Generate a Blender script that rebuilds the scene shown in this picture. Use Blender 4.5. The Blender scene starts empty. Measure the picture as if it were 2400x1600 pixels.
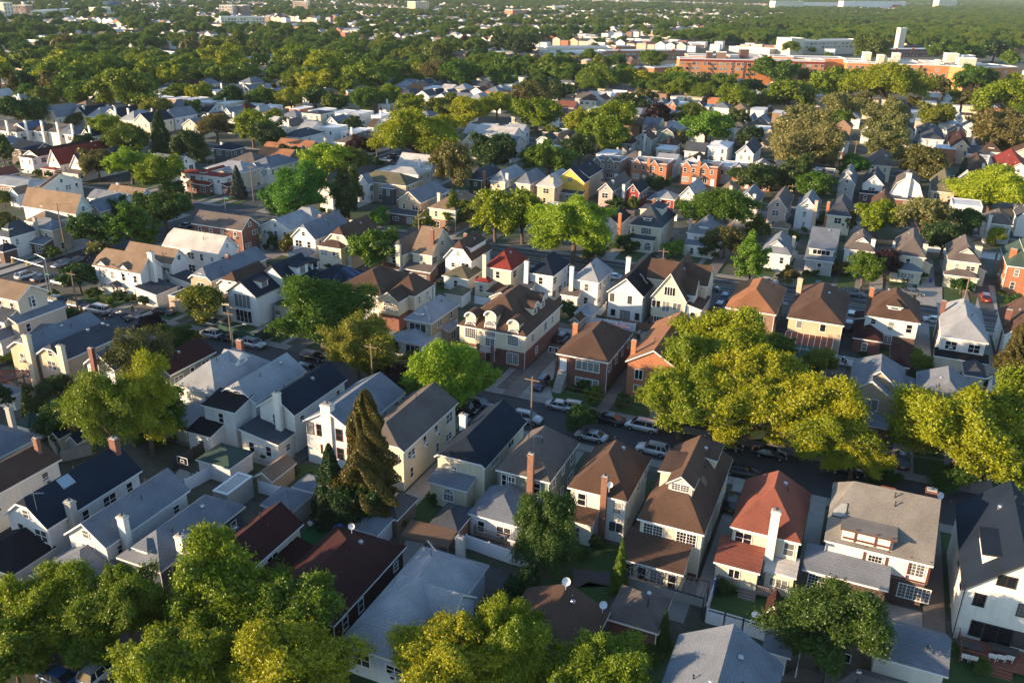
import bpy, bmesh, math, random
import numpy as np
from mathutils import Matrix, Vector
sc = bpy.context.scene
R = math.radians
# ---------------------------------------------------------------- camera
FPX, PITCH, ROLL, YAW, CAMH = 2001.8, R(22.7135), R(1.108), R(22.885), 60.0
_cp, _sp = math.cos(PITCH), math.sin(PITCH)
_f = Vector((0, _cp, -_sp)); _r = Vector((1, 0, 0)); _u = Vector((0, _sp, _cp))
_r2 = _r*math.cos(ROLL) + _u*math.sin(ROLL); _u2 = _u*math.cos(ROLL) - _r*math.sin(ROLL)
_rot = Matrix.Rotation(YAW, 3, 'Z')
CF, CR, CU = _rot @ _f, _rot @ _r2, _rot @ _u2
cd = bpy.data.cameras.new('camera'); cam = bpy.data.objects.new('camera', cd)
sc.collection.objects.link(cam)
cd.sensor_fit = 'HORIZONTAL'; cd.sensor_width = 36.0; cd.lens = FPX/2400*36
cd.clip_start = 1.0; cd.clip_end = 30000
m3 = Matrix((CR, CU, -CF)).transposed()
cam.matrix_world = Matrix.Translation((0, 0, CAMH)) @ m3.to_4x4()
sc.camera = cam
# ---------------------------------------------------------------- light
SUN_EL, SUN_AZ = R(12.0), R(53.0)      # azimuth measured from -Y towards -X
sdir = Vector((-math.sin(SUN_AZ)*math.cos(SUN_EL), -math.cos(SUN_AZ)*math.cos(SUN_EL), math.sin(SUN_EL)))
ld = bpy.data.lights.new('sun', 'SUN'); ld.energy = 5.0; ld.angle = R(0.6); ld.color = (1.0, 0.73, 0.46)
lo = bpy.data.objects.new('sun', ld); sc.collection.objects.link(lo)
lo.location = (-50, -50, 120); lo.rotation_euler = sdir.to_track_quat('Z', 'Y').to_euler()
W = bpy.data.worlds.new('World'); sc.world = W; W.use_nodes = True
nt = W.node_tree; bg = nt.nodes['Background']
sky = nt.nodes.new('ShaderNodeTexSky'); sky.sky_type = 'NISHITA'; sky.sun_disc = False
sky.sun_elevation = SUN_EL; sky.sun_rotation = math.atan2(sdir.x, sdir.y)
sky.altitude = 50; sky.air_density = 1.0; sky.dust_density = .3; sky.ozone_density = 2.0
nt.links.new(sky.outputs[0], bg.inputs[0]); bg.inputs[1].default_value = 0.15
sc.view_settings.view_transform = 'Standard'; sc.view_settings.look = 'None'
sc.view_settings.exposure = 1.25; sc.view_settings.gamma = 1.0
sc.render.engine = 'CYCLES'
sc.cycles.max_bounces = 5; sc.cycles.diffuse_bounces = 2; sc.cycles.glossy_bounces = 2
sc.cycles.transmission_bounces = 3; sc.cycles.transparent_max_bounces = 8; sc.cycles.volume_bounces = 0
sc.cycles.use_denoising = True
# ---------------------------------------------------------------- pixel -> world
TY = {'a': 300, 'b': 600, 'c': 900, 'd': 1200}
def P(t, p):
    if t is None: return p
    if t[0] == 'e': return (int(t[1])*400 + p[0]/5.88, 80 + p[1]/5.88)
    if t[0] == 'f': return (int(t[1])*800 + p[0]/2.94, p[1]/2.94)
    return (int(t[1])*600 + p[0]/3.92, TY[t[0]] + p[1]/3.92)
def at(t, p, z=0.0):
    x, y = P(t, p)
    d = CF*FPX + CR*(x-1200) - CU*(y-800)
    k = (z-CAMH)/d.z
    return Vector((d.x*k, d.y*k, z))
def ppm(v):                     # picture pixels per metre at a point
    return FPX/max(1.0, (Vector(v)-Vector((0, 0, CAMH))).dot(CF))
# ---------------------------------------------------------------- materials
MAT = {}
def nodes(name):
    m = bpy.data.materials.new(name); m.use_nodes = True
    n = m.node_tree; b = n.nodes['Principled BSDF']
    return m, n, b
def N(n, t, **kw):
    x = n.nodes.new(t)
    for k, v in kw.items():
        if k.startswith('i_'):
            x.inputs[int(k[2:])].default_value = v
        else: setattr(x, k, v)
    return x
def mixmul(n, colsock, facsock, lo_, hi_):
    mr = N(n, 'ShaderNodeMapRange'); mr.inputs[3].default_value = lo_; mr.inputs[4].default_value = hi_
    n.links.new(facsock, mr.inputs[0])
    vm = N(n, 'ShaderNodeVectorMath', operation='SCALE')
    n.links.new(colsock, vm.inputs[0]); n.links.new(mr.outputs[0], vm.inputs['Scale'])
    return vm.outputs[0]
def base(n, col):
    c = N(n, 'ShaderNodeRGB'); c.outputs[0].default_value = (*col, 1); return c.outputs[0]
def coord(n): return N(n, 'ShaderNodeTexCoord').outputs['Object']
def roofmat(key, col, speck=.42):
    m, n, b = nodes('roof_'+key); co = coord(n); c = base(n, col)
    n1 = N(n, 'ShaderNodeTexNoise'); n1.inputs['Scale'].default_value = .35; n1.inputs['Detail'].default_value = 6
    n2 = N(n, 'ShaderNodeTexNoise'); n2.inputs['Scale'].default_value = 7; n2.inputs['Detail'].default_value = 3
    mp = N(n, 'ShaderNodeMapping'); mp.inputs['Scale'].default_value = (1, 1, 2.2); n.links.new(co, mp.inputs[0])
    wv = N(n, 'ShaderNodeTexWave', wave_type='BANDS', bands_direction='Z'); wv.inputs['Scale'].default_value = 1.9
    wv.inputs['Distortion'].default_value = .6; wv.inputs['Detail Scale'].default_value = 3
    for q in (n1, n2): n.links.new(co, q.inputs['Vector'])
    n.links.new(co, wv.inputs['Vector'])
    c = mixmul(n, c, n1.outputs['Fac'], .5, 1.5)
    c = mixmul(n, c, n2.outputs['Fac'], 1-speck, 1+speck)
    c = mixmul(n, c, wv.outputs['Fac'], .94, 1.05)
    n.links.new(c, b.inputs['Base Color']); b.inputs['Roughness'].default_value = .9; b.inputs['Specular IOR Level'].default_value = .15
    bp = N(n, 'ShaderNodeBump'); bp.inputs['Strength'].default_value = .35; bp.inputs['Distance'].default_value = .02
    n.links.new(n2.outputs['Fac'], bp.inputs['Height']); n.links.new(bp.outputs[0], b.inputs['Normal'])
    MAT[key] = m
def wallmat(key, col, style='stucco', col2=None):
    m, n, b = nodes('wall_'+key); co = coord(n); c = base(n, col)
    n1 = N(n, 'ShaderNodeTexNoise'); n1.inputs['Scale'].default_value = .5; n1.inputs['Detail'].default_value = 5
    n.links.new(co, n1.inputs['Vector'])
    b.inputs['Roughness'].default_value = .75
    if style == 'siding':
        wv = N(n, 'ShaderNodeTexWave', wave_type='BANDS', bands_direction='Z', wave_profile='SAW'); wv.inputs['Scale'].default_value = 1.6
        n.links.new(co, wv.inputs['Vector']); c = mixmul(n, c, wv.outputs['Fac'], .86, 1.02)
        b.inputs['Roughness'].default_value = .5
    if style == 'brick':
        sp = N(n, 'ShaderNodeSeparateXYZ'); n.links.new(co, sp.inputs[0])
        ad = N(n, 'ShaderNodeMath', operation='ADD'); n.links.new(sp.outputs[0], ad.inputs[0]); n.links.new(sp.outputs[1], ad.inputs[1])
        cb = N(n, 'ShaderNodeCombineXYZ'); n.links.new(ad.outputs[0], cb.inputs[0]); n.links.new(sp.outputs[2], cb.inputs[1])
        bt = N(n, 'ShaderNodeTexBrick'); bt.inputs['Scale'].default_value = 2.6
        bt.inputs['Color1'].default_value = (*col, 1); bt.inputs['Color2'].default_value = (*(col2 or [v*.65 for v in col]), 1)
        bt.inputs['Mortar'].default_value = (.22, .17, .14, 1); bt.inputs['Mortar Size'].default_value = .018
        n.links.new(cb.outputs[0], bt.inputs['Vector']); c = bt.outputs['Color']
    c = mixmul(n, c, n1.outputs['Fac'], .8, 1.16)
    mp = N(n, 'ShaderNodeMapping'); mp.inputs['Scale'].default_value = (2.2, 2.2, .22); n.links.new(co, mp.inputs[0])
    n3 = N(n, 'ShaderNodeTexNoise'); n3.inputs['Scale'].default_value = 1.6; n3.inputs['Detail'].default_value = 5; n.links.new(mp.outputs[0], n3.inputs['Vector']); c = mixmul(n, c, n3.outputs['Fac'], .84, 1.12)
    n.links.new(c, b.inputs['Base Color']); MAT[key] = m
def plain(key, col, rough=.6, metal=0, noise=0, scale=2.0, emit=0):
    m, n, b = nodes(key); b.inputs['Roughness'].default_value = rough; b.inputs['Metallic'].default_value = metal
    if noise:
        co = coord(n); c = base(n, col)
        n1 = N(n, 'ShaderNodeTexNoise'); n1.inputs['Scale'].default_value = scale; n1.inputs['Detail'].default_value = 6
        n.links.new(co, n1.inputs['Vector']); c = mixmul(n, c, n1.outputs['Fac'], 1-noise, 1+noise)
        n.links.new(c, b.inputs['Base Color'])
    else: b.inputs['Base Color'].default_value = (*col, 1)
    MAT[key] = m; return m
for k, c in dict(navy=(.012, .02, .034), blue=(.05, .085, .14), gray=(.15, .165, .19), lgray=(.27, .28, .29), dgray=(.055, .062, .075), taupe=(.115, .095, .085),
                 brown=(.085, .05, .035), tan=(.20, .14, .095), red=(.2, .035, .025), redbrown=(.19, .065, .045), maroon=(.045, .016, .014), rgreen=(.045, .075, .06),
                 black=(.012, .012, .015), orange=(.27, .12, .06), pale=(.42, .4, .37), wroof=(.62, .62, .62), moss=(.18, .165, .145), rustr=(.21, .105, .06), olive=(.12, .11, .07), tile=(.42, .13, .06)).items(): roofmat(k, c)
for k, c, s in [('white', (.72, .71, .68), 'siding'), ('wstucco', (.72, .69, .62), 'stucco'), ('cream', (.66, .58, .42), 'stucco'), ('beige', (.52, .44, .34), 'stucco'),
                ('peach', (.62, .43, .28), 'stucco'), ('tanw', (.45, .35, .24), 'siding'), ('grayw', (.42, .42, .41), 'siding'), ('slate', (.07, .085, .1), 'siding'),
                ('dgreen', (.03, .045, .035), 'siding'), ('sage', (.2, .24, .2), 'siding'), ('redw', (.3, .035, .03), 'siding'), ('yellow', (.8, .48, .07), 'stucco'), ('maroonw', (.05, .018, .016), 'siding'),
                ('pink', (.52, .38, .33), 'stucco'), ('lblue', (.5, .58, .66), 'siding'), ('conc', (.36, .34, .31), 'stucco'), ('apt', (.6, .235, .085), 'stucco')]: wallmat(k, c, s)
for k, c in [('brick', (.22, .065, .04)), ('obrick', (.5, .17, .06)), ('chbrick', (.27, .11, .065)), ('tbrick', (.34, .2, .12)), ('dbrick', (.1, .045, .035)), ('gbrick', (.19, .16, .15))]: wallmat(k, c, 'brick')
plain('trim', (.78, .77, .74), .5); plain('dtrim', (.03, .025, .025), .5); plain('btrim', (.12, .04, .025), .6)
plain('conc_drive', (.3, .28, .25), .9, noise=.25, scale=.8); plain('metal', (.45, .46, .48), .35, .8); plain('dmetal', (.05, .05, .055), .5, .4)
plain('wood', (.16, .1, .065), .85, noise=.3, scale=3); plain('pole_wood', (.2, .135, .085), .9, noise=.3, scale=2); plain('vinyl', (.75, .76, .78), .4)
plain('solar', (.01, .025, .08), .15); plain('deck', (.2, .17, .15), .85, noise=.25); plain('rubber', (.015, .015, .016), .8)
plain('skylight', (.25, .32, .38), .12); plain('blue_plastic', (.02, .08, .35), .5); plain('cloth_cream', (.6, .5, .25), .9); plain('cloth_red', (.5, .03, .03), .9)
plain('copper', (.1, .22, .2), .7); plain('skin', (.5, .3, .2), .6); plain('cloth_dark', (.02, .02, .025), .9); plain('cloth_white', (.7, .7, .7), .9)
plain('signgreen', (.02, .25, .12), .5); plain('signal', (.45, .3, .03), .5); plain('greenfence', (.012, .05, .03), .9, noise=.3, scale=1)
plain('steel_red', (.15, .03, .025), .6)
m, n, b = nodes('glass_pane'); b.inputs['Roughness'].default_value = .08; b.inputs['IOR'].default_value = 1.5
oi = N(n, 'ShaderNodeObjectInfo'); rr = N(n, 'ShaderNodeValToRGB')
rr.color_ramp.elements[0].color = (.012, .014, .018, 1); rr.color_ramp.elements[1].color = (.3, .3, .28, 1)
rr.color_ramp.elements[0].position = .45; rr.color_ramp.elements[1].position = .98
n.links.new(oi.outputs['Random'], rr.inputs[0]); n.links.new(rr.outputs[0], b.inputs['Base Color']); MAT['glass'] = m
# ---------------------------------------------------------------- mesh helpers
class MB:
    def __init__(s): s.v = []; s.f = []; s.m = []
    def add(s, vs, fs, mi=0):
        o = len(s.v); s.v += [tuple(v) for v in vs]; s.f += [tuple(i+o for i in f) for f in fs]; s.m += [mi]*len(fs)
    def box(s, x0, x1, y0, y1, z0, z1, mi=0):
        s.add([(x0, y0, z0), (x1, y0, z0), (x1, y1, z0), (x0, y1, z0), (x0, y0, z1), (x1, y0, z1), (x1, y1, z1), (x0, y1, z1)],
              [(0, 3, 2, 1), (4, 5, 6, 7), (0, 1, 5, 4), (1, 2, 6, 5), (2, 3, 7, 6), (3, 0, 4, 7)], mi)
    def tube(s, p0, p1, r0, r1=None, n=6, mi=0, cap=True):
        r1 = r0 if r1 is None else r1
        p0, p1 = Vector(p0), Vector(p1); d = (p1-p0)
        if d.length < 1e-6: return
        q = d.to_track_quat('Z', 'Y'); vs = []
        for p, r in ((p0, r0), (p1, r1)):
            for i in range(n):
                a = 2*math.pi*i/n; vs.append(p + q @ Vector((r*math.cos(a), r*math.sin(a), 0)))
        fs = [(i, (i+1) % n, n+(i+1) % n, n+i) for i in range(n)]
        if cap: fs += [tuple(range(n-1, -1, -1)), tuple(range(n, 2*n))]
        s.add(vs, fs, mi)
    def prism(s, pts, z0, z1, mi=0):
        n = len(pts); vs = [(x, y, z0) for x, y in pts] + [(x, y, z1) for x, y in pts]
        s.add(vs, [tuple(range(n-1, -1, -1)), tuple(range(n, 2*n))] + [(i, (i+1) % n, n+(i+1) % n, n+i) for i in range(n)], mi)
    def bar(s, p0, p1, w, h, mi=0):      # box along a segment, upright section w x h
        p0, p1 = Vector(p0), Vector(p1); d = (p1-p0).normalized()
        sd = d.cross(Vector((0, 0, 1)))
        if sd.length < 1e-4: sd = Vector((1, 0, 0))
        sd = sd.normalized()*w/2; up = sd.cross(d).normalized()*h/2
        vs = [p+a*sd+b*up for p in (p0, p1) for a, b in ((-1, -1), (1, -1), (1, 1), (-1, 1))]
        s.add(vs, [(0, 3, 2, 1), (4, 5, 6, 7), (0, 1, 5, 4), (1, 2, 6, 5), (2, 3, 7, 6), (3, 0, 4, 7)], mi)
    def mesh(s, name, mats, smooth=False, fix=True):
        me = bpy.data.meshes.new(name); me.from_pydata(s.v, [], s.f)
        for k in mats: me.materials.append(MAT[k])
        if len(mats) > 1: me.polygons.foreach_set('material_index', s.m)
        if fix:
            bm = bmesh.new(); bm.from_mesh(me); bmesh.ops.recalc_face_normals(bm, faces=bm.faces); bm.to_mesh(me); bm.free()
        if smooth: me.polygons.foreach_set('use_smooth', [True]*len(me.polygons))
        me.update(); return me
    def build(s, name, mats, parent=None, loc=(0, 0, 0), rz=0, **kw):
        return link(name, s.mesh(name, mats, **kw), parent, loc, rz)
def link(name, me, parent=None, loc=(0, 0, 0), rz=0):
    o = bpy.data.objects.new(name, me); sc.collection.objects.link(o)
    o.location = loc; o.rotation_euler = (0, 0, rz)
    if parent is not None: o.parent = parent
    return o
def tag(o, label=None, cat=None, group=None, kind=None):
    if label: o['label'] = label
    if cat: o['category'] = cat
    if group: o['group'] = group
    if kind: o['kind'] = kind
    return o
def empty(name, loc, rz=0):
    return link(name, None, None, loc, rz)
# ---------------------------------------------------------------- convex roofs: minimum of planes z = a x + b y + c
def planes(kind, x0, x1, y0, y1, ze, rise, o=None):
    """kind: [B]g gable, h hip, hn/hf hip one end, j clipped gable both ends, jn near only, m gambrel, s/sl/sr/sb shed, p pyramid-ish"""
    o = o or {}
    sw = kind[0] == 'B'
    k = kind[1:] if sw else kind
    if sw: x0, x1, y0, y1 = y0, y1, x0, x1
    Wd = x1-x0; s = rise/(Wd/2); pl = []
    if k == 's': pl = [(0, rise/(y1-y0), ze-rise/(y1-y0)*y0)]
    elif k == 'sx': pl = [(rise/(x1-x0), 0, ze-rise/(x1-x0)*x0)]
    elif k == 'sX': pl = [(-rise/(x1-x0), 0, ze+rise/(x1-x0)*x1)]
    elif k == 'sh':
        a = rise/(y1-y0)*1.0; pl = [(0, a, ze-a*y0), (a*1.3, 0, ze-a*1.3*x0), (-a*1.3, 0, ze+a*1.3*x1)]
    elif k == 'f': pl = [(0, 0, ze)]
    elif k[0] == 'm':
        kx = Wd*.17; s1 = rise*.62/kx; s2 = rise*.38/(Wd/2-kx)
        pl = [(s1, 0, ze-s1*x0), (-s1, 0, ze+s1*x1), (s2, 0, ze+rise*.62-s2*(x0+kx)), (-s2, 0, ze+rise*.62+s2*(x1-kx))]
    else: pl = [(s, 0, ze-s*x0), (-s, 0, ze+s*x1)]
    hs = o.get('hs', 1.0)*s
    if k in ('h', 'hn'): pl.append((0, hs, ze-hs*y0))
    if k in ('h', 'hf'): pl.append((0, -hs, ze+hs*y1))
    if k[-1:] == 'j' or k == 'jn' or k == 'mj':
        jz = ze+rise*o.get('jc', .62); js = s*1.5 if k[0] != 'm' else rise*.3
        pl.append((0, js, jz-js*y0))
        if k != 'jn': pl.append((0, -js, jz+js*y1))
    if sw: pl = [(b, a, c) for a, b, c in pl]
    return pl
def zat(pl, x, y): return min(a*x+b*y+c for a, b, c in pl)
def clip(poly, a, b, c):        # keep a x + b y + c <= 0
    out = []
    for i in range(len(poly)):
        p, q = poly[i], poly[(i+1) % len(poly)]
        fp, fq = a*p[0]+b*p[1]+c, a*q[0]+b*q[1]+c
        if fp <= 1e-9: out.append(p)
        if (fp < -1e-9 and fq > 1e-9) or (fp > 1e-9 and fq < -1e-9):
            t = fp/(fp-fq); out.append((p[0]+(q[0]-p[0])*t, p[1]+(q[1]-p[1])*t))
    return out
def roof_mesh(pl, x0, x1, y0, y1, mats, t=.22, name='roof'):
    bm = bmesh.new()
    for i, p in enumerate(pl):
        poly = [(x0, y0), (x1, y0), (x1, y1), (x0, y1)]
        for j, q in enumerate(pl):
            if i != j and len(poly) >= 3: poly = clip(poly, p[0]-q[0], p[1]-q[1], p[2]-q[2])
        if len(poly) < 3: continue
        vs = [bm.verts.new((x, y, p[0]*x+p[1]*y+p[2])) for x, y in poly]
        try: bm.faces.new(vs)
        except ValueError: pass
    bmesh.ops.remove_doubles(bm, verts=bm.verts, dist=.005)
    # split T junctions are harmless: every face is planar
    top = list(bm.faces); off = Vector((0, 0, -t)); vm = {}
    for v in list(bm.verts): vm[v] = bm.verts.new(v.co+off)
    be = [e for e in bm.edges if len(e.link_faces) == 1]
    for f in top: f.material_index = 0
    for f in top:
        try: g = bm.faces.new([vm[v] for v in reversed(f.verts)]); g.material_index = 1
        except ValueError: pass
    for e in be:
        a, b2 = e.verts
        try: g = bm.faces.new([a, b2, vm[b2], vm[a]]); g.material_index = 1
        except ValueError: pass
    bmesh.ops.recalc_face_normals(bm, faces=bm.faces)
    me = bpy.data.meshes.new(name); bm.to_mesh(me); bm.free()
    for k in mats: me.materials.append(MAT[k])
    return me
def wall_mesh(pl, x0, x1, y0, y1, mat, z0=0, drop=.12, name='wall', zcap=None):
    """walls of a rectangular volume rising to the underside of the roof"""
    cuts = []
    for i in range(len(pl)):
        for j in range(i): cuts.append((pl[i][0]-pl[j][0], pl[i][1]-pl[j][1], pl[i][2]-pl[j][2]))
    def side(ax, ay, bx, by):
        ts = [0, 1]
        for a, b, c in cuts:
            f0, f1 = a*ax+b*ay+c, a*bx+b*by+c
            if f0*f1 < 0: ts.append(f0/(f0-f1))
        ts = sorted(ts); pts = [(ax+(bx-ax)*t, ay+(by-ay)*t) for t in ts]
        v = [(ax, ay, z0), (bx, by, z0)] + [(x, y, zat(pl, x, y)-drop) for x, y in reversed(pts)]
        if zcap: v = [(a, b, min(c, zcap)) for a, b, c in v]
        return v
    mb = MB()
    for q in ((x0, y0, x1, y0), (x1, y0, x1, y1), (x1, y1, x0, y1), (x0, y1, x0, y0)):
        v = side(*q); mb.add(v, [tuple(range(len(v)))])
    return mb.mesh(name, [mat], fix=False)
# ---------------------------------------------------------------- windows
WC = {}
def win_mesh(w, h, n, style, trim):
    k = (round(w, 1), round(h, 1), n, style, trim)
    if k in WC: return WC[k]
    w, h = k[0], k[1]
    f = MB(); t = .09
    f.box(-w/2-t, w/2+t, -.05, .0, h/2, h/2+t); f.box(-w/2-t-.03, w/2+t+.03, -.09, 0, -h/2-t, -h/2)
    f.box(-w/2-t, -w/2, -.05, 0, -h/2, h/2); f.box(w/2, w/2+t, -.05, 0, -h/2, h/2)
    for i in range(1, n): x = -w/2+w*i/n; f.box(x-.04, x+.04, -.045, -.012, -h/2, h/2)
    if style == 'd': f.box(-w/2, w/2, -.04, -.012, -.03, .03)
    if style == 'g':
        c = max(2, round(w/n/.32)); r = max(3, round(h/.4))
        for i in range(n):
            for j in range(1, c): x = -w/2+w*i/n+w/n*j/c; f.box(x-.015, x+.015, -.03, -.012, -h/2, h/2)
        for j in range(1, r): z = -h/2+h*j/r; f.box(-w/2, w/2, -.032, -.013, z-.015, z+.015)
    p = MB(); p.box(-w/2, w/2, -.012, 0, -h/2, h/2)
    WC[k] = (f.mesh('window', [trim]), p.mesh('pane', ['glass'])); return WC[k]
def arch_mesh(w, h, trim):
    k = ('arch', round(w, 1), round(h, 1), trim)
    if k in WC: return WC[k]
    w, h = k[1], k[2]; r = w/2; zc = h/2-r
    out = [(r*math.cos(a), zc+r*math.sin(a)) for a in [math.pi*i/12 for i in range(13)]]
    pts = [(-r, -h/2), (r, -h/2)]+out
    p = MB(); n_ = len(pts)
    p.add([(x, -.012, z) for x, z in pts], [tuple(range(n_))])
    f = MB()
    R2 = r+.14; oo = [(R2*math.cos(math.pi*i/12), zc+R2*math.sin(math.pi*i/12)) for i in range(13)]
    ring_i = [(r, -h/2)]+out+[(-r, -h/2)]; ring_o = [(R2, -h/2)]+oo+[(-R2, -h/2)]
    for i in range(len(ring_i)-1):
        a, b_, c, d = ring_i[i], ring_i[i+1], ring_o[i+1], ring_o[i]
        f.add([(a[0], -.07, a[1]), (b_[0], -.07, b_[1]), (c[0], -.07, c[1]), (d[0], -.07, d[1]), (a[0], 0, a[1]), (b_[0], 0, b_[1]), (c[0], 0, c[1]), (d[0], 0, d[1])],
              [(0, 1, 2, 3), (0, 4, 5, 1), (2, 6, 7, 3)])
    f.box(-r-.2, r+.2, -.1, 0, -h/2-.12, -h/2)
    nx = max(3, round(w/.38)); nz = max(3, round(h/.4))
    for i in range(1, nx):
        x = -r+w*i/nx; zt = zc+math.sqrt(max(0, r*r-x*x)); f.box(x-.02, x+.02, -.035, -.012, -h/2, zt)
    for j in range(1, nz):
        z = -h/2+h*j/nz; hw = r if z < zc else math.sqrt(max(0, r*r-(z-zc)**2)); f.box(-hw, hw, -.036, -.013, z-.02, z+.02)
    f.box(-r, r, -.05, -.012, zc-.05, zc+.05)
    WC[k] = (f.mesh('window', [trim]), p.mesh('pane', ['glass'])); return WC[k]
ROT = {'n': 0, 'r': math.pi/2, 'f': math.pi, 'l': -math.pi/2}
def side_pt(hs, side, u, v):
    """u along the side (left to right seen from outside), v inward from the wall line hs=(x0,x1,y0,y1)"""
    x0, x1, y0, y1 = hs
    if side == 'n': return ((x0+x1)/2+u, y0+v)
    if side == 'r': return (x1-v, (y0+y1)/2+u)
    if side == 'l': return (x0+v, (y0+y1)/2-u)
    return ((x0+x1)/2-u, y1-v)
def window(root, hs, side, u, z, w, h, n=1, style='d', trim='trim', near=True):
    x, y = side_pt(hs, side, u, -.014)
    fm, pm = arch_mesh(w, h, trim) if style == 'a' else win_mesh(w, h, n, style, trim)
    f = link('window', fm, root, (x, y, z), ROT[side])
    link('pane', pm, f)
    return f
def door(root, hs, side, u, w=1.0, h=2.1, mat='trim', z=.4):
    x, y = side_pt(hs, side, u, -.004)
    m_ = MB(); m_.box(-w/2, w/2, -.06, 0, z, z+h, 0); m_.box(-w/2-.1, -w/2, -.08, 0, z, z+h+.1, 1); m_.box(w/2, w/2+.1, -.08, 0, z, z+h+.1, 1); m_.box(-w/2, w/2, -.08, 0, z+h, z+h+.1, 1)
    m_.build('door', [mat, 'trim'], root, (x, y, 0), ROT[side])
# ---------------------------------------------------------------- houses
HOUSES = []
def volume(root, x0, x1, y0, y1, kind, ze, rise, roof, wall, ov=.35, trim='trim', z0=0, ro=None, ovn=None, lower=None, cut=None):
    """one roofed volume; x0..y1 are the EAVE lines, local to the house"""
    pl = planes(kind, x0, x1, y0, y1, ze, rise, ro)
    wx0, wx1, wy0, wy1 = x0+ov, x1-ov, y0+ov, y1-ov
    if kind == 'f':
        mb = MB(); mb.box(wx0, wx1, wy0, wy1, z0, ze+.25, 0); mb.build('wall', [wall], root)
        mb = MB(); mb.box(wx0+.2, wx1-.2, wy0+.2, wy1-.2, ze+.2, ze+.262, 0)
        mb.box(wx0-.04, wx1+.04, wy0-.04, wy0+.18, ze+.253, ze+.4, 1); mb.box(wx0-.04, wx1+.04, wy1-.18, wy1+.04, ze+.253, ze+.4, 1)
        mb.box(wx0-.04, wx0+.18, wy0+.18, wy1-.18, ze+.253, ze+.4, 1); mb.box(wx1-.18, wx1+.04, wy0+.18, wy1-.18, ze+.253, ze+.4, 1)
        mb.build('roof', [roof, trim], root)
    else:
        link('wall', wall_mesh(pl, wx0, wx1, wy0, wy1, wall, z0), root)
        link('roof', roof_mesh(pl, x0, x1, y0, y1, [roof, trim]), root)
    if lower:
        lm, lz = lower
        mb = MB(); mb.box(wx0-.01, wx1+.01, wy0-.01, wy1+.01, z0, lz); mb.build('lower_wall', [lm], root)
    return pl, (wx0, wx1, wy0, wy1)
def dormer(root, hs, pl, side, u, set_, w, hgt, kind, roof, wall, trim='trim', win=1, style='d'):
    """hs = eave rectangle. Front face of the dormer stands set_ metres inside the eave."""
    x, y = side_pt(hs, side, u, set_)
    z0 = zat(pl, x, y); zt = z0+hgt
    # depth until the roof rises to the dormer top
    dep = .5
    while dep < 9:
        xx, yy = side_pt(hs, side, u, set_+dep)
        if zat(pl, xx, yy) >= zt+.05: break
        dep += .25
    dep += .3
    rise = w*.38 if kind in ('g', 'h') else .35
    if kind in ('g', 'a'): dep2 = dep+rise/max(.2, hgt/dep)*.8
    else: dep2 = dep
    mb = MB(); mb.box(-w/2, w/2, 0, dep, -.5, hgt)
    if kind == 'g': mb.add([(-w/2, 0, hgt), (w/2, 0, hgt), (0, 0, hgt+rise*.95)], [(0, 1, 2)])
    d = mb.build('dormer', [wall], root, (x, y, z0), ROT[side], fix=False)
    o = .28
    if kind == 'g': pk = planes('g', -w/2-o, w/2+o, -o, dep2, hgt-rise*o/(w/2)*.8, rise*(1+o/(w/2)))
    elif kind == 'h': pk = planes('hn', -w/2-o, w/2+o, -o, dep2, hgt-.1, rise*1.1)
    elif kind == 's': pk = planes('s', -w/2-o, w/2+o, -o, dep+.8, hgt, .3)
    else: pk = planes('f', -w/2-o, w/2+o, -o, dep, hgt+.15, 0)
    ye = dep2 if kind in 'gh' else (dep+.8 if kind == 's' else dep)
    if kind == 'a':
        mb = MB(); r = w/2+.2; n_ = 10
        pr = [(r*math.cos(math.pi*i/n_), hgt+r*.9*math.sin(math.pi*i/n_)) for i in range(n_+1)]
        pi_ = [((r-.22)*math.cos(math.pi*i/n_), hgt+(r-.22)*.9*math.sin(math.pi*i/n_)) for i in range(n_+1)]
        for i in range(n_):
            a, b_, c, e = pr[i], pr[i+1], pi_[i+1], pi_[i]
            vs = [(a[0], -.35, a[1]), (b_[0], -.35, b_[1]), (c[0], -.35, c[1]), (e[0], -.35, e[1]), (a[0], dep2, a[1]), (b_[0], dep2, b_[1]), (c[0], dep2, c[1]), (e[0], dep2, e[1])]
            mb.add(vs, [(0, 1, 5, 4)], 0); mb.add(vs, [(0, 1, 2, 3), (3, 2, 6, 7)], 1)
        mb.add([(p[0], 0, p[1]) for p in pi_], [tuple(range(n_+1))], 2)
        mb.build('roof', [roof, trim, wall], d, smooth=False, fix=False)
    else:
        link('roof', roof_mesh(pk, -w/2-o, w/2+o, -o, ye, [roof, trim], t=.15), d)
    if win:
        wh = min(1.3, hgt*.75); ww = min(w*.72, .9*win+.3)
        if style == 'a':
            fm, pm = arch_mesh(ww, hgt+ww*.4, trim)
            link('window', fm, d, (0, -.01, hgt*.5+ww*.1)); link('pane', pm, d, (0, -.01, hgt*.5+ww*.1))
        else:
            fm, pm = win_mesh(ww, wh, win, style, trim)
            link('window', fm, d, (0, -.005, hgt*.52)); link('pane', pm, d, (0, -.005, hgt*.52))
    return d
def chimney(root, x, y, z0, z1, w, mat, d=None, pots=1):
    d = d or w*.7
    mb = MB(); s = w/2; q = d/2
    mb.box(-s, s, -q, q, z0, z1-.35, 0); mb.box(-s-.07, s+.07, -q-.07, q+.07, z1-.35, z1-.15, 0); mb.box(-s+.05, s-.05, -q+.05, q-.05, z1-.15, z1, 1)
    for i in range(pots):
        xx = (i-(pots-1)/2)*.4; mb.tube((xx, 0, z1-.05), (xx, 0, z1+.28), .13, .11, 8, 2)
    mb.build('chimney', [mat, 'conc', 'dmetal'], root, (x, y, 0))
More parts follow.
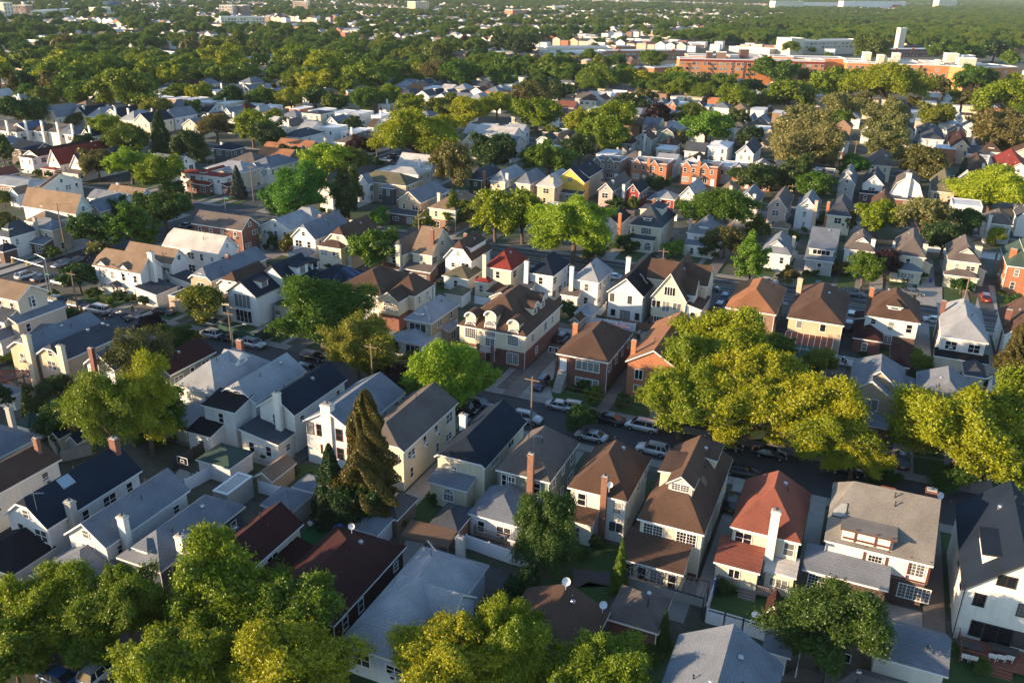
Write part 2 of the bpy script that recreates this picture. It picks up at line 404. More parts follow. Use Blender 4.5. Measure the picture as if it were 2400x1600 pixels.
def pipe(root, x, y, pl, h=.6, mat='dmetal'):
    z = zat(pl, x, y); mb = MB(); mb.tube((0, 0, -.1), (0, 0, h), .06, .06, 6, 0); mb.tube((0, 0, h), (0, 0, h+.1), .11, .09, 6, 0)
    mb.build('vent_pipe', [mat], root, (x, y, z))
def rvent(root, x, y, pl):
    z = zat(pl, x, y); mb = MB(); mb.box(-.22, .22, -.22, .22, -.2, .16, 0); mb.tube((0, 0, .16), (0, 0, .26), .26, .2, 8, 0)
    mb.build('roof_vent', ['metal'], root, (x, y, z))
def slope_quad(root, name, pl, x0, x1, y0, y1, mats, h=.08, fr=.06):
    """a flat framed box lying on the roof slope"""
    mb = MB(); c = [(x0, y0), (x1, y0), (x1, y1), (x0, y1)]
    b_ = [(x, y, zat(pl, x, y)-.02) for x, y in c]; t_ = [(x, y, zat(pl, x, y)+h) for x, y in c]
    mb.add(b_+t_, [(0, 1, 5, 4), (1, 2, 6, 5), (2, 3, 7, 6), (3, 0, 4, 7), (4, 5, 6, 7)], 0)
    i_ = [(x0+fr, y0+fr), (x1-fr, y0+fr), (x1-fr, y1-fr), (x0+fr, y1-fr)]
    mb.add([(x, y, zat(pl, x, y)+h+.012) for x, y in i_], [(0, 1, 2, 3)], 1)
    return mb.build(name, mats, root, fix=False)
def dish(root, x, y, z, r=.45, az=2.6, mat='metal'):
    r *= .8
    mb = MB(); mb.tube((0, 0, 0), (0, 0, .7), .035, .035, 5, 0)
    o = Vector((0, 0, .95)); q = Vector((math.sin(az), math.cos(az), .55)).normalized().to_track_quat('Z', 'Y')
    n_ = 14; vs = []
    for j, (rr, zz) in enumerate(((0, 0), (r*.55, .05), (r, .16))):
        for i in range(n_): a = 2*math.pi*i/n_; vs.append(o+q @ Vector((rr*math.cos(a), rr*math.sin(a), zz)))
    fs = [(j*n_+i, j*n_+(i+1) % n_, (j+1)*n_+(i+1) % n_, (j+1)*n_+i) for j in range(2) for i in range(n_)]
    mb.add(vs, fs, 0); mb.tube(o+q @ Vector((0, -r, .1)), o+q @ Vector((0, 0, .55)), .02, .02, 4, 0); mb.tube(o+q @ Vector((0, 0, .5)), o+q @ Vector((0, 0, .62)), .06, .06, 6, 0)
    mb.build('satellite_dish', ['cloth_white'], root, (x, y, z), fix=False)
def antenna(root, x, y, z, h=2.2, az=.5):
    mb = MB(); mb.tube((0, 0, 0), (0, 0, h), .03, .03, 5); c, s_ = math.cos(az), math.sin(az)
    mb.tube((-c*.9, -s_*.9, h-.1), (c*1.1, s_*1.1, h-.1), .02, .02, 4)
    for i in range(6):
        t = -.8+i*.35; l = .5-.05*i; mb.tube((c*t+s_*l, s_*t-c*l, h-.1), (c*t-s_*l, s_*t+c*l, h-.1), .014, .014, 4)
    mb.build('tv_antenna', ['metal'], root, (x, y, z))
def autowin(root, hs, side, ze, gz, rnd, trim='trim', kind='g', low=0.0, big=False, st='d'):
    """windows in rows on one side: hs = wall rectangle"""
    L_ = (hs[1]-hs[0]) if side in 'nf' else (hs[3]-hs[2])
    n = max(1, int(L_/2.9)); fl = []
    if ze > 4.7: fl = [(ze-1.45, 1.35), (ze-4.25, 1.35)]
    else: fl = [(ze-1.5, 1.35)]
    if ze > 8.3: fl.append((ze-7.1, 1.4))
    for z, h in fl:
        if z-h/2 < max(.5, low): continue
        for i in range(n):
            u = (i-(n-1)/2)*L_/n*.98+rnd.uniform(-.3, .3)
            if side not in 'n' and rnd.random() < .25: continue
            nn = rnd.choice((1, 1, 2)); w = .85*nn
            window(root, hs, side, u, z, w if L_/n > w+.6 else .8, h if rnd.random() < .8 else .9, nn, st, trim)
            if rnd.random() < .22:
                x, y = side_pt(hs, side, u, -.25); mb = MB(); mb.box(-.3, .3, -.2, .24, -.2, .2, 0); mb.box(-.24, .24, -.212, -.2, -.14, .14, 1); mb.build('air_conditioner', ['trim', 'dmetal'], root, (x, y, z-h/2+.22), ROT[side])
def house(label, t, mode, kind, a, b, D, ze, rise, roof, wall, ch=(), dorm=(), vol=(), wn=None, side=None, lower=None, trim='trim', extras=None, name='house', cat='house',
          ov=.35, ro=None, group='houses of the neighbourhood', auto=True, gw=True, st='d', base_z=0, gwin=True, far=False):
    pa, pb = at(t, a, ze), at(t, b, ze)
    if mode == 'N':
        X0, X1, Y0 = pa.x, pb.x, (pa.y+pb.y)/2
        if isinstance(D, tuple): D = at(D[0] if isinstance(D[0], str) else t, D[1:] if isinstance(D[0], str) else D, ze).y-Y0
        Y1 = Y0+D
    elif mode == 'L':            # near-left, far-left corners, width
        X0 = (pa.x+pb.x)/2; X1 = X0+D; Y0, Y1 = pa.y, pb.y
    elif mode == 'W':            # world: a=(x0,x1) b=(y0,y1)
        X0, X1 = a; Y0, Y1 = b
    else:
        X1 = (pa.x+pb.x)/2; X0 = X1-D; Y0, Y1 = pa.y, pb.y
    cx, cy = (X0+X1)/2, (Y0+Y1)/2
    root = empty(name, (cx, cy, 0)); tag(root, label, cat, group)
    rnd = random.Random(int(cx*13+cy*7)); w2, d2 = (X1-X0)/2, (Y1-Y0)/2
    if name == 'house': HOUSES.append((X0, X1, Y0, Y1, ze, rise))
    pl, hs = volume(root, -w2, w2, -d2, d2, kind, ze, rise, roof, wall, ov, trim, ro=ro, lower=lower)
    ev = (-w2, w2, -d2, d2)
    vis = ('r' if cx < -4 else 'l') if side is None else side
    if auto:
        for s_ in ('n',)+tuple(vis): autowin(root, hs, s_, ze, 0, rnd, trim, st=st)
    if wn:
        for q in wn: window(root, hs, *q, **({} if len(q) > 7 else {'trim': trim}))
    k0 = kind[1:] if kind[0] == 'B' else kind
    if gwin and auto and k0[0] in 'gjm' and rise > 2:
        window(root, hs, 'r' if kind[0] == 'B' and vis != 'l' else ('l' if kind[0] == 'B' else 'n'), 0, ze+rise*(.3 if k0[0] != 'm' else .35), .8, .9, 1, 'd', trim)
    for v in vol:                # ((x0,x1,y0,y1) local, kind, ze, rise, roof, wall, side_windows)
        q, kd, z_, r_, ro_, wa_ = v[:6]; opt = v[6] if len(v) > 6 else {}
        if q[0] == 'r': q = (w2-.75, w2+q[3]-.3, q[1], q[2])
        elif q[0] == 'l': q = (-w2-q[3]+.3, -w2+.75, q[1], q[2])
        elif q[0] == 'f': q = (q[1], q[2], d2-.75, d2+q[3]-.3)
        elif len(q) == 3: q = (q[0], q[1], -d2-q[2]+.3, -d2+.75)
        elif len(q) == 5: q = (q[0], q[1], -d2-q[2]-q[3], -d2-q[3]+.6)      # a second step further out
        pl2, hs2 = volume(root, *q, kd, z_, r_, ro_ or roof, wa_ or wall, opt.get('ov', .25), opt.get('trim', trim), z0=opt.get('z0', 0), lower=opt.get('lower'))
        for s_ in opt.get('win', 'n'+vis): autowin(root, hs2, s_, z_, 0, rnd, trim, st=opt.get('st', st))
        for q2 in opt.get('wn', ()): window(root, hs2, *q2)
        for q2 in opt.get('dorm', ()): dormer(root, q, pl2, *q2, ro_ or roof, wa_ or wall, trim)
    for d_ in dorm: dormer(root, ev, pl, *d_[:6], roof, d_[6] if len(d_) > 6 and d_[6] else wall, *((d_[7:]) or (trim,)))
    for c in ch:                 # (pixel top, z, w, mat[, from roof?])
        p = at(t if not isinstance(c[0][0], str) else c[0][0], c[0] if not isinstance(c[0][0], str) else c[0][1:], c[1])
        x, y = p.x-cx, p.y-cy
        x = max(-w2-.3, min(w2+.3, x)); y = max(-d2-.3, min(d2+.3, y))
        inside = abs(x) < w2-1 and abs(y) < d2-1
        zr = zat(pl, x, y)
        chimney(root, x, y, (zr-.5) if inside else 0, max(c[1], (zr+.7) if abs(x) < w2 and abs(y) < d2 else 0), c[2], c[3], pots=c[4] if len(c) > 4 else 1)
    # roof furniture
    if not far and k0[0] != 'f':
        for i in range(rnd.choice((1, 2, 2))):
            x, y = rnd.uniform(-.6, .6)*w2, rnd.uniform(-.6, .7)*d2; pipe(root, x, y, pl, rnd.uniform(.35, .6))
        if rnd.random() < .5: rvent(root, (.25 if vis != 'l' else -.25)*w2, rnd.uniform(-.1, .6)*d2, pl)
        # downpipe at the near corner on the visible side
        mb = MB(); sx = hs[1]+.06 if vis != 'l' else hs[0]-.06
        mb.tube((sx, hs[2]-.06, .1), (sx, hs[2]-.06, zat(pl, hs[1] if vis != 'l' else hs[0], hs[2])-.15), .05, .05, 6); mb.build('downpipe', [trim if trim != 'dtrim' else 'dtrim'], root)
    if extras: extras(root, pl, ev, hs)
    return root
# ---------------------------------------------------------------- trees
def leafmat(key, col, trans=.28, var=.35):
    m = bpy.data.materials.new('leaf_'+key); m.use_nodes = True; n = m.node_tree; n.nodes.clear()
    out = N(n, 'ShaderNodeOutputMaterial'); geo = N(n, 'ShaderNodeNewGeometry'); oi = N(n, 'ShaderNodeObjectInfo')
    c = base(n, col)
    hs = N(n, 'ShaderNodeHueSaturation'); n.links.new(c, hs.inputs['Color'])
    mr = N(n, 'ShaderNodeMapRange'); n.links.new(oi.outputs['Random'], mr.inputs[0]); mr.inputs[3].default_value = .47; mr.inputs[4].default_value = .525
    n.links.new(mr.outputs[0], hs.inputs['Hue'])
    mv = N(n, 'ShaderNodeMapRange'); n.links.new(oi.outputs['Random'], mv.inputs[0]); mv.inputs[3].default_value = 1.2; mv.inputs[4].default_value = .8
    n.links.new(mv.outputs[0], hs.inputs['Value'])
    c2 = mixmul(n, hs.outputs[0], geo.outputs['Random Per Island'], 1-var, 1+var)
    d = N(n, 'ShaderNodeBsdfDiffuse'); t = N(n, 'ShaderNodeBsdfTranslucent'); g = N(n, 'ShaderNodeBsdfGlossy'); g.inputs['Roughness'].default_value = .45
    g.inputs['Color'].default_value = (.5, .5, .45, 1)
    n.links.new(c2, d.inputs[0])
    tt = N(n, 'ShaderNodeMixRGB', blend_type='MULTIPLY'); tt.inputs[0].default_value = 1; tt.inputs[2].default_value = (1.0, 1.15, .35, 1)
    n.links.new(c2, tt.inputs[1]); n.links.new(tt.outputs[0], t.inputs[0])
    mx = N(n, 'ShaderNodeMixShader'); mx.inputs[0].default_value = trans
    n.links.new(d.outputs[0], mx.inputs[1]); n.links.new(t.outputs[0], mx.inputs[2])
    m2 = N(n, 'ShaderNodeMixShader'); m2.inputs[0].default_value = .05
    n.links.new(mx.outputs[0], m2.inputs[1]); n.links.new(g.outputs[0], m2.inputs[2]); n.links.new(m2.outputs[0], out.inputs[0])
    MAT[key] = m
for k, c in dict(lime=(.22, .32, .014), ygreen=(.225, .26, .008), green=(.1, .165, .009), mid=(.14, .165, .014), dark=(.035, .07, .014), olive=(.13, .12, .03), khaki=(.21, .2, .065),
                 purple=(.035, .01, .016), rust=(.1, .085, .014), spruce=(.07, .09, .07), bright=(.1, .22, .016), deep=(.045, .095, .012), yellowbush=(.2, .18, .01), conif=(.018, .05, .012)).items(): leafmat('t_'+k, c)
plain('bark', (.11, .075, .05), .95, noise=.4, scale=2)
def quads(cen, nor, size, rng, asp=.62):
    n = len(cen); r = rng.normal(size=(n, 3)); t = np.cross(nor, r); t /= np.linalg.norm(t, axis=1)[:, None]+1e-9
    b = np.cross(nor, t); s = size[:, None]
    v = np.stack([cen-t*s, cen-b*s*asp, cen+t*s, cen+b*s*asp], 1).reshape(-1, 3)
    return v
def quadmesh(name, v, mat):
    n = len(v)//4; me = bpy.data.meshes.new(name)
    me.vertices.add(4*n); me.vertices.foreach_set('co', v.astype(np.float32).ravel())
    me.loops.add(4*n); me.loops.foreach_set('vertex_index', np.arange(4*n, dtype=np.int32))
    me.polygons.add(n); me.polygons.foreach_set('loop_start', np.arange(0, 4*n, 4, dtype=np.int32))
    me.materials.append(MAT[mat]); me.update(calc_edges=True); me.validate(); return me
def crown(kind, seed, n, size):
    rng = np.random.default_rng(seed); L = []
    if kind in ('round', 'wide', 'tall', 'willow', 'bush', 'airy'):
        zr = dict(round=.85, wide=.62, tall=1.25, willow=.95, bush=.75, airy=1.0)[kind]
        nl = 64 if kind != 'bush' else 16
        d = rng.normal(size=(nl*3, 3)); d /= np.linalg.norm(d, axis=1)[:, None]
        d = d[d[:, 2] > -.75][:nl]; rad = rng.uniform(.42, .92, len(d))[:, None]
        c = d*rad*np.array([1, 1, zr]); c[:, 2] += .0
        if kind == 'wide': c[:, 2] += .15*(1-np.hypot(c[:, 0], c[:, 1]))
        c = np.vstack([c, [[0, 0, .2*zr], [.2, .1, -.1]]]); lr = rng.uniform(.13, .31, len(c)); lr[-2:] = .42 if kind != 'airy' else .2
        w = lr**2; w /= w.sum(); idx = rng.choice(len(c), n, p=w)
        q = rng.normal(size=(n, 3)); q /= np.linalg.norm(q, axis=1)[:, None]
        q[:, 2] = np.where(q[:, 2] < -.3, -q[:, 2], q[:, 2])
        rr = lr[idx]*(1-.38*rng.random(n)**1.6)
        # second level lumps give twiggy clumps
        lump = .2*np.sin(q[:, 0]*9+idx)*np.sin(q[:, 1]*8+idx*2)*np.sin(q[:, 2]*9)+.12*np.sin(q[:, 0]*17+idx*3)*np.sin(q[:, 1]*19+idx)
        p = c[idx]+q*(rr*(1+lump*2.2))[:, None]*np.array([1, 1, .85])
        spray = rng.random(n) < .1; p[spray] += q[spray]*rng.random((spray.sum(), 1))*.12
        if kind == 'willow': p[:, 2] -= .35*np.hypot(p[:, 0], p[:, 1])**2*rng.random(n)
        depth = np.linalg.norm(p/np.array([1, 1, zr]), axis=1); keep = depth > .38
        p, q = p[keep], q[keep]
        nor = q*.55+rng.normal(size=p.shape)*.55+np.array([0, 0, .2])
    elif kind in ('cone', 'cedar'):
        h = rng.random(n)**1.35; hh = h*3.0-1.3
        ang = rng.random(n)*2*math.pi; prof = (1-h)**.8*.95+.04
        if kind == 'cedar': prof = np.minimum(.95, (1-h)**.5)*(.78+.3*np.sin(h*13+np.cos(ang*2+1)*3)*(1-h))
        tier = .8+.22*np.sin(ang*7+h*34)+.15*np.sin(ang*3-h*11)
        if kind == 'cone': tier = .9+.12*np.sin(ang*5+h*40)
        rr = prof*tier*(1-.5*rng.random(n)**2)
        p = np.stack([rr*np.cos(ang), rr*np.sin(ang), hh-.12*rr], 1)
        q = np.stack([np.cos(ang), np.sin(ang), np.full(n, .45)], 1)
        nor = q*.6+rng.normal(size=p.shape)*.5
    an = np.arctan2(p[:, 1], p[:, 0]); ph = seed*1.7
    k = 1+.13*np.sin(2*an+ph)+.1*np.sin(5*an+ph*2+p[:, 2]*2)+.05*np.sin(9*an-ph)
    p[:, :2] *= k[:, None]; p[:, 2] += (.12*np.sin(3.1*p[:, 0]+ph)+.1*np.sin(4.3*p[:, 1]-ph)) if kind not in ('cone', 'cedar') else 0
    nor /= np.linalg.norm(nor, axis=1)[:, None]
    s = size*rng.uniform(.65, 1.35, len(p))
    return quads(p, nor, s, rng)
def trunk_mesh(kind, seed, r0=.1, detail=True):
    rnd = random.Random(seed); mb = MB(); zb = -1.25 if kind not in ('cone', 'cedar') else -1.7
    if kind in ('cone', 'cedar'): mb.tube((0, 0, zb), (0, 0, 1.4), .09, .02, 7)
    elif kind == 'bush': mb.tube((0, 0, -.9), (0, 0, .1), .07, .04, 5); mb.tube((0, 0, -.7), (.3, .1, .1), .04, .02, 5); mb.tube((0, 0, -.7), (-.25, -.2, .1), .04, .02, 5)
    else:
        k = Vector((rnd.uniform(-.06, .06), rnd.uniform(-.06, .06), -.62)); mb.tube((0, 0, zb), k, .075, .058, 8); mb.tube((0, 0, zb), (0, 0, zb+.08), .1, .075, 8)
        for i in range(6):
            a = i*1.05+rnd.uniform(-.3, .3); e = Vector((math.cos(a)*rnd.uniform(.4, .6), math.sin(a)*rnd.uniform(.4, .6), rnd.uniform(-.1, .4)))
            m_ = k*.45+e*.55+Vector((0, 0, -.04)); mb.tube(k, m_, .042, .028, 6); mb.tube(m_, e, .028, .012, 5)
            for j in range(3):
                e2 = e+Vector((rnd.uniform(-.3, .3), rnd.uniform(-.3, .3), rnd.uniform(0, .3))); mb.tube(m_*.4+e*.6, e2, .014, .005, 4)
    return mb.mesh('trunk', ['bark'])
LOD = [(.0215, 120000), (.044, 30000), (.08, 10000), (.15, 3200), (.3, 800)]
TC = {}
def tproto(kind, lod, var):
    k = (kind, lod, var)
    if k not in TC:
        s, n = LOD[lod]
        if kind == 'bush': n = int(n*.5)
        if kind == 'airy': n = int(n*.42)
        TC[k] = (quadmesh('crown', crown(kind, hash((kind, var)) % 1 + var*7+len(kind)*31+lod, n, s), 't_green'), trunk_mesh(kind, var+lod*3))
    return TC[k]
TREES = []; tree_n = [0]
def put_tree(label, X, Y, zc, r, rz, kind='round', col='green', lod=1, group='trees of the neighbourhood', cat='tree', name=None, rot=None, shape=None):
    i = tree_n[0]; tree_n[0] += 1
    var = i % 3
    cm, tm = tproto(kind, lod, var)
    nm = name or ('shrub' if kind == 'bush' else ('conifer' if kind in ('cone', 'cedar') else 'tree'))
    root = empty(nm, (X, Y, 0), (i*2.39996) % 6.283 if rot is None else rot)
    tag(root, label, cat if nm == 'tree' else {'shrub': 'shrub', 'conifer': 'conifer'}.get(nm, cat), group)
    base_z = zc-rz*(1.25 if kind not in ('cone', 'cedar') else 1.7)
    c = link('crown', cm, root, (0, 0, zc)); c.scale = (r, r, rz)
    c.material_slots[0].link = 'OBJECT'; c.material_slots[0].material = MAT['t_'+col]
    t_ = link('trunk', tm, root, (0, 0, zc)); zs = zc/1.25 if kind not in ('cone', 'cedar', 'bush') else (zc/1.7 if kind != 'bush' else zc/.9)
    t_.scale = (r, r, zs)
    TREES.append((X, Y, r)); return root
def tree(label, t, p, rx, kind='round', col='green', ry=None, zc=None, group='trees of the neighbourhood', lod=None, rot=None):
    """p = crown centre in the picture, rx / ry = half width / half height in picture pixels"""
    s_ = 1/3.92 if t and t[0] in 'abcd' else (1/5.88 if t and t[0] == 'e' else (1/2.94 if t else 1))
    rx *= s_; ry = (ry*s_) if ry else rx*(1.0 if kind not in ('cone', 'cedar') else 2.0)
    z = zc or 8
    lowz = {'round': .78, 'wide': .58, 'tall': 1.0, 'willow': .8, 'airy': .95, 'bush': .6}.get(kind, 1)
    for _ in range(5):
        v = at(t, p, z); k = ppm(v); r = rx/k; dn = math.atan2(CAMH-z, v.xy.length)
        if kind in ('cone', 'cedar'): rz = ry/k/math.cos(dn)/1.45; z = rz*1.7
        else:
            rz = math.sqrt(max(0, (ry/k)**2-(r*math.sin(dn))**2))/math.cos(dn)
            rz = min(max(rz, lowz*r), 1.5*r)
            if zc is None: z = rz*(.95 if kind == 'bush' else 1.02)+(0 if kind == 'bush' else min(2.2, r*.35))
    if kind in ('cone', 'cedar'): v = at(t, p, z+.2*rz)
    if kind == 'tall': rz /= 1.15
    elif kind in ('round', 'willow', 'bush'): rz /= .9
    elif kind == 'wide': rz /= .75
    px = rx*.4267
    if lod is None: lod = 0 if px > 28 else (1 if px > 13 else (2 if px > 7 else 3))
    return put_tree(label, v.x, v.y, z, r*1.12, rz*1.1, kind, col, lod, group, rot=rot)
# ---------------------------------------------------------------- cars
def paint(key, col, metal=.3):
    m, n, b = nodes('paint_'+key); b.inputs['Base Color'].default_value = (*col, 1); b.inputs['Metallic'].default_value = metal
    b.inputs['Roughness'].default_value = .3; b.inputs['Coat Weight'].default_value = .8; b.inputs['Coat Roughness'].default_value = .06; MAT['p_'+key] = m
for k, c in dict(white=(.5, .5, .5), black=(.01, .01, .012), silver=(.4, .41, .43), grey=(.13, .14, .16), navy=(.02, .035, .08), blue=(.03, .09, .2), red=(.25, .015, .012), dark=(.03, .03, .035), tan=(.3, .27, .22)).items(): paint(k, c)
plain('car_glass', (.015, .018, .022), .06); plain('tail', (.3, .01, .01), .3); plain('head', (.7, .7, .68), .15); plain('tyre', (.012, .012, .013), .9); plain('plate', (.6, .5, .2), .5)
CARP = {'sedan': dict(L=4.8, W=1.82, H=1.43, hood=.95, ws=(1.25, .45), rf=(.1, -.95), rb=-1.75, belt=.93, tr=1.02), 'suv': dict(L=4.7, W=1.88, H=1.7, hood=1.08, ws=(1.2, .55), rf=(.4, -1.75), rb=-2.2, belt=1.05, tr=1.1),
        'wagon': dict(L=4.85, W=1.85, H=1.55, hood=1.0, ws=(1.2, .5), rf=(.3, -1.6), rb=-2.25, belt=.98, tr=1.03), 'minivan': dict(L=5.1, W=1.98, H=1.78, hood=1.08, ws=(1.7, .85), rf=(.75, -2.1), rb=-2.45, belt=1.08, tr=1.1),
        'pickup': dict(L=5.9, W=2.0, H=1.85, hood=1.2, ws=(1.35, .75), rf=(.6, -2.7), rb=-2.85, belt=1.2, tr=1.22)}
CC = {}
def car_parts(kind):
    if kind in CC: return CC[kind]
    p = CARP[kind]; L2 = p['L']/2; w = p['W']/2
    st = [(-L2, w*.8, .45, p['tr']-.18), (-L2+.12, w*.93, .3, p['tr']-.03), (-L2+.7, w, .24, p['belt']+.02), (-L2*.35, w, .22, p['belt']), (L2*.2, w, .22, p['belt']), (L2-1.2, w*.99, .22, p['hood']), (L2-.5, w*.95, .24, p['hood']-.1), (L2-.1, w*.86, .32, p['hood']-.25), (L2, w*.72, .42, p['hood']-.38)]
    mb = MB(); vs = []
    for x, hw, zb, zt in st:
        vs += [(x, -hw*.85, zb), (x, -hw, zb+.14), (x, -hw*1.0, (zb+zt)/2), (x, -hw*.96, zt-.07), (x, -hw*.84, zt), (x, hw*.84, zt), (x, hw*.96, zt-.07), (x, hw, (zb+zt)/2), (x, hw, zb+.14), (x, hw*.85, zb)]
    k = 10; fs = []
    for i in range(len(st)-1):
        for j in range(k): fs.append((i*k+j, i*k+(j+1) % k, (i+1)*k+(j+1) % k, (i+1)*k+j))
    fs += [tuple(range(k)), tuple(range((len(st)-1)*k, len(st)*k))]
    mb.add(vs, fs, 0)
    # dark sills and wheel wells
    for x in (L2-.95, -L2+1.0):
        for s in (-1, 1): mb.tube((x, s*(w-.12), .34), (x, s*(w+.012), .34), .4, .4, 14, 1)
    mb.box(L2-.06, L2+.02, -w*.55, w*.55, .38, .56, 1); mb.box(-L2-.03, -L2+.05, -w*.8, w*.8, .38, .5, 1); mb.box(-L2-.045, -L2+.02, -.27, .27, .62, .76, 2)
    for s in (-1, 1): mb.box(p['ws'][1]+.25, p['ws'][1]+.45, s*(w+.0)-.02, s*(w+.17)+.02, p['belt']-.05, p['belt']+.12, 0) if s > 0 else mb.box(p['ws'][1]+.25, p['ws'][1]+.45, -w-.19, -w+.02, p['belt']-.05, p['belt']+.12, 0)
    body = mb.mesh('body', ['p_white', 'rubber', 'plate'], smooth=False)
    for f in body.polygons: f.use_smooth = f.material_index == 0
    # glasshouse and roof
    a, b_ = p['ws']; c, d = p['rf']; e = p['rb']; z0, z1 = p['belt']-.02, p['H']; wi, wo = w*.72, w*.9
    ro = [(b_-.02, z1-.06), (c, z1), ((c+d)/2, z1+.015), (d, z1-.03)]
    g = MB(); prof = [(a, z0), (b_, z1-.07), (d, z1-.07), (e, z0)]
    vs = [(prof[0][0], s*wo, prof[0][1]) for s in (-1, 1)]+[(prof[1][0], s*wi, prof[1][1]) for s in (-1, 1)]+[(prof[2][0], s*wi, prof[2][1]) for s in (-1, 1)]+[(prof[3][0], s*wo, prof[3][1]) for s in (-1, 1)]
    g.add(vs, [(0, 1, 3, 2), (2, 3, 5, 4), (4, 5, 7, 6), (0, 2, 4, 6), (1, 7, 5, 3)])
    glass = g.mesh('window_glass', ['car_glass'])
    r = MB(); rv = []
    for x, z in ro: rv += [(x, -wi-.015, z-.08), (x, -wi*.8, z), (x, wi*.8, z), (x, wi+.015, z-.08)]
    r.add(rv, [(i*4+j, i*4+j+1, i*4+j+5, i*4+j+4) for i in range(3) for j in range(3)], 0)
    mid = (c+d)/2; pil = [(a, b_, .07), (e, d, .1), (mid+.1, mid, .09)] + ([(d+.45, d+.5, .1)] if kind in ('suv', 'minivan', 'pickup', 'wagon') else [])
    for s in (-1, 1):
        for xa, xb, tk in pil: r.bar((xa, s*wo*1.005, z0), (xb, s*wi*1.01, z1-.08), tk, .05, 0)
    if kind in ('suv', 'minivan', 'wagon', 'pickup'):
        for s in (-1, 1): r.bar((c, s*wi*.88, z1+.06), (d+.1, s*wi*.88, z1+.05), .05, .05, 1)
    roof = r.mesh('roof', ['p_white', 'dmetal'], smooth=False)
    ty = MB(); ty.tube((0, -.11, 0), (0, .11, 0), .335, .335, 18); ri = MB(); ri.tube((0, -.125, 0), (0, .125, 0), .2, .2, 10)
    hl = MB(); hl.box(-.09, .06, -.2, .2, -.08, .08); 
    CC[kind] = (body, glass, roof, ty.mesh('wheel', ['tyre']), ri.mesh('rim', ['metal']), hl.mesh('headlight', ['head']), hl.mesh('taillight', ['tail'])); return CC[kind]
CAT = {'sedan': 'car', 'suv': 'SUV', 'wagon': 'car', 'minivan': 'minivan', 'pickup': 'pickup truck'}
def car(label, kind, col, X, Y, rz, group='cars parked along the streets'):
    p = CARP[kind]; bd, gl, rf, ty, ri, hl, tl = car_parts(kind)
    root = empty({'pickup': 'pickup_truck', 'minivan': 'minivan'}.get(kind, 'parked_car'), (X, Y, .01), rz); tag(root, label, CAT[kind], group)
    def own(o):
        o.material_slots[0].link = 'OBJECT'; o.material_slots[0].material = MAT['p_'+col]; return o
    own(link('body', bd, root)); link('window_glass', gl, root); own(link('car_roof', rf, root))
    L2, w = p['L']/2, p['W']/2
    for x in (L2-.95, -L2+1.0):
        for s in (-1, 1):
            wl = link('wheel', ty, root, (x, s*(w-.09), .325)); link('rim', ri, wl)
    for s in (-1, 1):
        link('headlight', hl, root, (L2-.12, s*w*.66, p['hood']-.36)); link('taillight', tl, root, (-L2+.04, s*w*.7, p['tr']-.3))
    return root
# ---------------------------------------------------------------- street furniture
def pole(label, t, p, h=9.5, lean=0, group='wooden utility poles', arms=1, X=None):
    v = at(t, p, h) if X is None else Vector(X)
    root = empty('utility_pole', (v.x, v.y, 0)); tag(root, label, 'utility pole', group)
    mb = MB(); mb.tube((0, 0, -.2), (0, 0, h), .16, .11, 8); mb.build('pole', ['pole_wood'], root)
    for i in range(arms):
        mb = MB(); z = h-.5-i*.8; mb.box(-1.1, 1.1, -.18, -.08, z-.06, z+.06); mb.build('crossarm', ['pole_wood'], root)
        for x in (-1, -.5, .5, 1): m2 = MB(); m2.tube((x, -.13, z+.06), (x, -.13, z+.22), .05, .04, 6); m2.build('insulator', ['dmetal'], root)
    return v
def wire(label, a, b, sag=.7, group='overhead wires', r=.018):
    a, b = Vector(a), Vector(b); mb = MB(); n_ = 10; pr = None
    for i in range(n_+1):
        t_ = i/n_; q = a.lerp(b, t_); q.z -= 4*sag*t_*(1-t_)
        if pr is not None: mb.tube(pr, q, r, r, 4, cap=False)
        pr = q
    o = mb.build('overhead_wire', ['rubber'], fix=False); tag(o, label, 'wire', group); return o
def ground_sheet(name, x0, x1, y0, y1, z, mat, kind='structure', label=None, thick=None):
    mb = MB()
    if thick: mb.box(x0, x1, y0, y1, z-thick, z)
    else: mb.add([(x0, y0, z), (x1, y0, z), (x1, y1, z), (x0, y1, z)], [(0, 1, 2, 3)])
    o = mb.build(name, [mat]); o['kind'] = kind
    if label: o['label'] = label
    return o
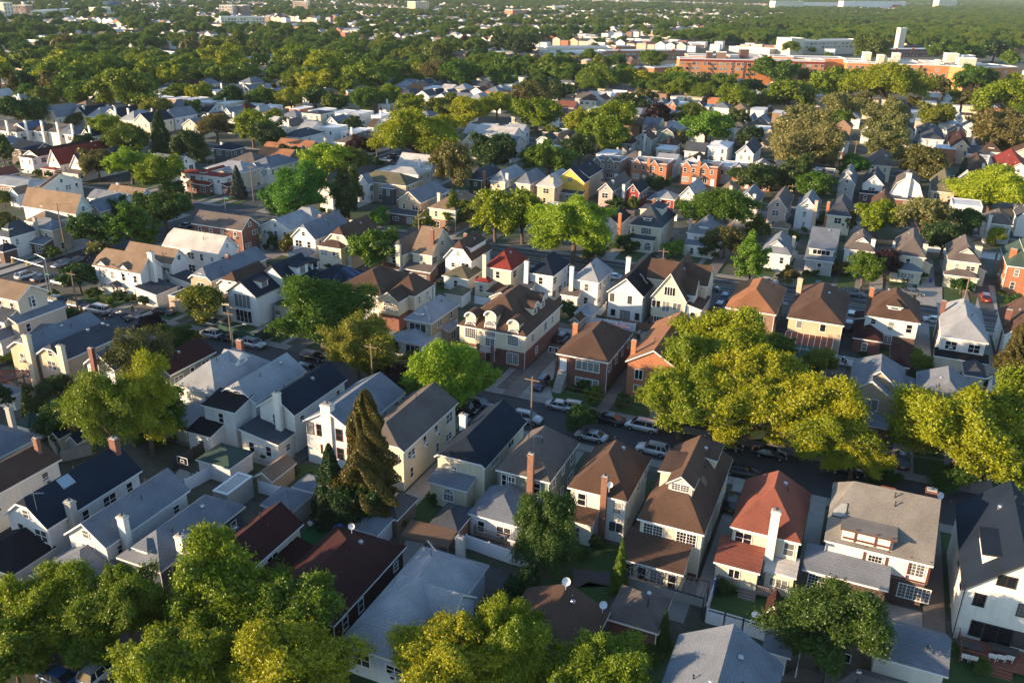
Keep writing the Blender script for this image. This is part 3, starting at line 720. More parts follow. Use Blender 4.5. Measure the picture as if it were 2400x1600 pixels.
def fence(label, pts, h=1.8, mat='vinyl', style='solid', group='garden fences', z0=0):
    root = empty('garden_fence', (pts[0][0], pts[0][1], z0)); tag(root, label, 'fence', group); o = Vector((pts[0][0], pts[0][1], 0))
    for a, b in zip(pts, pts[1:]):
        a, b = Vector((a[0], a[1], 0))-o, Vector((b[0], b[1], 0))-o; n_ = max(1, round((b-a).length/2.4))
        for i in range(n_):
            p, q = a.lerp(b, i/n_), a.lerp(b, (i+1)/n_); mb = MB()
            if style == 'solid': mb.bar(p+Vector((0, 0, h/2)), q+Vector((0, 0, h/2)), .05, h-.1)
            elif style == 'lattice':
                mb.bar(p+Vector((0, 0, h*.4)), q+Vector((0, 0, h*.4)), .05, h*.78); mb.bar(p+Vector((0, 0, h-.05)), q+Vector((0, 0, h-.05)), .08, .08)
                for k in range(12): c = p.lerp(q, (k+.5)/12); mb.tube(c+Vector((0, 0, h*.78)), c+Vector((0, 0, h-.05)), .02, .02, 4)
            else:
                for z in (.15, h-.15): mb.bar(p+Vector((0, 0, z)), q+Vector((0, 0, z)), .05, .08)
                for k in range(14): c = p.lerp(q, (k+.5)/14); mb.bar(c+Vector((-.03, 0, h/2)), c+Vector((.03, 0, h/2)), .03, h-.1)
            mb.build('panel', [mat], root)
            mb = MB(); mb.box(p.x-.06, p.x+.06, p.y-.06, p.y+.06, 0, h+.12); mb.build('post', [mat], root)
        mb = MB(); mb.box(b.x-.06, b.x+.06, b.y-.06, b.y+.06, 0, h+.12); mb.build('post', [mat], root)
    return root
# ---------------------------------------------------------------- ground
m, n, b = nodes('yard_ground'); co = coord(n)
n1 = N(n, 'ShaderNodeTexNoise'); n1.inputs['Scale'].default_value = .11; n1.inputs['Detail'].default_value = 4
n2 = N(n, 'ShaderNodeTexNoise'); n2.inputs['Scale'].default_value = 1.3; n2.inputs['Detail'].default_value = 8
for q in (n1, n2): n.links.new(co, q.inputs['Vector'])
cr = N(n, 'ShaderNodeValToRGB'); e = cr.color_ramp.elements
e[0].position = .40; e[0].color = (.03, .06, .015, 1); e[1].position = .62; e[1].color = (.11, .098, .08, 1)
x = e.new(.5); x.color = (.06, .06, .038, 1)
n.links.new(n1.outputs['Fac'], cr.inputs[0]); c = mixmul(n, cr.outputs[0], n2.outputs['Fac'], .55, 1.45)
n.links.new(c, b.inputs['Base Color']); b.inputs['Roughness'].default_value = .95; MAT['yard'] = m
plain('asphalt', (.038, .04, .044), .85, noise=.3, scale=.35); plain('walk', (.22, .205, .185), .9, noise=.22, scale=.7)
plain('lawn', (.03, .07, .012), .95, noise=.45, scale=1.5); plain('line_white', (.55, .55, .52), .7, noise=.3, scale=2); plain('line_yellow', (.5, .36, .06), .7, noise=.3)
plain('paver', (.16, .13, .11), .9, noise=.3, scale=1.5); plain('driveasph', (.07, .068, .065), .9, noise=.3, scale=1); plain('turf', (.01, .09, .02), .95, noise=.25, scale=3)
# ---------------------------------------------------------------- the setting
ground_sheet('ground', -9000, 9000, -300, 12000, 0, 'yard')
STREETS = [(101.8, 111.2), (176, 187), (254, 263), (329, 338), (405, 414), (481, 490), (557, 566), (640, 650), (716, 725)]
AV = [(-170, -157.5), (-360, -348), (-560, -548)]
for i, (y0, y1) in enumerate(STREETS):
    ground_sheet('road', -900, 500, y0, y1, .012, 'asphalt')
    if i < 4:
        segs = [(-347, -171), (-156.5, 300)]
        for a_, b_ in segs:
            for (s0, s1) in ((y0-.25, y0-1.9), (y1+.25, y1+1.9)): ground_sheet('sidewalk', a_, b_, min(s0, s1), max(s0, s1), .13, 'walk', thick=.1)
            for s0 in (y0-.2, y1): ground_sheet('kerb', a_, b_, s0, s0+.2, .14, 'walk', thick=.12)
for i, (x0, x1) in enumerate(AV):
    ground_sheet('avenue', x0, x1, -100, 900, .016, 'asphalt')
    for s0 in (x0-.2, x1):
        ys = [-100]+[q for y0, y1 in STREETS[:4] for q in (y0-.25, y1+.25)]
        for k in range(0, len(ys)-1, 2): ground_sheet('kerb', s0, s0+.2, ys[k], ys[k+1], .142, 'walk', thick=.12); ground_sheet('sidewalk', s0-1.6 if s0 < x0 else s0+.25, s0-.05 if s0 < x0 else s0+1.85, ys[k]-.0, ys[k+1], .138, 'walk', thick=.1)
y0, y1 = STREETS[1]     # markings of the wider street
for yy in (y0+2.2, y1-2.2, y0+4.1): ground_sheet('lane_marking', -156, 300, yy, yy+.12, .020, 'line_white')
for yy in (181.4, 181.7): ground_sheet('centre_line', -156, 300, yy, yy+.1, .021, 'line_yellow')
for k in range(9): ground_sheet('crosswalk_bar', -171.5+1.6*k, -170.8+1.6*k, 113.2, 116.2, .0215, 'line_white')
for k in range(6): ground_sheet('crosswalk_bar', -157, -154, 102.6+1.5*k, 103.3+1.5*k, .0215, 'line_white')
def H(*a, **k): return house(*a, **k)
GA, GB, GC, GD, GE = ('houses on the near block', 'houses south of the near street', 'houses north of the near street', 'houses south of the lined street', 'houses north of the lined street')
# ================================================================ nearest block (R0)
def x3(root, pl, ev, hs):
    slope_quad(root, 'skylight', pl, ev[1]-3.2, ev[1]-2.2, -2.2, -.6, ['metal', 'skylight'])
    antenna(root, 1.5, -6, zat(pl, 1.5, -6), 2.2)
H('bluish grey hipped house with a small brick chimney, cut by the left picture edge', 'c0', 'R', 'h', (-300, 820), (385, 475), 9.5, 5, 2.6, 'gray', 'white', ch=[((75, 205), 9, .8, 'conc')], group=GA)
H('pale walled house with speckled brown gable roof, lower left, left of the navy roof', 'c0', 'R', 'g', (-200, 1110), (565, 685), 6.2, 5, 1.7, 'brown', 'wstucco', ch=[((325, 485), 8.2, .7, 'chbrick')], group=GA)
H('long white house with navy roof and black half timbered gable, lower left', 'c0', 'R', 'jn', (430, 1335), (1310, 790), 6.7, 5.6, 2.8, 'navy', 'white', ch=[((1040, 490), 9.8, 1.0, 'brick'), ((730, 1095), 7.6, 1.0, 'conc')], group=GA, extras=x3,
  vol=[((-4.2, 3.2, 5.0), 'hn', 2.9, 1.7, 'black', 'wstucco', dict(win='nr', st='d'))], ro=dict(jc=.75))
H('long white gable house with patterned grey roof and tall white chimney, left of centre bottom', 'c0', 'R', 'g', (965, 1505), (1755, 970), 6.0, 5.3, 2.2, 'gray', 'white', ch=[((1240, 1240), 8.0, .95, 'wstucco')], group=GA,
  vol=[((-3.6, 3.6, 4.6), 'hn', 2.9, 1.8, 'gray', 'maroonw', dict(win='n'))])
H('low grey roofed bungalow with slate blue side wall and white chimney, lower left', 'c0', 'R', 'h', (1480, 1730), (2250, 1115), 6.0, 4.0, 2.4, 'gray', 'slate', ch=[((1800, 1425), 6.8, 1.0, 'wstucco')], dorm=[('n', -.3, 1.0, 1.7, .55, 'h', 'white')], group=GA)
H('small cream house with dark brown roof beside the green lawn, lower left of centre', 'c1', 'R', 'g', (-150, 1796), (440, 1280), 5.8, 4.1, 2.1, 'maroon', 'cream', group=GA, vol=[(('r', -6, 4.5, 2.2), 'sX', 2.3, .7, 'maroon', 'wstucco', dict(win='', z0=0))])
def xh7(root, pl, ev, hs): dish(root, -ev[1]*.3, ev[3]-1.6, zat(pl, -ev[1]*.3, ev[3]-1.6))
H('wide low house with patchy dark red brown roof and maroon walls, bottom centre left', 'd1', 'R', 'h', (725, 1045), (1380, 305), 9.1, 3.6, 2.4, 'maroon', 'maroonw', group=GA, trim='trim', extras=xh7)
def xh8(root, pl, ev, hs): antenna(root, 0, 3, zat(pl, 0, 3), 1.6, 2.5)
H('bungalow with large silvery grey crossed roof and stone chimney, bottom centre', 'd1', 'R', 'h', (1420, 1420), (2170, 490), 8.0, 3.6, 3.0, 'lgray', 'lblue', ch=[((1900, 190), 6.0, .9, 'conc')], group=GA, extras=xh8,
  vol=[((-2.0, 5.0, -3.4, 3.0), 'Bg', 3.55, 2.7, 'lgray', 'lblue', dict(win=''))], ro=dict(hs=.8))
def xh9(root, pl, ev, hs):
    dish(root, 0, ev[3]-1, zat(pl, 0, ev[3]-1), .55); dish(root, ev[1]-.6, ev[3]-.8, zat(pl, ev[1]-.6, ev[3]-.8), .5)
H('dark red garage with brown shingle gable roof and two satellite dishes, bottom centre', 'd2', 'R', 'g', (640, 1450), (910, 910), 8.8, 3.6, 1.9, 'brown', 'maroonw', group=GA, extras=xh9, name='garage', cat='garage', auto=False)
H('open dark garage with hipped grey brown roof beside the dish garage, bottom centre', 'd2', 'N', 'h', (862, 965), (1345, 1122), (1480, 790), 3.0, 1.9, 'taupe', 'dbrick', group=GA, name='garage', cat='garage', auto=False)
def xh11(root, pl, ev, hs): dish(root, -.7, -3.5, zat(pl, -.7, -3.5), .42)
H('house with taupe and deep blue gable roof and a dish, bottom edge right of centre', 'd2', 'R', 'g', (2430, 2250), (2425, 1380), 9.3, 5.4, 2.9, 'gray', 'white', group=GA, extras=xh11)
H('small white shed with grey roof behind the white lattice fence, bottom right of centre', 'd3', 'N', 's', (-60, 1270), (212, 1335), (200, 1150), 2.6, .7, 'gray', 'white', group='garages and sheds', name='shed', cat='shed', auto=True)
H('large low garage with weathered grey roof in front of the white wall house, bottom right', 'd3', 'N', 'Bg', (960, 1300), (1662, 1530), (1700, 1130), 3.0, 1.8, 'gray', 'wstucco', group=GA, name='garage', cat='garage', auto=False)
H('small hipped garage roof half hidden at the bottom edge, right of the basketball tree', 'd3', 'N', 'h', (500, 1760), (1290, 1760), (1200, 1530), 2.8, 1.9, 'taupe', 'wstucco', group='garages and sheds', name='garage', cat='garage', auto=False)
# ================================================================ south of the near street (R1)
H('beige three storey corner house with balcony and grey skirt roof, left edge', 'b0', 'N', 'Bg', (-420, 300), (170, 412), (450, 315), 8.6, 2.0, 'tan', 'beige', group=GB, wn=[('r', -.3, 7.6, 1.2, 1.9, 2, 'c')],
  vol=[((-12.2, 6.0, 1.7), 's', 5.4, .8, 'gray', 'beige', dict(win='n')), (('r', -5, 5, 1.7), 'sX', 5.4, .8, 'gray', 'beige', dict(win='r')), (('r', -3.5, 2.5, 6.2), 'Bhf', 2.7, 1.1, 'gray', 'brick', dict(win='nr', ov=.3))])
H('white house with small grey roofs at the left edge, beside the beige corner house', 'b0', 'N', 'Bg', (-700, 480), (95, 590), 9, 5.4, 2.2, 'dgray', 'white', group=GB)
H('beige house with long blue grey roof and tall cream chimney on its gable, left', 'b0', 'R', 'jn', (310, 895), (950, 622), 5.8, 6.0, 1.9, 'gray', 'peach', ch=[((115, 762), 9.3, 1.1, 'cream')], group=GB, ro=dict(jc=.7))
def cowl(root, pl, ev, hs): rvent(root, .3, .5, pl); rvent(root, .3, 3.5, pl)
H('peach house with dark slate grey roof and cream chimney, second of the left gabled trio', 'b0', 'R', 'jn', (600, 970), (1215, 682), 6.1, 6.0, 2.1, 'dgray', 'peach', ch=[((552, 822), 8.9, 1.0, 'cream')], group=GB, extras=cowl, ro=dict(jc=.7))
H('white house with pale grey roof and brick chimney, third of the left gabled trio', 'b0', 'R', 'g', (960, 1030), (1600, 846), 6.2, 6.0, 2.3, 'gray', 'white', ch=[((798, 852), 9.2, .8, 'brick')], group=GB,
  vol=[((-3.1, .5, 2.8), 's', 3.0, .8, 'gray', 'cream', dict(win='n'))])
H('grey walled house with very dark maroon roof behind the tall thin tree, left of centre', 'b0', 'R', 'g', (1560, 1095), (1990, 876), 6.6, 5.4, 1.9, 'maroon', 'sage', group=GB)
H('white house with broad pale grey hipped roof and brick chimney, left of centre', 'b0', 'N', 'h', (1590, 1182), (1985, 1268), (2502, 970), 6.0, 3.1, 'lgray', 'white', ch=[((2200, 765), 9.6, 1.0, 'brick')], dorm=[('r', 1.5, 1.6, 2.6, .8, 'g', 'white')], group=GB, lower=('white', 3.0),
  vol=[((-3.6, 4.4, 5.0), 'hn', 2.9, 1.3, 'lgray', 'conc', dict(win='nr'))], trim='trim')
H('white house with frosted speckled grey roof and small flat black rear roof', 'b1', 'R', 'jn', (-20, 1350), (480, 1056), 6.8, 6.0, 2.4, 'lgray', 'white', group=GB, ro=dict(jc=.6),
  vol=[((-3.2, 2.6, 3.6), 's', 5.9, .9, 'black', 'white', dict(win='n')), ((-4.0, .4, 2.6, 3.4, 0), 's', 3.0, .7, 'black', 'white', dict(win='n'))])
H('white house with dark navy gable roof and slender white chimney, left of centre', 'b1', 'R', 'g', (350, 1465), (842, 1130), 6.4, 6.0, 2.3, 'navy', 'wstucco', ch=[((125, 1285), 9.2, .9, 'wstucco')], group=GB,
  vol=[((-3.6, 2.9, 3.8), 'sX', 3.2, 1.0, 'dgray', 'wstucco', dict(win='nr'))])
H('big white house with orange and blue grey gable roof behind the tall brown conifer', 'b1', 'N', 'g', (415, 1515), (905, 1622), (1385, 1250), 6.3, 2.4, 'gray', 'white', ch=[((652, 1352), 9.4, 1.5, 'wstucco')], group=GB, trim='trim', auto=False,
  wn=[('n', -3.0, 5.3, .95, 1.6, 1, 'd', 'btrim'), ('n', -1.5, 5.3, .95, 1.6, 1, 'd', 'btrim'), ('n', 1.5, 5.3, .95, 1.6, 1, 'd', 'btrim'), ('n', 3.2, 5.3, .95, 1.6, 1, 'd', 'btrim'), ('n', -1.1, 2.5, .8, 1.2, 1, 'd', 'btrim'), ('n', 1.5, 2.5, .95, 1.5, 1, 'd', 'btrim'),
      ('r', 4.6, 4.8, .9, 1.4, 1, 'd'), ('r', 1.5, 4.8, .9, 1.4, 1, 'd'), ('r', 6.5, 4.8, .8, 1.3, 1, 'd')])
H('long cream stucco house with dark taupe hipped roof right of the tall conifer', 'c1', 'R', 'jn', (1365, 625), (1855, 165), 7.4, 6.0, 2.4, 'taupe', 'cream', group=GB, ro=dict(jc=.2))
H('cream house with near black roof, white soffits and arched rear window, centre', 'c1', 'N', 'jn', (1635, 658), (2105, 776), (2620, 370), 5.6, 2.6, 'navy', 'cream', ch=[((1905, 268), 8.2, .9, 'wstucco')], group=GB, ro=dict(jc=.15), auto=False,
  wn=[('n', -.9, 4.1, .7, .8, 1, 'd'), ('r', -3, 4.6, 2.4, 1.0, 4, 'c'), ('r', 2, 4.6, 1.6, 1.0, 2, 'c'), ('r', 0, 1.8, 1.0, 1.2, 2, 'c')],
  vol=[((-3.3, 2.2, 2.6), 's', 3.3, .7, 'gray', 'cream', dict(win='', wn=[('n', .1, 2.0, 1.3, 1.6, 2, 'a')])) , (('r', -2.5, 3.5, 1.2), 'sX', 2.6, .7, 'black', 'wstucco', dict(win='', ov=.1))])
def xl(root, pl, ev, hs): antenna(root, .4, -3, zat(pl, .4, -3), 2.3, .2)
H('cream and sage house with dark grey hipped roof and tall brick chimney, centre', 'c2', 'N', 'h', (-152, 782), (350, 906), (625, 535), 6.0, 3.4, 'taupe', 'sage', ch=[((158, 655), 9.6, .75, 'chbrick')], group=GB, extras=xl,
  vol=[((-4.5, 1.9, 6.0), 'hn', 3.0, 1.5, 'gray', 'white', dict(win='n'))], wn=[('n', -2.2, 4.6, 1.2, 1.5, 2, 'd')])
def xm(root, pl, ev, hs): dish(root, 1.6, -6.1, 7.2)
H('cream house with brown hipped roof, thick brick chimney and dish, right of centre', 'c2', 'N', 'h', (510, 940), (1060, 1084), (1282, 680), 6.0, 3.6, 'brown', 'wstucco', ch=[((857, 838), 8.8, .72, 'chbrick')], group=GB, extras=xm,
  vol=[((-4.0, .3, 2.4), 's', 3.0, .9, 'brown', 'wstucco', dict(win='n'))], auto=False,
  wn=[('n', -1.9, 4.6, .9, 1.5, 1, 'd'), ('n', 2.4, 4.6, .9, 1.5, 1, 'd'), ('n', 2.4, 2.0, 1.6, 1.3, 2, 'c'), ('r', 1, 4.4, .8, 1.4, 1, 'd'), ('r', 4, 4.4, .8, 1.4, 1, 'd'), ('r', -3, 1.8, .8, 1.2, 1, 'd')])
def xn(root, pl, ev, hs):
    slope_quad(root, 'skylight', pl, 1.6, 2.3, -2.2, -.9, ['dmetal', 'glass'])
H('large cream house with brown hipped roof, gabled dormer and latticed windows', 'c2', 'N', 'h', (1150, 1226), (1765, 1392), (2036, 680), 6.0, 4.3, 'brown', 'cream', group=GB, extras=xn, auto=False,
  dorm=[('n', .2, 2.6, 2.6, 1.0, 'g', None, 'trim', 2, 'g'), ('l', 1.0, 1.0, 4.6, 2.2, 's', None, 'trim', 0), ('r', 4.6, 1.3, 4.0, 1.3, 's', None, 'trim', 0)],
  wn=[('n', -1.9, 4.7, 2.1, 1.5, 2, 'g'), ('n', 1.8, 4.7, 2.1, 1.5, 2, 'g'), ('r', 2, 4.5, 1.2, 1.4, 2, 'c'), ('r', 6, 4.5, 1.2, 1.4, 2, 'c'), ('r', -2, 1.8, 1, 1.2, 1, 'd')], lower=('brick', .5),
  vol=[((-4.6, 2.6, 4.0), 's', 3.0, 1.3, 'brown', 'cream', dict(win='', wn=[('n', -2.6, 1.5, .9, 1.9, 1, 'd'), ('n', -.9, 1.5, .9, 1.9, 1, 'd'), ('n', .8, 1.5, 1.5, 2.0, 2, 'g'), ('n', 2.4, 1.5, .8, 1.9, 1, 'd')]))])
H('cream house with bright red hipped roof and peeling white chimney, right of centre', 'c2', 'N', 'h', (2002, 1300), (2657, 1470), (2747, 1000), 6.0, 4.0, 'redbrown', 'cream', ch=[(('c3', 75, 1172), 9.6, .9, 'wstucco')], group=GB, auto=False,
  wn=[('n', -2.2, 4.7, 1.7, 1.4, 2, 'd'), ('n', 2.6, 4.7, 1.0, 1.5, 1, 'd'), ('l', -2, 4.5, .9, 1.3, 1, 'd')], ro=dict(hs=1.1),
  vol=[((-4.6, .3, 3.4), 's', 3.2, 1.1, 'redbrown', 'cream', dict(win='', wn=[('n', -.2, 2.2, 1.1, 1.0, 2, 'c')])), ((.5, 3.9, 2.2), 's', 2.9, .7, 'pale', 'cream', dict(win='', wn=[('n', 0, 1.6, 1.8, 1.0, 3, 'c')]))])
def xp(root, pl, ev, hs):
    slope_quad(root, 'skylight', pl, -.6, .9, .1, 1.7, ['btrim', 'pale'], h=.2, fr=.14); slope_quad(root, 'solar_panel', pl, -5.0, -3.6, -3.6, -2.2, ['dmetal', 'glass'], h=.1)
    slope_quad(root, 'skylight', pl, 6.2, 6.3, 0, .1, ['dmetal', 'glass'])
    dish(root, 5.6, 3.6, 7.8, .5)
    mb = MB()          # half timbering on the front wall
    y = hs[2]-.05
    for x in (-1.2, 1.0, 3.2, 5.1): mb.box(x-.11, x+.11, y-.05, y, 3.1, 6.0)
    for z in (3.2, 5.7): mb.box(hs[0]+.1, hs[1]-.1, y-.055, y-.002, z-.1, z+.1)
    for x in (-2.4, -.4, 1.1): mb.box(x-.1, x+.1, hs[2]-.02, hs[2]+.06, 6.1, 7.7)
    mb.box(-3.6, 1.2, hs[2]-.03, hs[2]+.06, 6.3, 6.5)
    mb.build('half_timbering', ['btrim'], root)
H('tudor house with mossy grey roof, brick base and red brown timbers, lower right', 'd3', 'N', 'Bjn', (515, 252), (1522, 500), ('c3', 1565, 1150), 5.7, 4.6, 'moss', 'wstucco', ch=[(('c3', 1510, 962), 9.9, 1.1, 'brick')], group=GB, extras=xp, auto=False, lower=('dbrick', 3.0), ro=dict(jc=.45),
  dorm=[('n', -1.2, .42, 5.0, 1.5, 's', None, 'btrim', 0)],
  wn=[('n', -.1, 4.5, 1.3, 1.1, 1, 'g'), ('n', 3.9, 4.6, 1.5, 1.5, 2, 'g'), ('n', 4.2, 1.7, 3.0, 1.6, 4, 'g')],
  vol=[((-7.0, 1.6, 2.6), 's', 3.0, 1.5, 'gray', 'dbrick', dict(win='', wn=[('n', -2.2, 1.6, 2.6, 1.9, 2, 'g')]))])
H('tall white stucco house with steep black roof and black windows, right edge bottom', 'd3', 'N', 'g', (1785, 690), (2790, 960), 16, 6.2, 4.6, 'navy', 'wstucco', group=GB, auto=False, trim='dtrim', gwin=False,
  dorm=[('l', 3.0, 1.6, 4.5, 1.3, 's', None, 'dtrim', 0)],
  wn=[('n', -1.1, 8.0, 1.5, 1.1, 2, 'c'), ('n', -2.9, 5.2, .9, 1.3, 1, 'g'), ('n', .9, 5.2, .9, 1.3, 1, 'g'), ('n', -2.5, 1.8, 1.0, 1.7, 1, 'c'), ('n', -.6, 1.6, 2.4, 2.1, 2, 'c'), ('n', 1.3, 1.8, 1.0, 1.7, 1, 'c'), ('l', 1, 5, .8, 1.2, 1, 'd'), ('l', 5, 5, .8, 1.2, 1, 'd')])
# ================================================================ north of the near street (R2)
def xa2(root, pl, ev, hs):
    mb = MB(); y = hs[2]-.04          # black trim lines of the tudor front
    for u0 in (-3.9, 2.0):
        for s in (-1, 1): mb.bar((u0, y, 7.4), (u0+s*1.0, y, 5.2), .06, .16)
    mb.bar((4.2, y, 5.2), (5.4, y, 2.9), .06, .16); mb.bar((5.4, y, 2.9), (7.4, y, 2.2), .06, .16)
    mb.build('half_timbering', ['dtrim'], root)
    mb = MB(); mb.add([(-1.9, hs[2]-1.5, 2.7), (-.5, hs[2]-1.5, 3.6), (.9, hs[2]-1.5, 2.7), (-1.9, hs[2]-.02, 2.7), (-.5, hs[2]-.02, 3.6), (.9, hs[2]-.02, 2.7)], [(0, 1, 4, 3), (1, 2, 5, 4), (0, 2, 1)]); mb.build('door_hood', ['dgray'], root, fix=False)
    door(root, hs, 'n', -.5, 1.0, 2.1, 'dtrim', .4)
H('long white tudor house with tan roof and black timbers at the corner, left', 'a0', 'N', 'Bjn', (830, 1265), (1300, 1337), (1505, 1262), 6.0, 3.0, 'tan', 'white', ch=[((1395, 1138), 9.8, 1.1, 'wstucco')], group=GC, extras=xa2, ro=dict(jc=.5), trim='trim',
  dorm=[('n', -4.0, .25, 2.2, .5, 'g', None, 'dtrim', 0), ('n', 1.9, .25, 2.2, .5, 'g', None, 'dtrim', 0)],
  vol=[(('r', -4.6, 1.5, 5.2), 'sX', 2.9, .9, 'dgray', 'white', dict(win='n'))])
H('white gable end house with brownish roof directly behind the long tudor house, left', 'a0', 'N', 'Bg', (1115, 1178), (1580, 1254), (1755, 1195), 6.0, 2.6, 'tan', 'white', group=GC, vol=[(('r', -3.2, 1.6, 5.5), 'sX', 2.9, .9, 'dgray', 'white', dict(win='nr'))])
H('big white house with long pale tan roof between tudor house and red brick house', 'a0', 'N', 'Bjn', (1478, 1078), (2012, 1158), (2185, 1086), 6.0, 3.2, 'pale', 'white', group=GC)
H('red brick house with plain taupe roof and white gutters, left of centre', 'a0', 'N', 'Bg', (1765, 872), (2210, 950), (2352, 880), 6.0, 2.6, 'taupe', 'brick', group=GC)
H('cream house with long blue grey roof and brick chimney, right of the tudor house', 'b0', 'R', 'jn', (1965, 242), (2440, 15), 5.8, 5.4, 2.3, 'gray', 'tanw', ch=[((2095, 40), 7.0, .8, 'brick')], group=GC, ro=dict(jc=.35))
H('narrow house with brown roof, white gable and casement windows beside the modern white house', 'b0', 'R', 'jn', (2225, 292), (2500, 165), 6.2, 5.6, 2.4, 'brown', 'white', group=GC, ro=dict(jc=.4),
  vol=[((-2.4, 2.6, 2.4), 'hn', 3.0, 1.3, 'brown', 'wstucco', dict(win='n'))])
H('modern white house with navy roof, wide black windows and green site fence, left of centre', 'b1', 'R', 'g', (320, 290), (608, 162), 9.0, 6.2, 3.8, 'navy', 'white', group=GC, trim='dtrim', auto=False,
  dorm=[('r', .5, 1.2, 3.4, 1.9, 's', None, 'dtrim', 1), ('r', 4.6, 1.2, 2.2, 1.4, 's', None, 'dtrim', 1)], wn=[('r', 2, 4.8, .6, 1.4, 1, 'c'), ('r', 4.5, 4.8, .6, 1.4, 1, 'c'), ('r', -1, 4.8, .6, 1.4, 1, 'c')],
  vol=[((-5.5, 1.6, 7.0), 'g', 6.0, 2.6, 'navy', 'white', dict(win='', trim='dtrim', wn=[('n', 0, 4.6, 3.6, 2.6, 4, 'c'), ('n', 0, 1.6, 3.6, 2.3, 4, 'c')], dorm=[('r', 0, 1.0, 2.2, 1.4, 's')])), ((1.7, 4.2, 3.0), 'f', 3.0, 0, 'black', 'conc', dict(win='n', trim='dtrim'))])
def xsol(root, pl, ev, hs):
    for i in range(5): slope_quad(root, 'solar_panel', pl, ev[1]*.25+.02, ev[1]-.9, -4+i*1.75, -2.4+i*1.75, ['dmetal', 'solar'], h=.12, fr=.05)
H('house with dark navy roof covered in solar panels behind the big street tree', 'b1', 'R', 'h', (830, 305), (1085, 165), 10.5, 5.3, 3.0, 'navy', 'white', group=GC, extras=xsol, vol=[((-5.2, .5, 4.0), 'g', 4.8, 2.0, 'navy', 'wstucco', {})])
def pum(root, pl, ev, hs): pass
H('cream stucco house with large brown hipped roof, brick base and patio, centre', 'b1', 'N', 'h', (1212, 330), (1462, 370), (1652, 262), 6.0, 2.9, 'brown', 'cream', group=GC, lower=('brick', 3.0), ch=[((1625, 275), 5.4, .9, 'wstucco')],
  vol=[((-13.5, -2.5, -6.5, 7.2), 'h', 5.9, 3.0, 'brown', 'wstucco', dict(win='nr')), ((-3.2, 1.6, -7.6, 1.0), 'g', 5.85, 1.6, 'brown', 'cream', dict(win='', lower=('brick', 3.0), wn=[('n', 0, 4.7, 2.0, 1.8, 3, 'a')]))])
H('two storey grey house with pale hipped roof and hipped white porch, centre', 'b1', 'N', 'h', (1360, 572), (1612, 622), (1895, 440), 5.7, 2.3, 'lgray', 'tanw', group=GC, lower=('white', 2.9), dorm=[('n', -.1, .9, 1.3, .55, 'h')], auto=False,
  wn=[('n', -.2, 4.3, 3.2, 1.5, 3, 'c'), ('r', -2, 4.5, 1.6, 1.3, 2, 'c'), ('r', 2.5, 4.5, .8, 1.2, 1, 'd'), ('r', -4.5, 1.7, .8, 1.6, 1, 'd'), ('r', 0, 1.7, .8, 1.4, 1, 'd')],
  vol=[((-4.0, 3.0, 3.6), 'hn', 2.9, 1.3, 'lgray', 'white', dict(win='', wn=[('n', 1.1, 1.6, 2.6, 1.6, 3, 'c'), ('n', -2.1, 1.4, .9, 2.0, 1, 'c')])), (('r', -1.5, 2.8, 1.5), 'sX', 2.9, .7, 'lgray', 'tanw', dict(win='r'))])
def xman(root, pl, ev, hs):
    w2 = ev[1]
    mb = MB(); mb.tube((-.3, hs[2]-1.0, 2.95), (-.3, hs[2]-1.0, 3.15), 1.5, 1.5, 16)
    for i in range(11):
        a = math.pi+math.pi*i/10; mb.tube((-.3+1.45*math.cos(a), hs[2]-1.0+1.45*math.sin(a), 3.15), (-.3+1.45*math.cos(a), hs[2]-1.0+1.45*math.sin(a), 4.1), .03, .03, 4)
    mb.build('balcony', ['conc'], root)
    for x in (-1.6, 1.0): mb = MB(); mb.box(x-.22, x+.22, hs[2]-2.2, hs[2]-1.76, 0, 4.2); mb.build('column', ['brick'], root)
    door(root, hs, 'n', -.3, 1.6, 2.3, 'dtrim', .5)
H('grand cream and brick mansion with brown roof and three arched dormer windows, centre', 'b1', 'N', 'h', (1842, 632), (2485, 742), ('b2', 465, 440), 6.2, 4.6, 'brown', 'cream', group=GC, lower=('brick', 3.1), auto=False, extras=xman, ro=dict(hs=1.15),
  dorm=[('n', -4.0, .5, 1.9, 1.2, 'a', None, 'trim', 0), ('n', -.3, .5, 2.0, 2.0, 'a', None, 'trim', 0), ('n', 3.9, .5, 1.9, 1.2, 'a', None, 'trim', 0), ('r', -1.0, 1.6, 2.0, 1.3, 'a'), ('r', 2.6, 1.6, 2.0, 1.3, 'a')],
  wn=[('n', -4.0, 5.6, 1.9, 2.9, 1, 'a'), ('n', -.3, 6.3, 1.9, 3.0, 1, 'a'), ('n', 3.9, 5.6, 1.9, 2.9, 1, 'a'), ('n', -3.9, 1.7, 2.4, 1.5, 3, 'c'), ('n', 3.9, 1.7, 2.0, 1.9, 2, 'g'), ('n', -.3, 4.1, 1.6, 1.7, 2, 'g'), ('r', -5, 4.6, .9, 1.3, 1, 'd'), ('r', 1, 4.6, 1.0, 1.5, 2, 'c'), ('r', -3, 1.6, .9, 1.2, 1, 'd'), ('r', 4.4, 4.6, .9, 1.3, 1, 'd')],
  vol=[((-6.5, -2.0, 4.5, 9.5), 'g', 7.0, 1.2, 'brown', 'cream', dict(win=''))])
def xst(root, pl, ev, hs):
    mb = MB()
    for i in range(9): mb.box(hs[0]+.2, hs[0]+1.7, hs[2]-.3-.32*(i+1), hs[2]-.3-.32*i, 0, 2.6-.29*i)
    mb.build('front_steps', ['conc'], root); door(root, hs, 'n', -3.2, .95, 2.1, 'trim', 2.6)
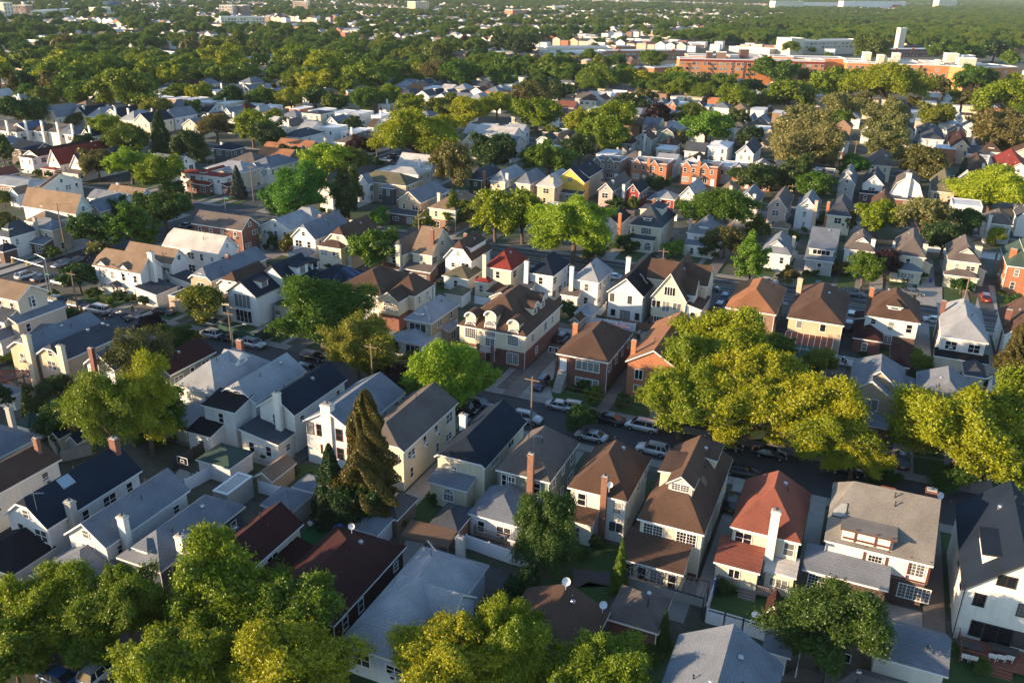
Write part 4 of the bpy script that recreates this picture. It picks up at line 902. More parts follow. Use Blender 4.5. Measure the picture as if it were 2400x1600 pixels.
H('dark brick raised bungalow with brown hipped roof, ribbon windows and front steps, centre', 'b2', 'N', 'h', (413, 882), (880, 992), (1108, 700), 5.6, 3.0, 'brown', 'brick', group=GC, ch=[((588, 612), 7.8, .9, 'obrick')], auto=False, extras=xst,
  wn=[('n', .9, 4.2, 3.8, 1.5, 4, 'c'), ('n', .9, 1.3, 3.8, 1.4, 4, 'c'), ('r', -5, 4, 1.1, 1.3, 1, 'd'), ('r', -1.5, 4, 1.1, 1.3, 1, 'd'), ('r', 2, 4, 1.1, 1.3, 1, 'd'), ('r', 5.5, 4, 1.1, 1.3, 1, 'd')])
H('orange brick house with long rust brown roof, left of the huge central right tree', 'b2', 'N', 'g', (1045, 957), (1540, 1062), 19, 5.8, 2.6, 'rustr', 'obrick', group=GC, ch=[((1125, 765), 8.6, .8, 'obrick')], auto=False, gwin=False,
  wn=[('n', -2.1, 3.8, 1.2, 1.6, 2, 'c'), ('n', .9, 3.8, 1.2, 1.6, 2, 'c'), ('n', -2.1, 1.3, 1.2, 1.2, 2, 'c')])
H('house with bluish grey crossed roof, tan front gable and wide porch roof, right', 'b3', 'N', 'hf', (745, 1190), (1258, 1286), (1265, 1028), 6.0, 3.2, 'gray', 'tanw', group=GC, trim='trim',
  vol=[((-4.3, 2.5, 2.6), 'g', 5.9, 2.5, 'gray', 'tanw', dict(win='', wn=[('n', 0, 4.6, 2.6, 1.7, 3, 'c')])), ((-4.8, 2.3, 3.4, 2.3, 0), 'hn', 3.0, 1.2, 'gray', 'brick', dict(win='', wn=[('n', .3, 1.5, 3.6, 1.5, 4, 'c')])), (('r', -1, 3.5, 2.2), 'sX', 5.2, .6, 'gray', 'tanw', {})])
H('blue grey hipped roof house half hidden behind the right edge tree', 'b3', 'N', 'h', (1372, 1370), (1905, 1480), (1910, 1150), 6.0, 3.2, 'gray', 'wstucco', group=GC)
H('low grey roofed house glimpsed between yellow green tree and right picture edge', 'b3', 'N', 'Bg', (2050, 1330), (2600, 1440), 9, 5.0, 2.4, 'gray', 'white', group=GC)
# ================================================================ south of the lined street (R3)
H('white house with pale grey many sided roof beside the red brick house', 'a1', 'N', 'g', (30, 897), (312, 947), 15, 5.0, 2.3, 'lgray', 'white', group=GD, vol=[((-2.8, 5.2, 1.0, 6.5), 'Bh', 5.1, 2.7, 'lgray', 'white', dict(win='r'))])
H('cream house with grey clipped gable roof and small grey lower roof, upper centre left', 'a1', 'R', 'jn', (572, 1034), (846, 890), 6.8, 6.0, 3.2, 'gray', 'wstucco', ch=[((590, 795), 9.6, .9, 'brick')], group=GD, ro=dict(jc=.75), vol=[((-2.6, 3.2, 3.0), 'hn', 2.9, 1.1, 'gray', 'wstucco', dict(win='n'))])
H('cream house with chocolate brown gable roof and brown hipped bay, centre left', 'a1', 'R', 'jn', (878, 1076), (1142, 950), 7.2, 6.0, 3.6, 'brown', 'cream', ch=[((877, 842), 8.6, .8, 'cream')], group=GD, ro=dict(jc=.55),
  vol=[((-4.2, 2.2, 2.2), 'hn', 5.4, 1.6, 'brown', 'cream', dict(win='n'))])
H('small cream house with tan roof and white wall chimney left of the steep tan house', 'a1', 'N', 'hn', (1172, 1142), (1350, 1172), (1500, 968), 5.8, 2.6, 'taupe', 'cream', ch=[((1300, 1072), 8.2, 1.0, 'cream')], group=GD, vol=[((-2.8, 2.2, 2.0), 's', 3.0, .7, 'brown', 'wstucco', {})])
H('cream house with one very steep tan roof slope and side gable, centre', 'a1', 'N', 'Bg', (1415, 1147), (1622, 1172), (1830, 1062), 6.0, 4.8, 'tan', 'cream', group=GD, lower=('dbrick', 3.0), vol=[((-3.2, 3.4, 2.6), 's', 3.0, 1.0, 'taupe', 'dbrick', dict(win='n'))], ch=[((1620, 930), 11.2, .7, 'brick')])
H('white house with brown clipped gable and long white shed dormer, centre', 'a1', 'R', 'jn', (1978, 1226), (2172, 1112), 6.8, 5.6, 4.0, 'brown', 'white', ch=[((1925, 965), 10.2, .8, 'brick')], group=GD, dorm=[('r', .5, 1.1, 7.5, 1.1, 's', None, 'trim', 0)], ro=dict(jc=.6))
H('white hip roofed garage with roll door below the white shed dormer house', 'a1', 'N', 'hn', (1690, 1362), (1965, 1382), 7, 3.0, 1.6, 'olive', 'white', group='garages and sheds', name='garage', cat='garage')
H('cream house with bright red hipped metal roof and slim white chimney, centre', 'a1', 'N', 'h', (2090, 1275), (2352, 1308), ('a2', 150, 1198), 6.0, 3.0, 'red', 'cream', ch=[((2090, 1165), 8.8, .8, 'cream')], group=GD, vol=[((-4.6, -1.0, 2.2), 'hn', 3.2, .8, 'red', 'cream', dict(win='n'))])
H('white house with dark slate hipped roof, right of the red roofed house', 'a2', 'N', 'h', (145, 1328), (382, 1362), (530, 1240), 6.0, 3.0, 'navy', 'white', ch=[((125, 1225), 8.6, .9, 'wstucco')], group=GD, vol=[((-4.4, -1.0, 2.4), 's', 3.4, .8, 'dgray', 'white', {})])
H('white house with pale grey hipped roof, second right of the red roofed house', 'a2', 'N', 'h', (545, 1386), (800, 1422), (936, 1300), 6.0, 3.0, 'lgray', 'white', ch=[((530, 1285), 8.8, .8, 'wstucco')], group=GD, vol=[((-4.4, -.6, 2.4), 's', 3.2, .8, 'taupe', 'white', {})])
def xsk(root, pl, ev, hs):
    for x, y in ((1.3, 1.5), (1.0, -3.4), (1.9, -3.9)): slope_quad(root, 'skylight', pl, x, x+.9, y, y+.5, ['metal', 'pale'], h=.1)
    for x in (-3.0, 0, 2.2): pass
H('crisp white modern house with black gable roof and three skylights, centre', 'b2', 'N', 'g', (868, 326), (1210, 378), ('a2', 1372, 1290), 6.0, 3.2, 'black', 'white', ch=[((1075, 5), 10.4, .9, 'wstucco')], group=GD, auto=False, gwin=False, extras=xsk, trim='trim',
  wn=[('n', -2.6, 4.9, .6, 1.4, 1, 'c', 'dtrim'), ('n', .9, 4.9, .6, 1.4, 1, 'c', 'dtrim'), ('n', -2.2, 1.9, .7, 1.1, 1, 'c', 'dtrim'), ('n', .2, 1.5, 1.8, 2.1, 2, 'c', 'dtrim'), ('n', 2.6, 1.8, .7, 1.2, 1, 'c', 'dtrim')])
H('cream house with tall steep brown gable and cross gables over brick base, centre right', 'b2', 'N', 'g', (1262, 382), (1610, 424), 15, 5.8, 5.2, 'brown', 'cream', group=GD, lower=('brick', 2.0), auto=False, gwin=False,
  wn=[('n', .1, 7.4, 2.0, 1.6, 4, 'c'), ('n', -2.3, 4.6, 1.6, 1.3, 2, 'c'), ('n', -.4, 4.3, 1.3, 2.0, 2, 'c'), ('n', 1.7, 4.6, 1.5, 1.3, 2, 'c'), ('n', -2, 1.5, .9, 1.1, 2, 'c')],
  vol=[((-6.2, 6.0, -1.2, 6.2), 'Bg', 7.4, 3.0, 'brown', 'cream', dict(win='')), ((0, 4.6, -5.4, -1.4), 'Bg', 6.6, 2.6, 'brown', 'wstucco', dict(win='')), ((2.8, 6.4, -7.0, 1.5), 'sX', 4.6, .9, 'brown', 'wstucco', dict(win='n'))])
H('brick house with orange brown hipped roof beside the lined street, right', 'b2', 'N', 'h', (1957, 470), (2427, 540), ('b3', 182, 292), 5.8, 2.8, 'orange', 'tbrick', group=GD)
def xgh(root, pl, ev, hs):
    mb = MB(); x0, x1 = hs[0]-.1, hs[1]-1.0; y1 = hs[2]-.02; y0 = y1-3.0
    mb.box(x0, x1, y0, y0+.08, .0, 2.2, 1)
    for i in range(9): x = x0+(x1-x0)*i/8; mb.bar((x, y1, 3.3), (x, y0, 2.3), .07, .07, 0); mb.box(x-.035, x+.035, y0-.03, y0+.03, 0, 2.3, 0)
    mb.add([(x0, y0, 2.3), (x1, y0, 2.3), (x1, y1, 3.28), (x0, y1, 3.28)], [(0, 1, 2, 3)], 2); mb.box(x0, x1, y0-.04, y0+.04, 1.5, 1.57, 0)
    mb.build('conservatory', ['trim', 'copper', 'btrim'], root)
H('pale yellow house with brown hipped roof and glazed rear conservatory, right', 'b3', 'N', 'h', (172, 563), (702, 640), ('b3', 640, 325), 6.0, 3.0, 'brown', 'peach', ch=[((300, 200), 9.6, .9, 'peach')], group=GD, extras=xgh, auto=False, wn=[('n', -2.6, 4.9, .9, 1.3, 1, 'c'), ('n', 1.4, 4.9, .9, 1.3, 1, 'c')])
H('white siding house with reddish brown hipped roof and small dormer, right', 'b3', 'N', 'h', (886, 549), (1403, 616), (1405, 420), 6.0, 3.6, 'brown', 'white', ch=[((962, 285), 8.6, .8, 'obrick')], group=GD, lower=('dbrick', 2.8), dorm=[('n', .1, 1.7, 2.2, .75, 'h')], auto=False,
  wn=[('n', -3.0, 5.0, .8, .9, 1, 'd'), ('n', 0, 4.6, .9, 1.5, 1, 'd'), ('n', 3.0, 4.6, .9, 1.5, 1, 'd'), ('n', -.4, 1.9, 1.8, 1.4, 3, 'g')],
  vol=[((-6.0, -1.0, 4.4), 'hn', 3.0, 1.4, 'maroon', 'brick', dict(win='n')), (('l', -2, 2, 2.0), 'sx', 3.6, .7, 'maroon', 'dbrick', dict(win=''))])
H('white house with pale grey hipped roof and rear double stairs, right edge', 'b3', 'N', 'h', (1586, 736), (2030, 804), (1975, 500), 6.0, 3.0, 'lgray', 'wstucco', ch=[((1622, 405), 8.8, .8, 'brick')], group=GD,
  wn=None, vol=[((-4.2, 4.2, 2.0), 's', 3.0, .7, 'black', 'cream', dict(win=''))])
H('brown roofed house cut by the right picture edge, behind the golden tree', 'b3', 'N', 'g', (2170, 720), (2600, 790), 14, 5.6, 3.2, 'brown', 'wstucco', ch=[((2225, 485), 9.0, .9, 'brick')], group=GD)
# ================================================================ north of the lined street (R4)
H('tan house with grey gable roof and dark glazed front porch, centre', 'a1', 'N', 'g', (1297, 662), (1507, 694), (1778, 585), 5.8, 2.8, 'gray', 'tanw', group=GE, vol=[((-4.6, 4.2, 3.2), 's', 3.0, .6, 'dgray', 'dbrick', dict(win='n'))])
H('cream house with orange brown hipped roof and brick ground floor, centre', 'a1', 'N', 'h', (1576, 730), (1835, 762), (2062, 640), 5.8, 2.6, 'tan', 'cream', ch=[((1680, 592), 8.4, .8, 'cream')], group=GE, lower=('tbrick', 2.9))
H('brown roofed house with skylights peeping over the round lime tree, centre', 'a1', 'N', 'g', (2062, 700), (2310, 724), 14, 5.4, 3.0, 'taupe', 'cream', ch=[((2040, 560), 9.0, .8, 'cream')], group=GE)
H('small white house with near black roof and red brick chimney, right of lime tree', 'a2', 'R', 'g', (980, 893), (1100, 802), 6.4, 5.0, 2.4, 'black', 'white', ch=[((990, 785), 8.2, .8, 'obrick')], group=GE)
H('big cream house with dark pyramid roof, arched windows and central dormer', 'a2', 'N', 'h', (1072, 886), (1380, 918), 15, 6.2, 4.2, 'dgray', 'cream', ch=[((1310, 648), 11.0, .8, 'brick')], group=GE, auto=False, ro=dict(hs=1.1),
  dorm=[('n', .1, 1.0, 2.0, .8, 's', None, 'trim', 1), ('l', 1.0, 1.6, 5.5, 1.6, 's', None, 'trim', 0), ('r', 1.0, 1.6, 5.5, 1.6, 's', None, 'trim', 0)],
  wn=[('n', .2, 4.9, 2.4, 1.5, 4, 'g'), ('n', -3.1, 5.0, .7, 1.3, 1, 'a'), ('r', -3, 4.8, .8, 1.3, 1, 'd')], vol=[((-3.0, 3.0, 2.4), 's', 3.4, .5, 'dgray', 'cream', dict(win='', wn=[('n', -1.2, 1.8, 1.6, 2.2, 2, 'a'), ('n', 1.4, 1.8, 1.6, 1.9, 2, 'a')]))])
H('white walled house with grey many hipped roof and slit dormer, right of centre', 'a2', 'N', 'h', (1592, 967), (1900, 990), (2010, 862), 5.2, 3.4, 'gray', 'white', ch=[((1643, 830), 8.4, .7, 'conc')], group=GE, dorm=[('n', 0, 1.3, 2.0, .5, 's', None, 'trim', 1)], vol=[((-4, 3.6, 2.4), 's', 2.9, .8, 'gray', 'wstucco', {})])
H('small white cottage with grey clipped roof and front steps, right', 'a3', 'N', 'h', (-70, 1138), (217, 1172), (272, 1050), 4.2, 3.4, 'gray', 'wstucco', ch=[((243, 990), 7.2, .7, 'cream')], group=GE, dorm=[('n', -.2, 1.4, 2.6, .4, 'g', None, 'trim', 0)])
H('grey shingled house with wide pale shed dormer and open front porch, right', 'a3', 'N', 'Bg', (330, 1200), (604, 1232), (662, 985), 3.6, 4.6, 'gray', 'grayw', group=GE, dorm=[('n', .2, 1.8, 5.2, 1.5, 's', 'cream', 'trim', 4, 'c')])
H('white house with taupe hipped roof and white gablet behind the round green tree, right', 'a3', 'N', 'h', (697, 1106), (982, 1142), (1056, 1040), 5.8, 3.4, 'taupe', 'white', ch=[((973, 1018), 8.4, .9, 'wstucco')], group=GE, dorm=[('n', .3, 1.5, 2.2, .3, 'g', None, 'trim', 0)])
H('cream house with greenish grey hipped roof and hipped front bay, right', 'a3', 'N', 'h', (1165, 1162), (1456, 1192), (1525, 1045), 5.8, 3.6, 'taupe', 'cream', ch=[((1452, 1062), 8.4, .9, 'cream')], group=GE, vol=[((-3.6, 3.0, 2.2), 'hn', 3.0, 1.6, 'gray', 'cream', dict(win='', wn=[('n', 0, 1.7, 3.4, 1.2, 5, 'c')])), (('r', -5.0, 1.0, 2.0), 'sX', 3.6, 1.2, 'taupe', 'cream', dict(win=''))])
H('cream house with taupe hipped roof, gablet and tall white chimney, right', 'a3', 'N', 'h', (1650, 1212), (1960, 1246), (2040, 1110), 5.8, 3.6, 'taupe', 'cream', ch=[((1940, 1080), 8.8, 1.4, 'cream', 2)], group=GE, dorm=[('n', .2, 1.4, 2.2, .35, 'g', None, 'trim', 0)], vol=[((-3.6, 3.4, 2.2), 'hn', 3.0, 1.6, 'taupe', 'cream', dict(win='', wn=[('n', -.6, 1.7, 2.6, 1.4, 3, 'c')])), (('r', -5.0, 1.0, 2.0), 'sX', 3.6, 1.2, 'taupe', 'cream', dict(win=''))])
H('orange brick house with green tiled roof at the right picture edge', 'a3', 'N', 'h', (2195, 1272), (2560, 1300), 15, 6.4, 4.0, 'rgreen', 'obrick', ch=[((2265, 1105), 9.4, 1.2, 'obrick')], group=GE, dorm=[('n', 1.0, 1.6, 3.4, 1.4, 's', 'cream', 'trim', 2)])
# ================================================================ further rows, compact records
RW = dict(navy='dark navy', blue='deep blue', gray='blue grey', lgray='pale grey', dgray='slate grey', taupe='taupe', brown='brown', tan='tan', red='bright red', redbrown='rust red', maroon='maroon',
          rgreen='dark green', black='black', orange='orange tan', pale='pale', wroof='white', olive='olive', tile='orange tiled')
WWd = dict(white='white', wstucco='off white', cream='cream', beige='beige', peach='peach', tanw='tan', grayw='grey', slate='slate blue', dgreen='dark green', sage='sage', redw='red', yellow='yellow',
           maroonw='maroon', pink='pinkish', lblue='pale blue', conc='grey', brick='red brick', obrick='orange brick', chbrick='brick', tbrick='tan brick', dbrick='dark brick', gbrick='grey brick', apt='orange brick')
KW = dict(mj='gambrel', g='gable', h='hipped', j='clipped', jn='clipped', m='gambrel', f='flat', hn='hipped', s='lean-to', p='hipped')
def q(t, kind, x1, y1, x2, y2, D, roof, wall, where, ze=5.6, rise=2.8, ch=None, cc='wstucco', group='houses in the middle distance', mode='N', **kw):
    k0 = kind[1:] if kind[0] == 'B' else kind
    lab = f"{WWd[wall]} house with {RW[roof]} {KW[k0]} roof, {where}"
    if len(lab.split()) > 16: lab = f"{WWd[wall]} {KW[k0]} roofed house, {where}"
    v = [((tuple(ch[:2])), ch[2] if len(ch) > 2 else ze+rise*.9, .8, cc)] if ch else []
    return house(lab, t, mode, kind, (x1, y1), (x2, y2), D, ze, rise, roof, wall, ch=v, group=group, **kw)
# R5, rear of the block seen over R4
q('a2', 'h', 30, 500, 165, 520, (300, 440), 'gray', 'cream', 'left of the yellow gable')
q('a1', 'h', 1937, 468, 2080, 480, (2205, 390), 'dgray', 'dgreen', 'upper centre by the big dark tree', ch=(2098, 395), cc='obrick')
q('a1', 'h', 2140, 482, 2292, 498, (2420, 400), 'lgray', 'cream', 'beside the dark green house', ch=(2308, 412))
q('a2', 'h', 220, 524, 392, 546, (455, 430), 'pale', 'peach', 'touching the yellow gable', ch=(372, 455), cc='peach')
def xy(root, pl, ev, hs):
    mb = MB(); mb.box(-.7, .7, ev[2]-3.3, ev[2]-3.2, 5.6, 7.0); mb.build('window_opening', ['dtrim'], root)
house('house under construction with bright yellow sheathed gable and dark roof', 'a2', 'N', 'g', (465, 430), (712, 452), (850, 380), 6.8, 2.6, 'navy', 'tanw', group='houses in the middle distance', auto=False, gwin=False,
      vol=[((-5.0, 4.4, 5.0), 'g', 6.0, 3.8, 'navy', 'yellow', dict(win='', wn=[('n', 0, 6.6, 1.2, 1.2, 1, 'c', 'dtrim')])), ((-5.2, 4.6, 2.4, 4.4, 0), 's', 2.9, .7, 'dgray', 'tanw', {})], cat='house')
q('a2', 'g', 782, 572, 932, 584, (1070, 470), 'taupe', 'pink', 'between yellow gable and red house', 5, 2.4, ch=(925, 485))
q('a2', 'g', 1040, 585, 1170, 606, (1268, 540), 'navy', 'redw', 'the only red walled cottage', 4.6, 2.6, ch=(1025, 515), cc='wstucco')
q('a2', 'Bh', 1260, 640, 1500, 660, 7, 'lgray', 'redw', 'low behind the red cottage', 3, 2)
q('a2', 'g', 1520, 632, 1705, 628, (1850, 556), 'lgray', 'white', 'before the brick duplexes', 4.4, 3)
q('a2', 'h', 1888, 588, 2055, 604, (2020, 540), 'tan', 'cream', 'behind the wide dark tree', 4.8, 2.6, ch=(1962, 585))
q('a2', 'g', 2058, 665, 2252, 712, (2325, 612), 'gray', 'white', 'with tall white chimney right of the dark tree', 5.4, 2.9, ch=(2230, 605))
q('a3', 'g', -10, 725, 175, 748, (242, 632), 'taupe', 'pink', 'with balcony, next to the tall chimney house', 5.6, 3)
q('a3', 'g', 240, 742, 462, 752, (512, 672), 'gray', 'white', 'with small tan chimney, right half', 5.6, 3.1, ch=(442, 680), cc='peach')
q('a3', 'h', 532, 800, 772, 812, (832, 712), 'dgray', 'cream', 'with brick chimney above bamboo', 5.2, 3.6, ch=(560, 675), cc='obrick')
q('a3', 'hn', 940, 712, 1160, 752, (1180, 660), 'brown', 'white', 'behind the bright spreading tree', 5, 3)
house('plain white flat roofed block between the olive tree and dark green tree', 'a3', 'N', 'f', (1680, 715), (1985, 735), 9, 6.5, 0, 'wroof', 'white', group='houses in the middle distance')
q('a3', 'h', 1992, 862, 2262, 908, 11, 'taupe', 'grayw', 'right of the dark green tree', 5.2, 2.6, ch=(2052, 800))
q('a3', 'g', 2285, 820, 2480, 850, 10, 'dgray', 'wstucco', 'at the right edge behind the bush', 5, 2.6)
# R6 brick duplexes and neighbours across the third street
def dup(t, x1, y1, x2, y2, wall, lab, r1='gray', r2='taupe', ze=6.2):
    def ex(root, pl, ev, hs):
        w = ev[1]
        for u, c in ((-w/2+.2, r1), (w/2-.2, r2)):
            dw = w*.92
            mb = MB(); y0 = hs[2]-.3; y1_ = hs[2]+1.6
            mb.add([(u-dw/2, y0, ze-.3), (u+dw/2, y0, ze-.3), (u+dw/2, y1_, ze+1.1), (u-dw/2, y1_, ze+1.1)], [(0, 1, 2, 3)], 0)
            mb.add([(u-dw/2, y0, ze-.3), (u-dw/2, y1_, ze-.3), (u-dw/2, y1_, ze+1.1)], [(0, 1, 2)], 1); mb.add([(u+dw/2, y0, ze-.3), (u+dw/2, y1_, ze-.3), (u+dw/2, y1_, ze+1.1)], [(0, 1, 2)], 1)
            gx = u-dw*.18
            mb.add([(gx-1.3, y0-.05, ze-.3), (gx+1.3, y0-.05, ze-.3), (gx, y0-.05, ze+1.2), (gx, y1_, ze+1.2)], [(0, 1, 2)], 1); mb.add([(gx-1.45, y0-.12, ze-.35), (gx, y0-.12, ze+1.4), (gx, y1_, ze+1.4)], [(0, 1, 2)], 0); mb.add([(gx+1.45, y0-.12, ze-.35), (gx, y0-.12, ze+1.4), (gx, y1_, ze+1.4)], [(0, 1, 2)], 0)
            mb.bar((gx-1.4, y0-.13, ze-.3), (gx, y0-.13, ze+1.38), .1, .16, 2); mb.bar((gx+1.4, y0-.13, ze-.3), (gx, y0-.13, ze+1.38), .1, .16, 2)
            mb.build('mansard_roof', [c, wall, 'trim'], root, fix=False)
            for du in (-dw*.25, dw*.22): window(root, hs, 'n', u+du, 4.7, .9, 1.3, 1, 'd')
            window(root, hs, 'n', u-dw*.2, 1.7, 2.0, 1.4, 3, 'c')
            door(root, hs, 'n', u+dw*.3, 1.0, 2.1, 'trim', .3)
        mb = MB(); mb.add([(-1.8, hs[2]-1.6, 2.8), (1.8, hs[2]-1.6, 2.8), (1.8, hs[2]-.02, 3.5), (-1.8, hs[2]-.02, 3.5)], [(0, 1, 2, 3)]); mb.build('porch_roof', [r2], root, fix=False)
        chimney(root, 0, hs[2]-.15, 0, ze+1.9, 1.0, wall, .7)
    return house(lab, t, 'N', 'f', (x1, y1), (x2, y2), 11, ze, 0, 'lgray', wall, group='brick twin houses of the third street', auto=False, extras=ex, name='twin_house')
dup('a2', 730, 300, 1000, 322, 'gbrick', 'grey shingled twin house with gabled mansard, leftmost of the twin house row')
dup('a2', 1072, 322, 1440, 340, 'obrick', 'orange brick twin house, second from left in the twin house row')
dup('a2', 1532, 345, 1905, 368, 'obrick', 'orange brick twin house with yellow trim, third in the twin house row')
dup('a2', 2010, 382, 2400, 402, 'obrick', 'brick twin house mostly hidden by the brown tree, fourth in the row')
dup('a3', 400, 425, 610, 440, 'brick', 'brick twin house with grey mansard right of the brown tree')
q('a3', 'g', 635, 516, 805, 526, (838, 432), 'gray', 'grayw', 'small, before dark navy roof', 5.4, 3.2, dorm=[('n', .1, 1.0, 1.6, .5, 'g')])
q('a3', 'g', 868, 512, 1068, 530, (1080, 440), 'dgray', 'white', 'with solar roof and navy porch', 5.4, 3, ch=(945, 375), cc='peach', vol=[((-3.6, 3.6, 2.0), 's', 2.9, .7, 'navy', 'dbrick', {})])
house('big white house with swooping gable, dark timbers and tall white front chimney, right', 'a3', 'N', 'm', (1108, 612), (1425, 640), 12, 3.6, 6.0, 'taupe', 'white', ch=[((1300, 410), 10.6, 1.5, 'wstucco')], group='houses in the middle distance', vol=[((-5.0, 5.0, 2.2), 's', 2.9, .7, 'dgray', 'brick', {})])
q('a3', 'h', 1500, 578, 1728, 598, (1700, 480), 'olive', 'peach', 'steep, with maroon shrub in front', 5.2, 4.2)
q('a3', 'g', 1772, 592, 1945, 605, (1930, 470), 'pale', 'obrick', 'half behind yellow trees', 5, 2.8)
q('a3', 'h', 920, 338, 1142, 350, (1150, 250), 'taupe', 'cream', 'with very tall cream chimney', 5.6, 2.8, ch=(1085, 245), cc='cream')
q('a3', 'h', 1410, 100, 1622, 108, (1630, 20), 'dgray', 'white', 'tall two storey with square windows', 6.2, 2.2)
q('a3', 'g', 1672, 190, 1872, 200, (1890, 110), 'maroon', 'peach', 'steep gable behind round bush', 5.6, 3.4)
q('a3', 'h', 1945, 216, 2152, 226, (2160, 120), 'brown', 'white', 'pointed roof with small white dormer', 5.6, 3.2, dorm=[('n', 0, 1.3, 1.6, .4, 'h')])
q('a3', 'h', 1826, 402, 2052, 414, (2040, 300), 'brown', 'wstucco', 'with broad white chimney before the red roof', 4.4, 3.2, ch=(1985, 325))
q('a3', 'g', 2118, 418, 2470, 440, (2420, 300), 'red', 'wstucco', 'at the right edge', 5.4, 3.8, ch=(2197, 350))
q('a3', 'g', 2218, 245, 2500, 262, 12, 'brown', 'cream', 'right edge above the red roof', 5.8, 3)
q('a3', 'g', 1215, 20, 1355, 55, 10, 'navy', 'white', 'gable end beside the tall khaki tree', 5.2, 2.4)
q('a3', 'h', 620, 110, 750, 120, 9, 'navy', 'wstucco', 'behind the flat white roofed building', 5, 3)
q('a3', 'g', 1215, 190, 1340, 185, 9, 'taupe', 'cream', 'half hidden by the khaki tree', 4.5, 2.6)
house('flat white roofed brick house under the pale olive tree, right', 'a3', 'N', 'f', (510, 215), (700, 235), 9, 5.6, 0, 'wroof', 'brick', group='houses in the middle distance')
house('flat white roofed brick house left of the pale olive tree', 'a3', 'N', 'f', (50, 175), (480, 180), 9, 5.6, 0, 'wroof', 'obrick', group='houses in the middle distance')
q('a3', 'g', 1880, 60, 2040, 75, 10, 'maroon', 'wstucco', 'behind the pale blossoming tree', 5.2, 2.8)
q('a3', 'h', 1360, 10, 1590, 20, 9, 'taupe', 'grayw', 'with cream chimney behind the tall white house', 5.4, 2.8, ch=(1510, -10), cc='cream')
q('a3', 'g', 1650, 45, 1835, 55, 9, 'taupe', 'obrick', 'with white chimney, behind peach gable', 5.4, 3.0, ch=(1757, 0))
# row behind the twin houses, tile a2 top
q('a2', 'g', 1105, 105, 1290, 112, (1340, 80), 'brown', 'grayw', 'tall with white chimney and rear balcony', 5.8, 2.6, ch=(1205, 65), cc='wstucco')
q('a2', 'h', 1310, 192, 1500, 200, 8, 'wroof', 'cream', 'low white roof behind the twin houses', 4.0, .8)
q('a2', 'h', 1340, 150, 1520, 160, 8, 'brown', 'tanw', 'with orange chimney at its peak', 4.6, 2.6, ch=(1440, 95), cc='obrick')
q('a2', 'm', 1340, 85, 1500, 92, 8, 'taupe', 'sage', 'gambrel front with two windows', 5.4, 3.4)
q('a2', 'h', 955, 130, 1105, 150, 9, 'maroon', 'grayw', 'with small white chimney by dark trees', 5, 3, ch=(978, 70))
q('a2', 'h', 1190, 25, 1335, 30, 9, 'taupe', 'grayw', 'steep, under the purple tree', 5, 3)
q('a2', 'Bg', 1575, 210, 1775, 225, 7, 'dgray', 'wstucco', 'with brown side chimney under lime tree', 4.4, 3.0, ch=(1665, 110), cc='brick')
q('a2', 'h', 1788, 170, 1985, 182, (2030, 130), 'wroof', 'white', 'boxy and bright behind the third twin house', 6.4, .9)
q('a2', 'g', 2045, 235, 2230, 240, (2260, 160), 'dgray', 'white', 'with thin white chimney by the khaki bush', 5.2, 3.2, ch=(2160, 120))
q('a2', 'g', 1925, -75, 2075, -60, 9, 'dgray', 'dbrick', 'dark stone gable below lime green tree', 5.4, 3.4)
q('a2', 'f', 2210, 10, 2400, 20, 9, 'wroof', 'white', 'white box behind the khaki tree', 6, .5)
q('a2', 'jn', 220, 112, 350, 125, 9, 'rgreen', 'white', 'green roof behind the round dark trees', 4.8, 2.4)
q('a2', 'g', 450, 120, 560, 130, 9, 'brown', 'wstucco', 'roof ridge beside the green roofed house', 4.4, 2.4)
q('e4', 'h', 640, 1262, 850, 1340, 8, 'taupe', 'cream', 'roof tip among dark shrubs', 4.2, 2.4)
# a1 top: white roofed corner building etc.
house('long low building with big pale slate roof and flagpole, upper centre', 'a1', 'N', 'Bg', (1270, 345), (1620, 372), 9, 5.6, 3.4, 'pale', 'grayw', group='houses in the middle distance', ch=[((1500, 290), 8.2, .8, 'white')])
q('a1', 'Bh', 1060, 400, 1520, 425, 9, 'pale', 'white', 'modern, white box next to olive hipped roof', 6, 1.2)
q('a1', 'Bh', 915, 470, 1360, 540, 10, 'olive', 'tanw', 'broad olive roof with bay window', 5.8, 2.4, vol=[((1.5, 5.5, 2.0), 'hn', 5.0, 1.0, 'gray', 'slate', {}), ((-6.5, -2.0, 3.0), 'g', 5.7, 2.6, 'gray', 'white', {})])
q('a1', 'jn', 570, 590, 700, 610, 12, 'olive', 'wstucco', 'between the two round street trees', 5.4, 3.2)
q('a1', 'h', -110, 345, 120, 375, (200, 270), 'gray', 'white', 'timbered gablet left of bright green trees', 5.2, 2.4, vol=[((-1.5, 2.5, 2.0), 'g', 5.0, 1.8, 'gray', 'white', {})])
q('a1', 'Bg', 0, 250, 290, 285, 8, 'orange', 'brick', 'front of four orange roofs', 5.4, 2.4)
q('a1', 'Bg', 45, 195, 380, 230, 7, 'orange', 'brick', 'second of four orange roofs', 5.6, 2.2)
q('a1', 'Bg', 175, 160, 500, 192, 7, 'orange', 'brick', 'rear of four orange roofs', 5.6, 2.2)
q('a0', 'h', 2080, 300, 2352, 325, 10, 'taupe', 'sage', 'grey hips left of the orange roofs', 5.4, 2.6)
q('a0', 'h', 1870, 365, 2235, 410, (2290, 330), 'lgray', 'beige', 'broad pale hips beside the bright red roof', 5.4, 2.6)
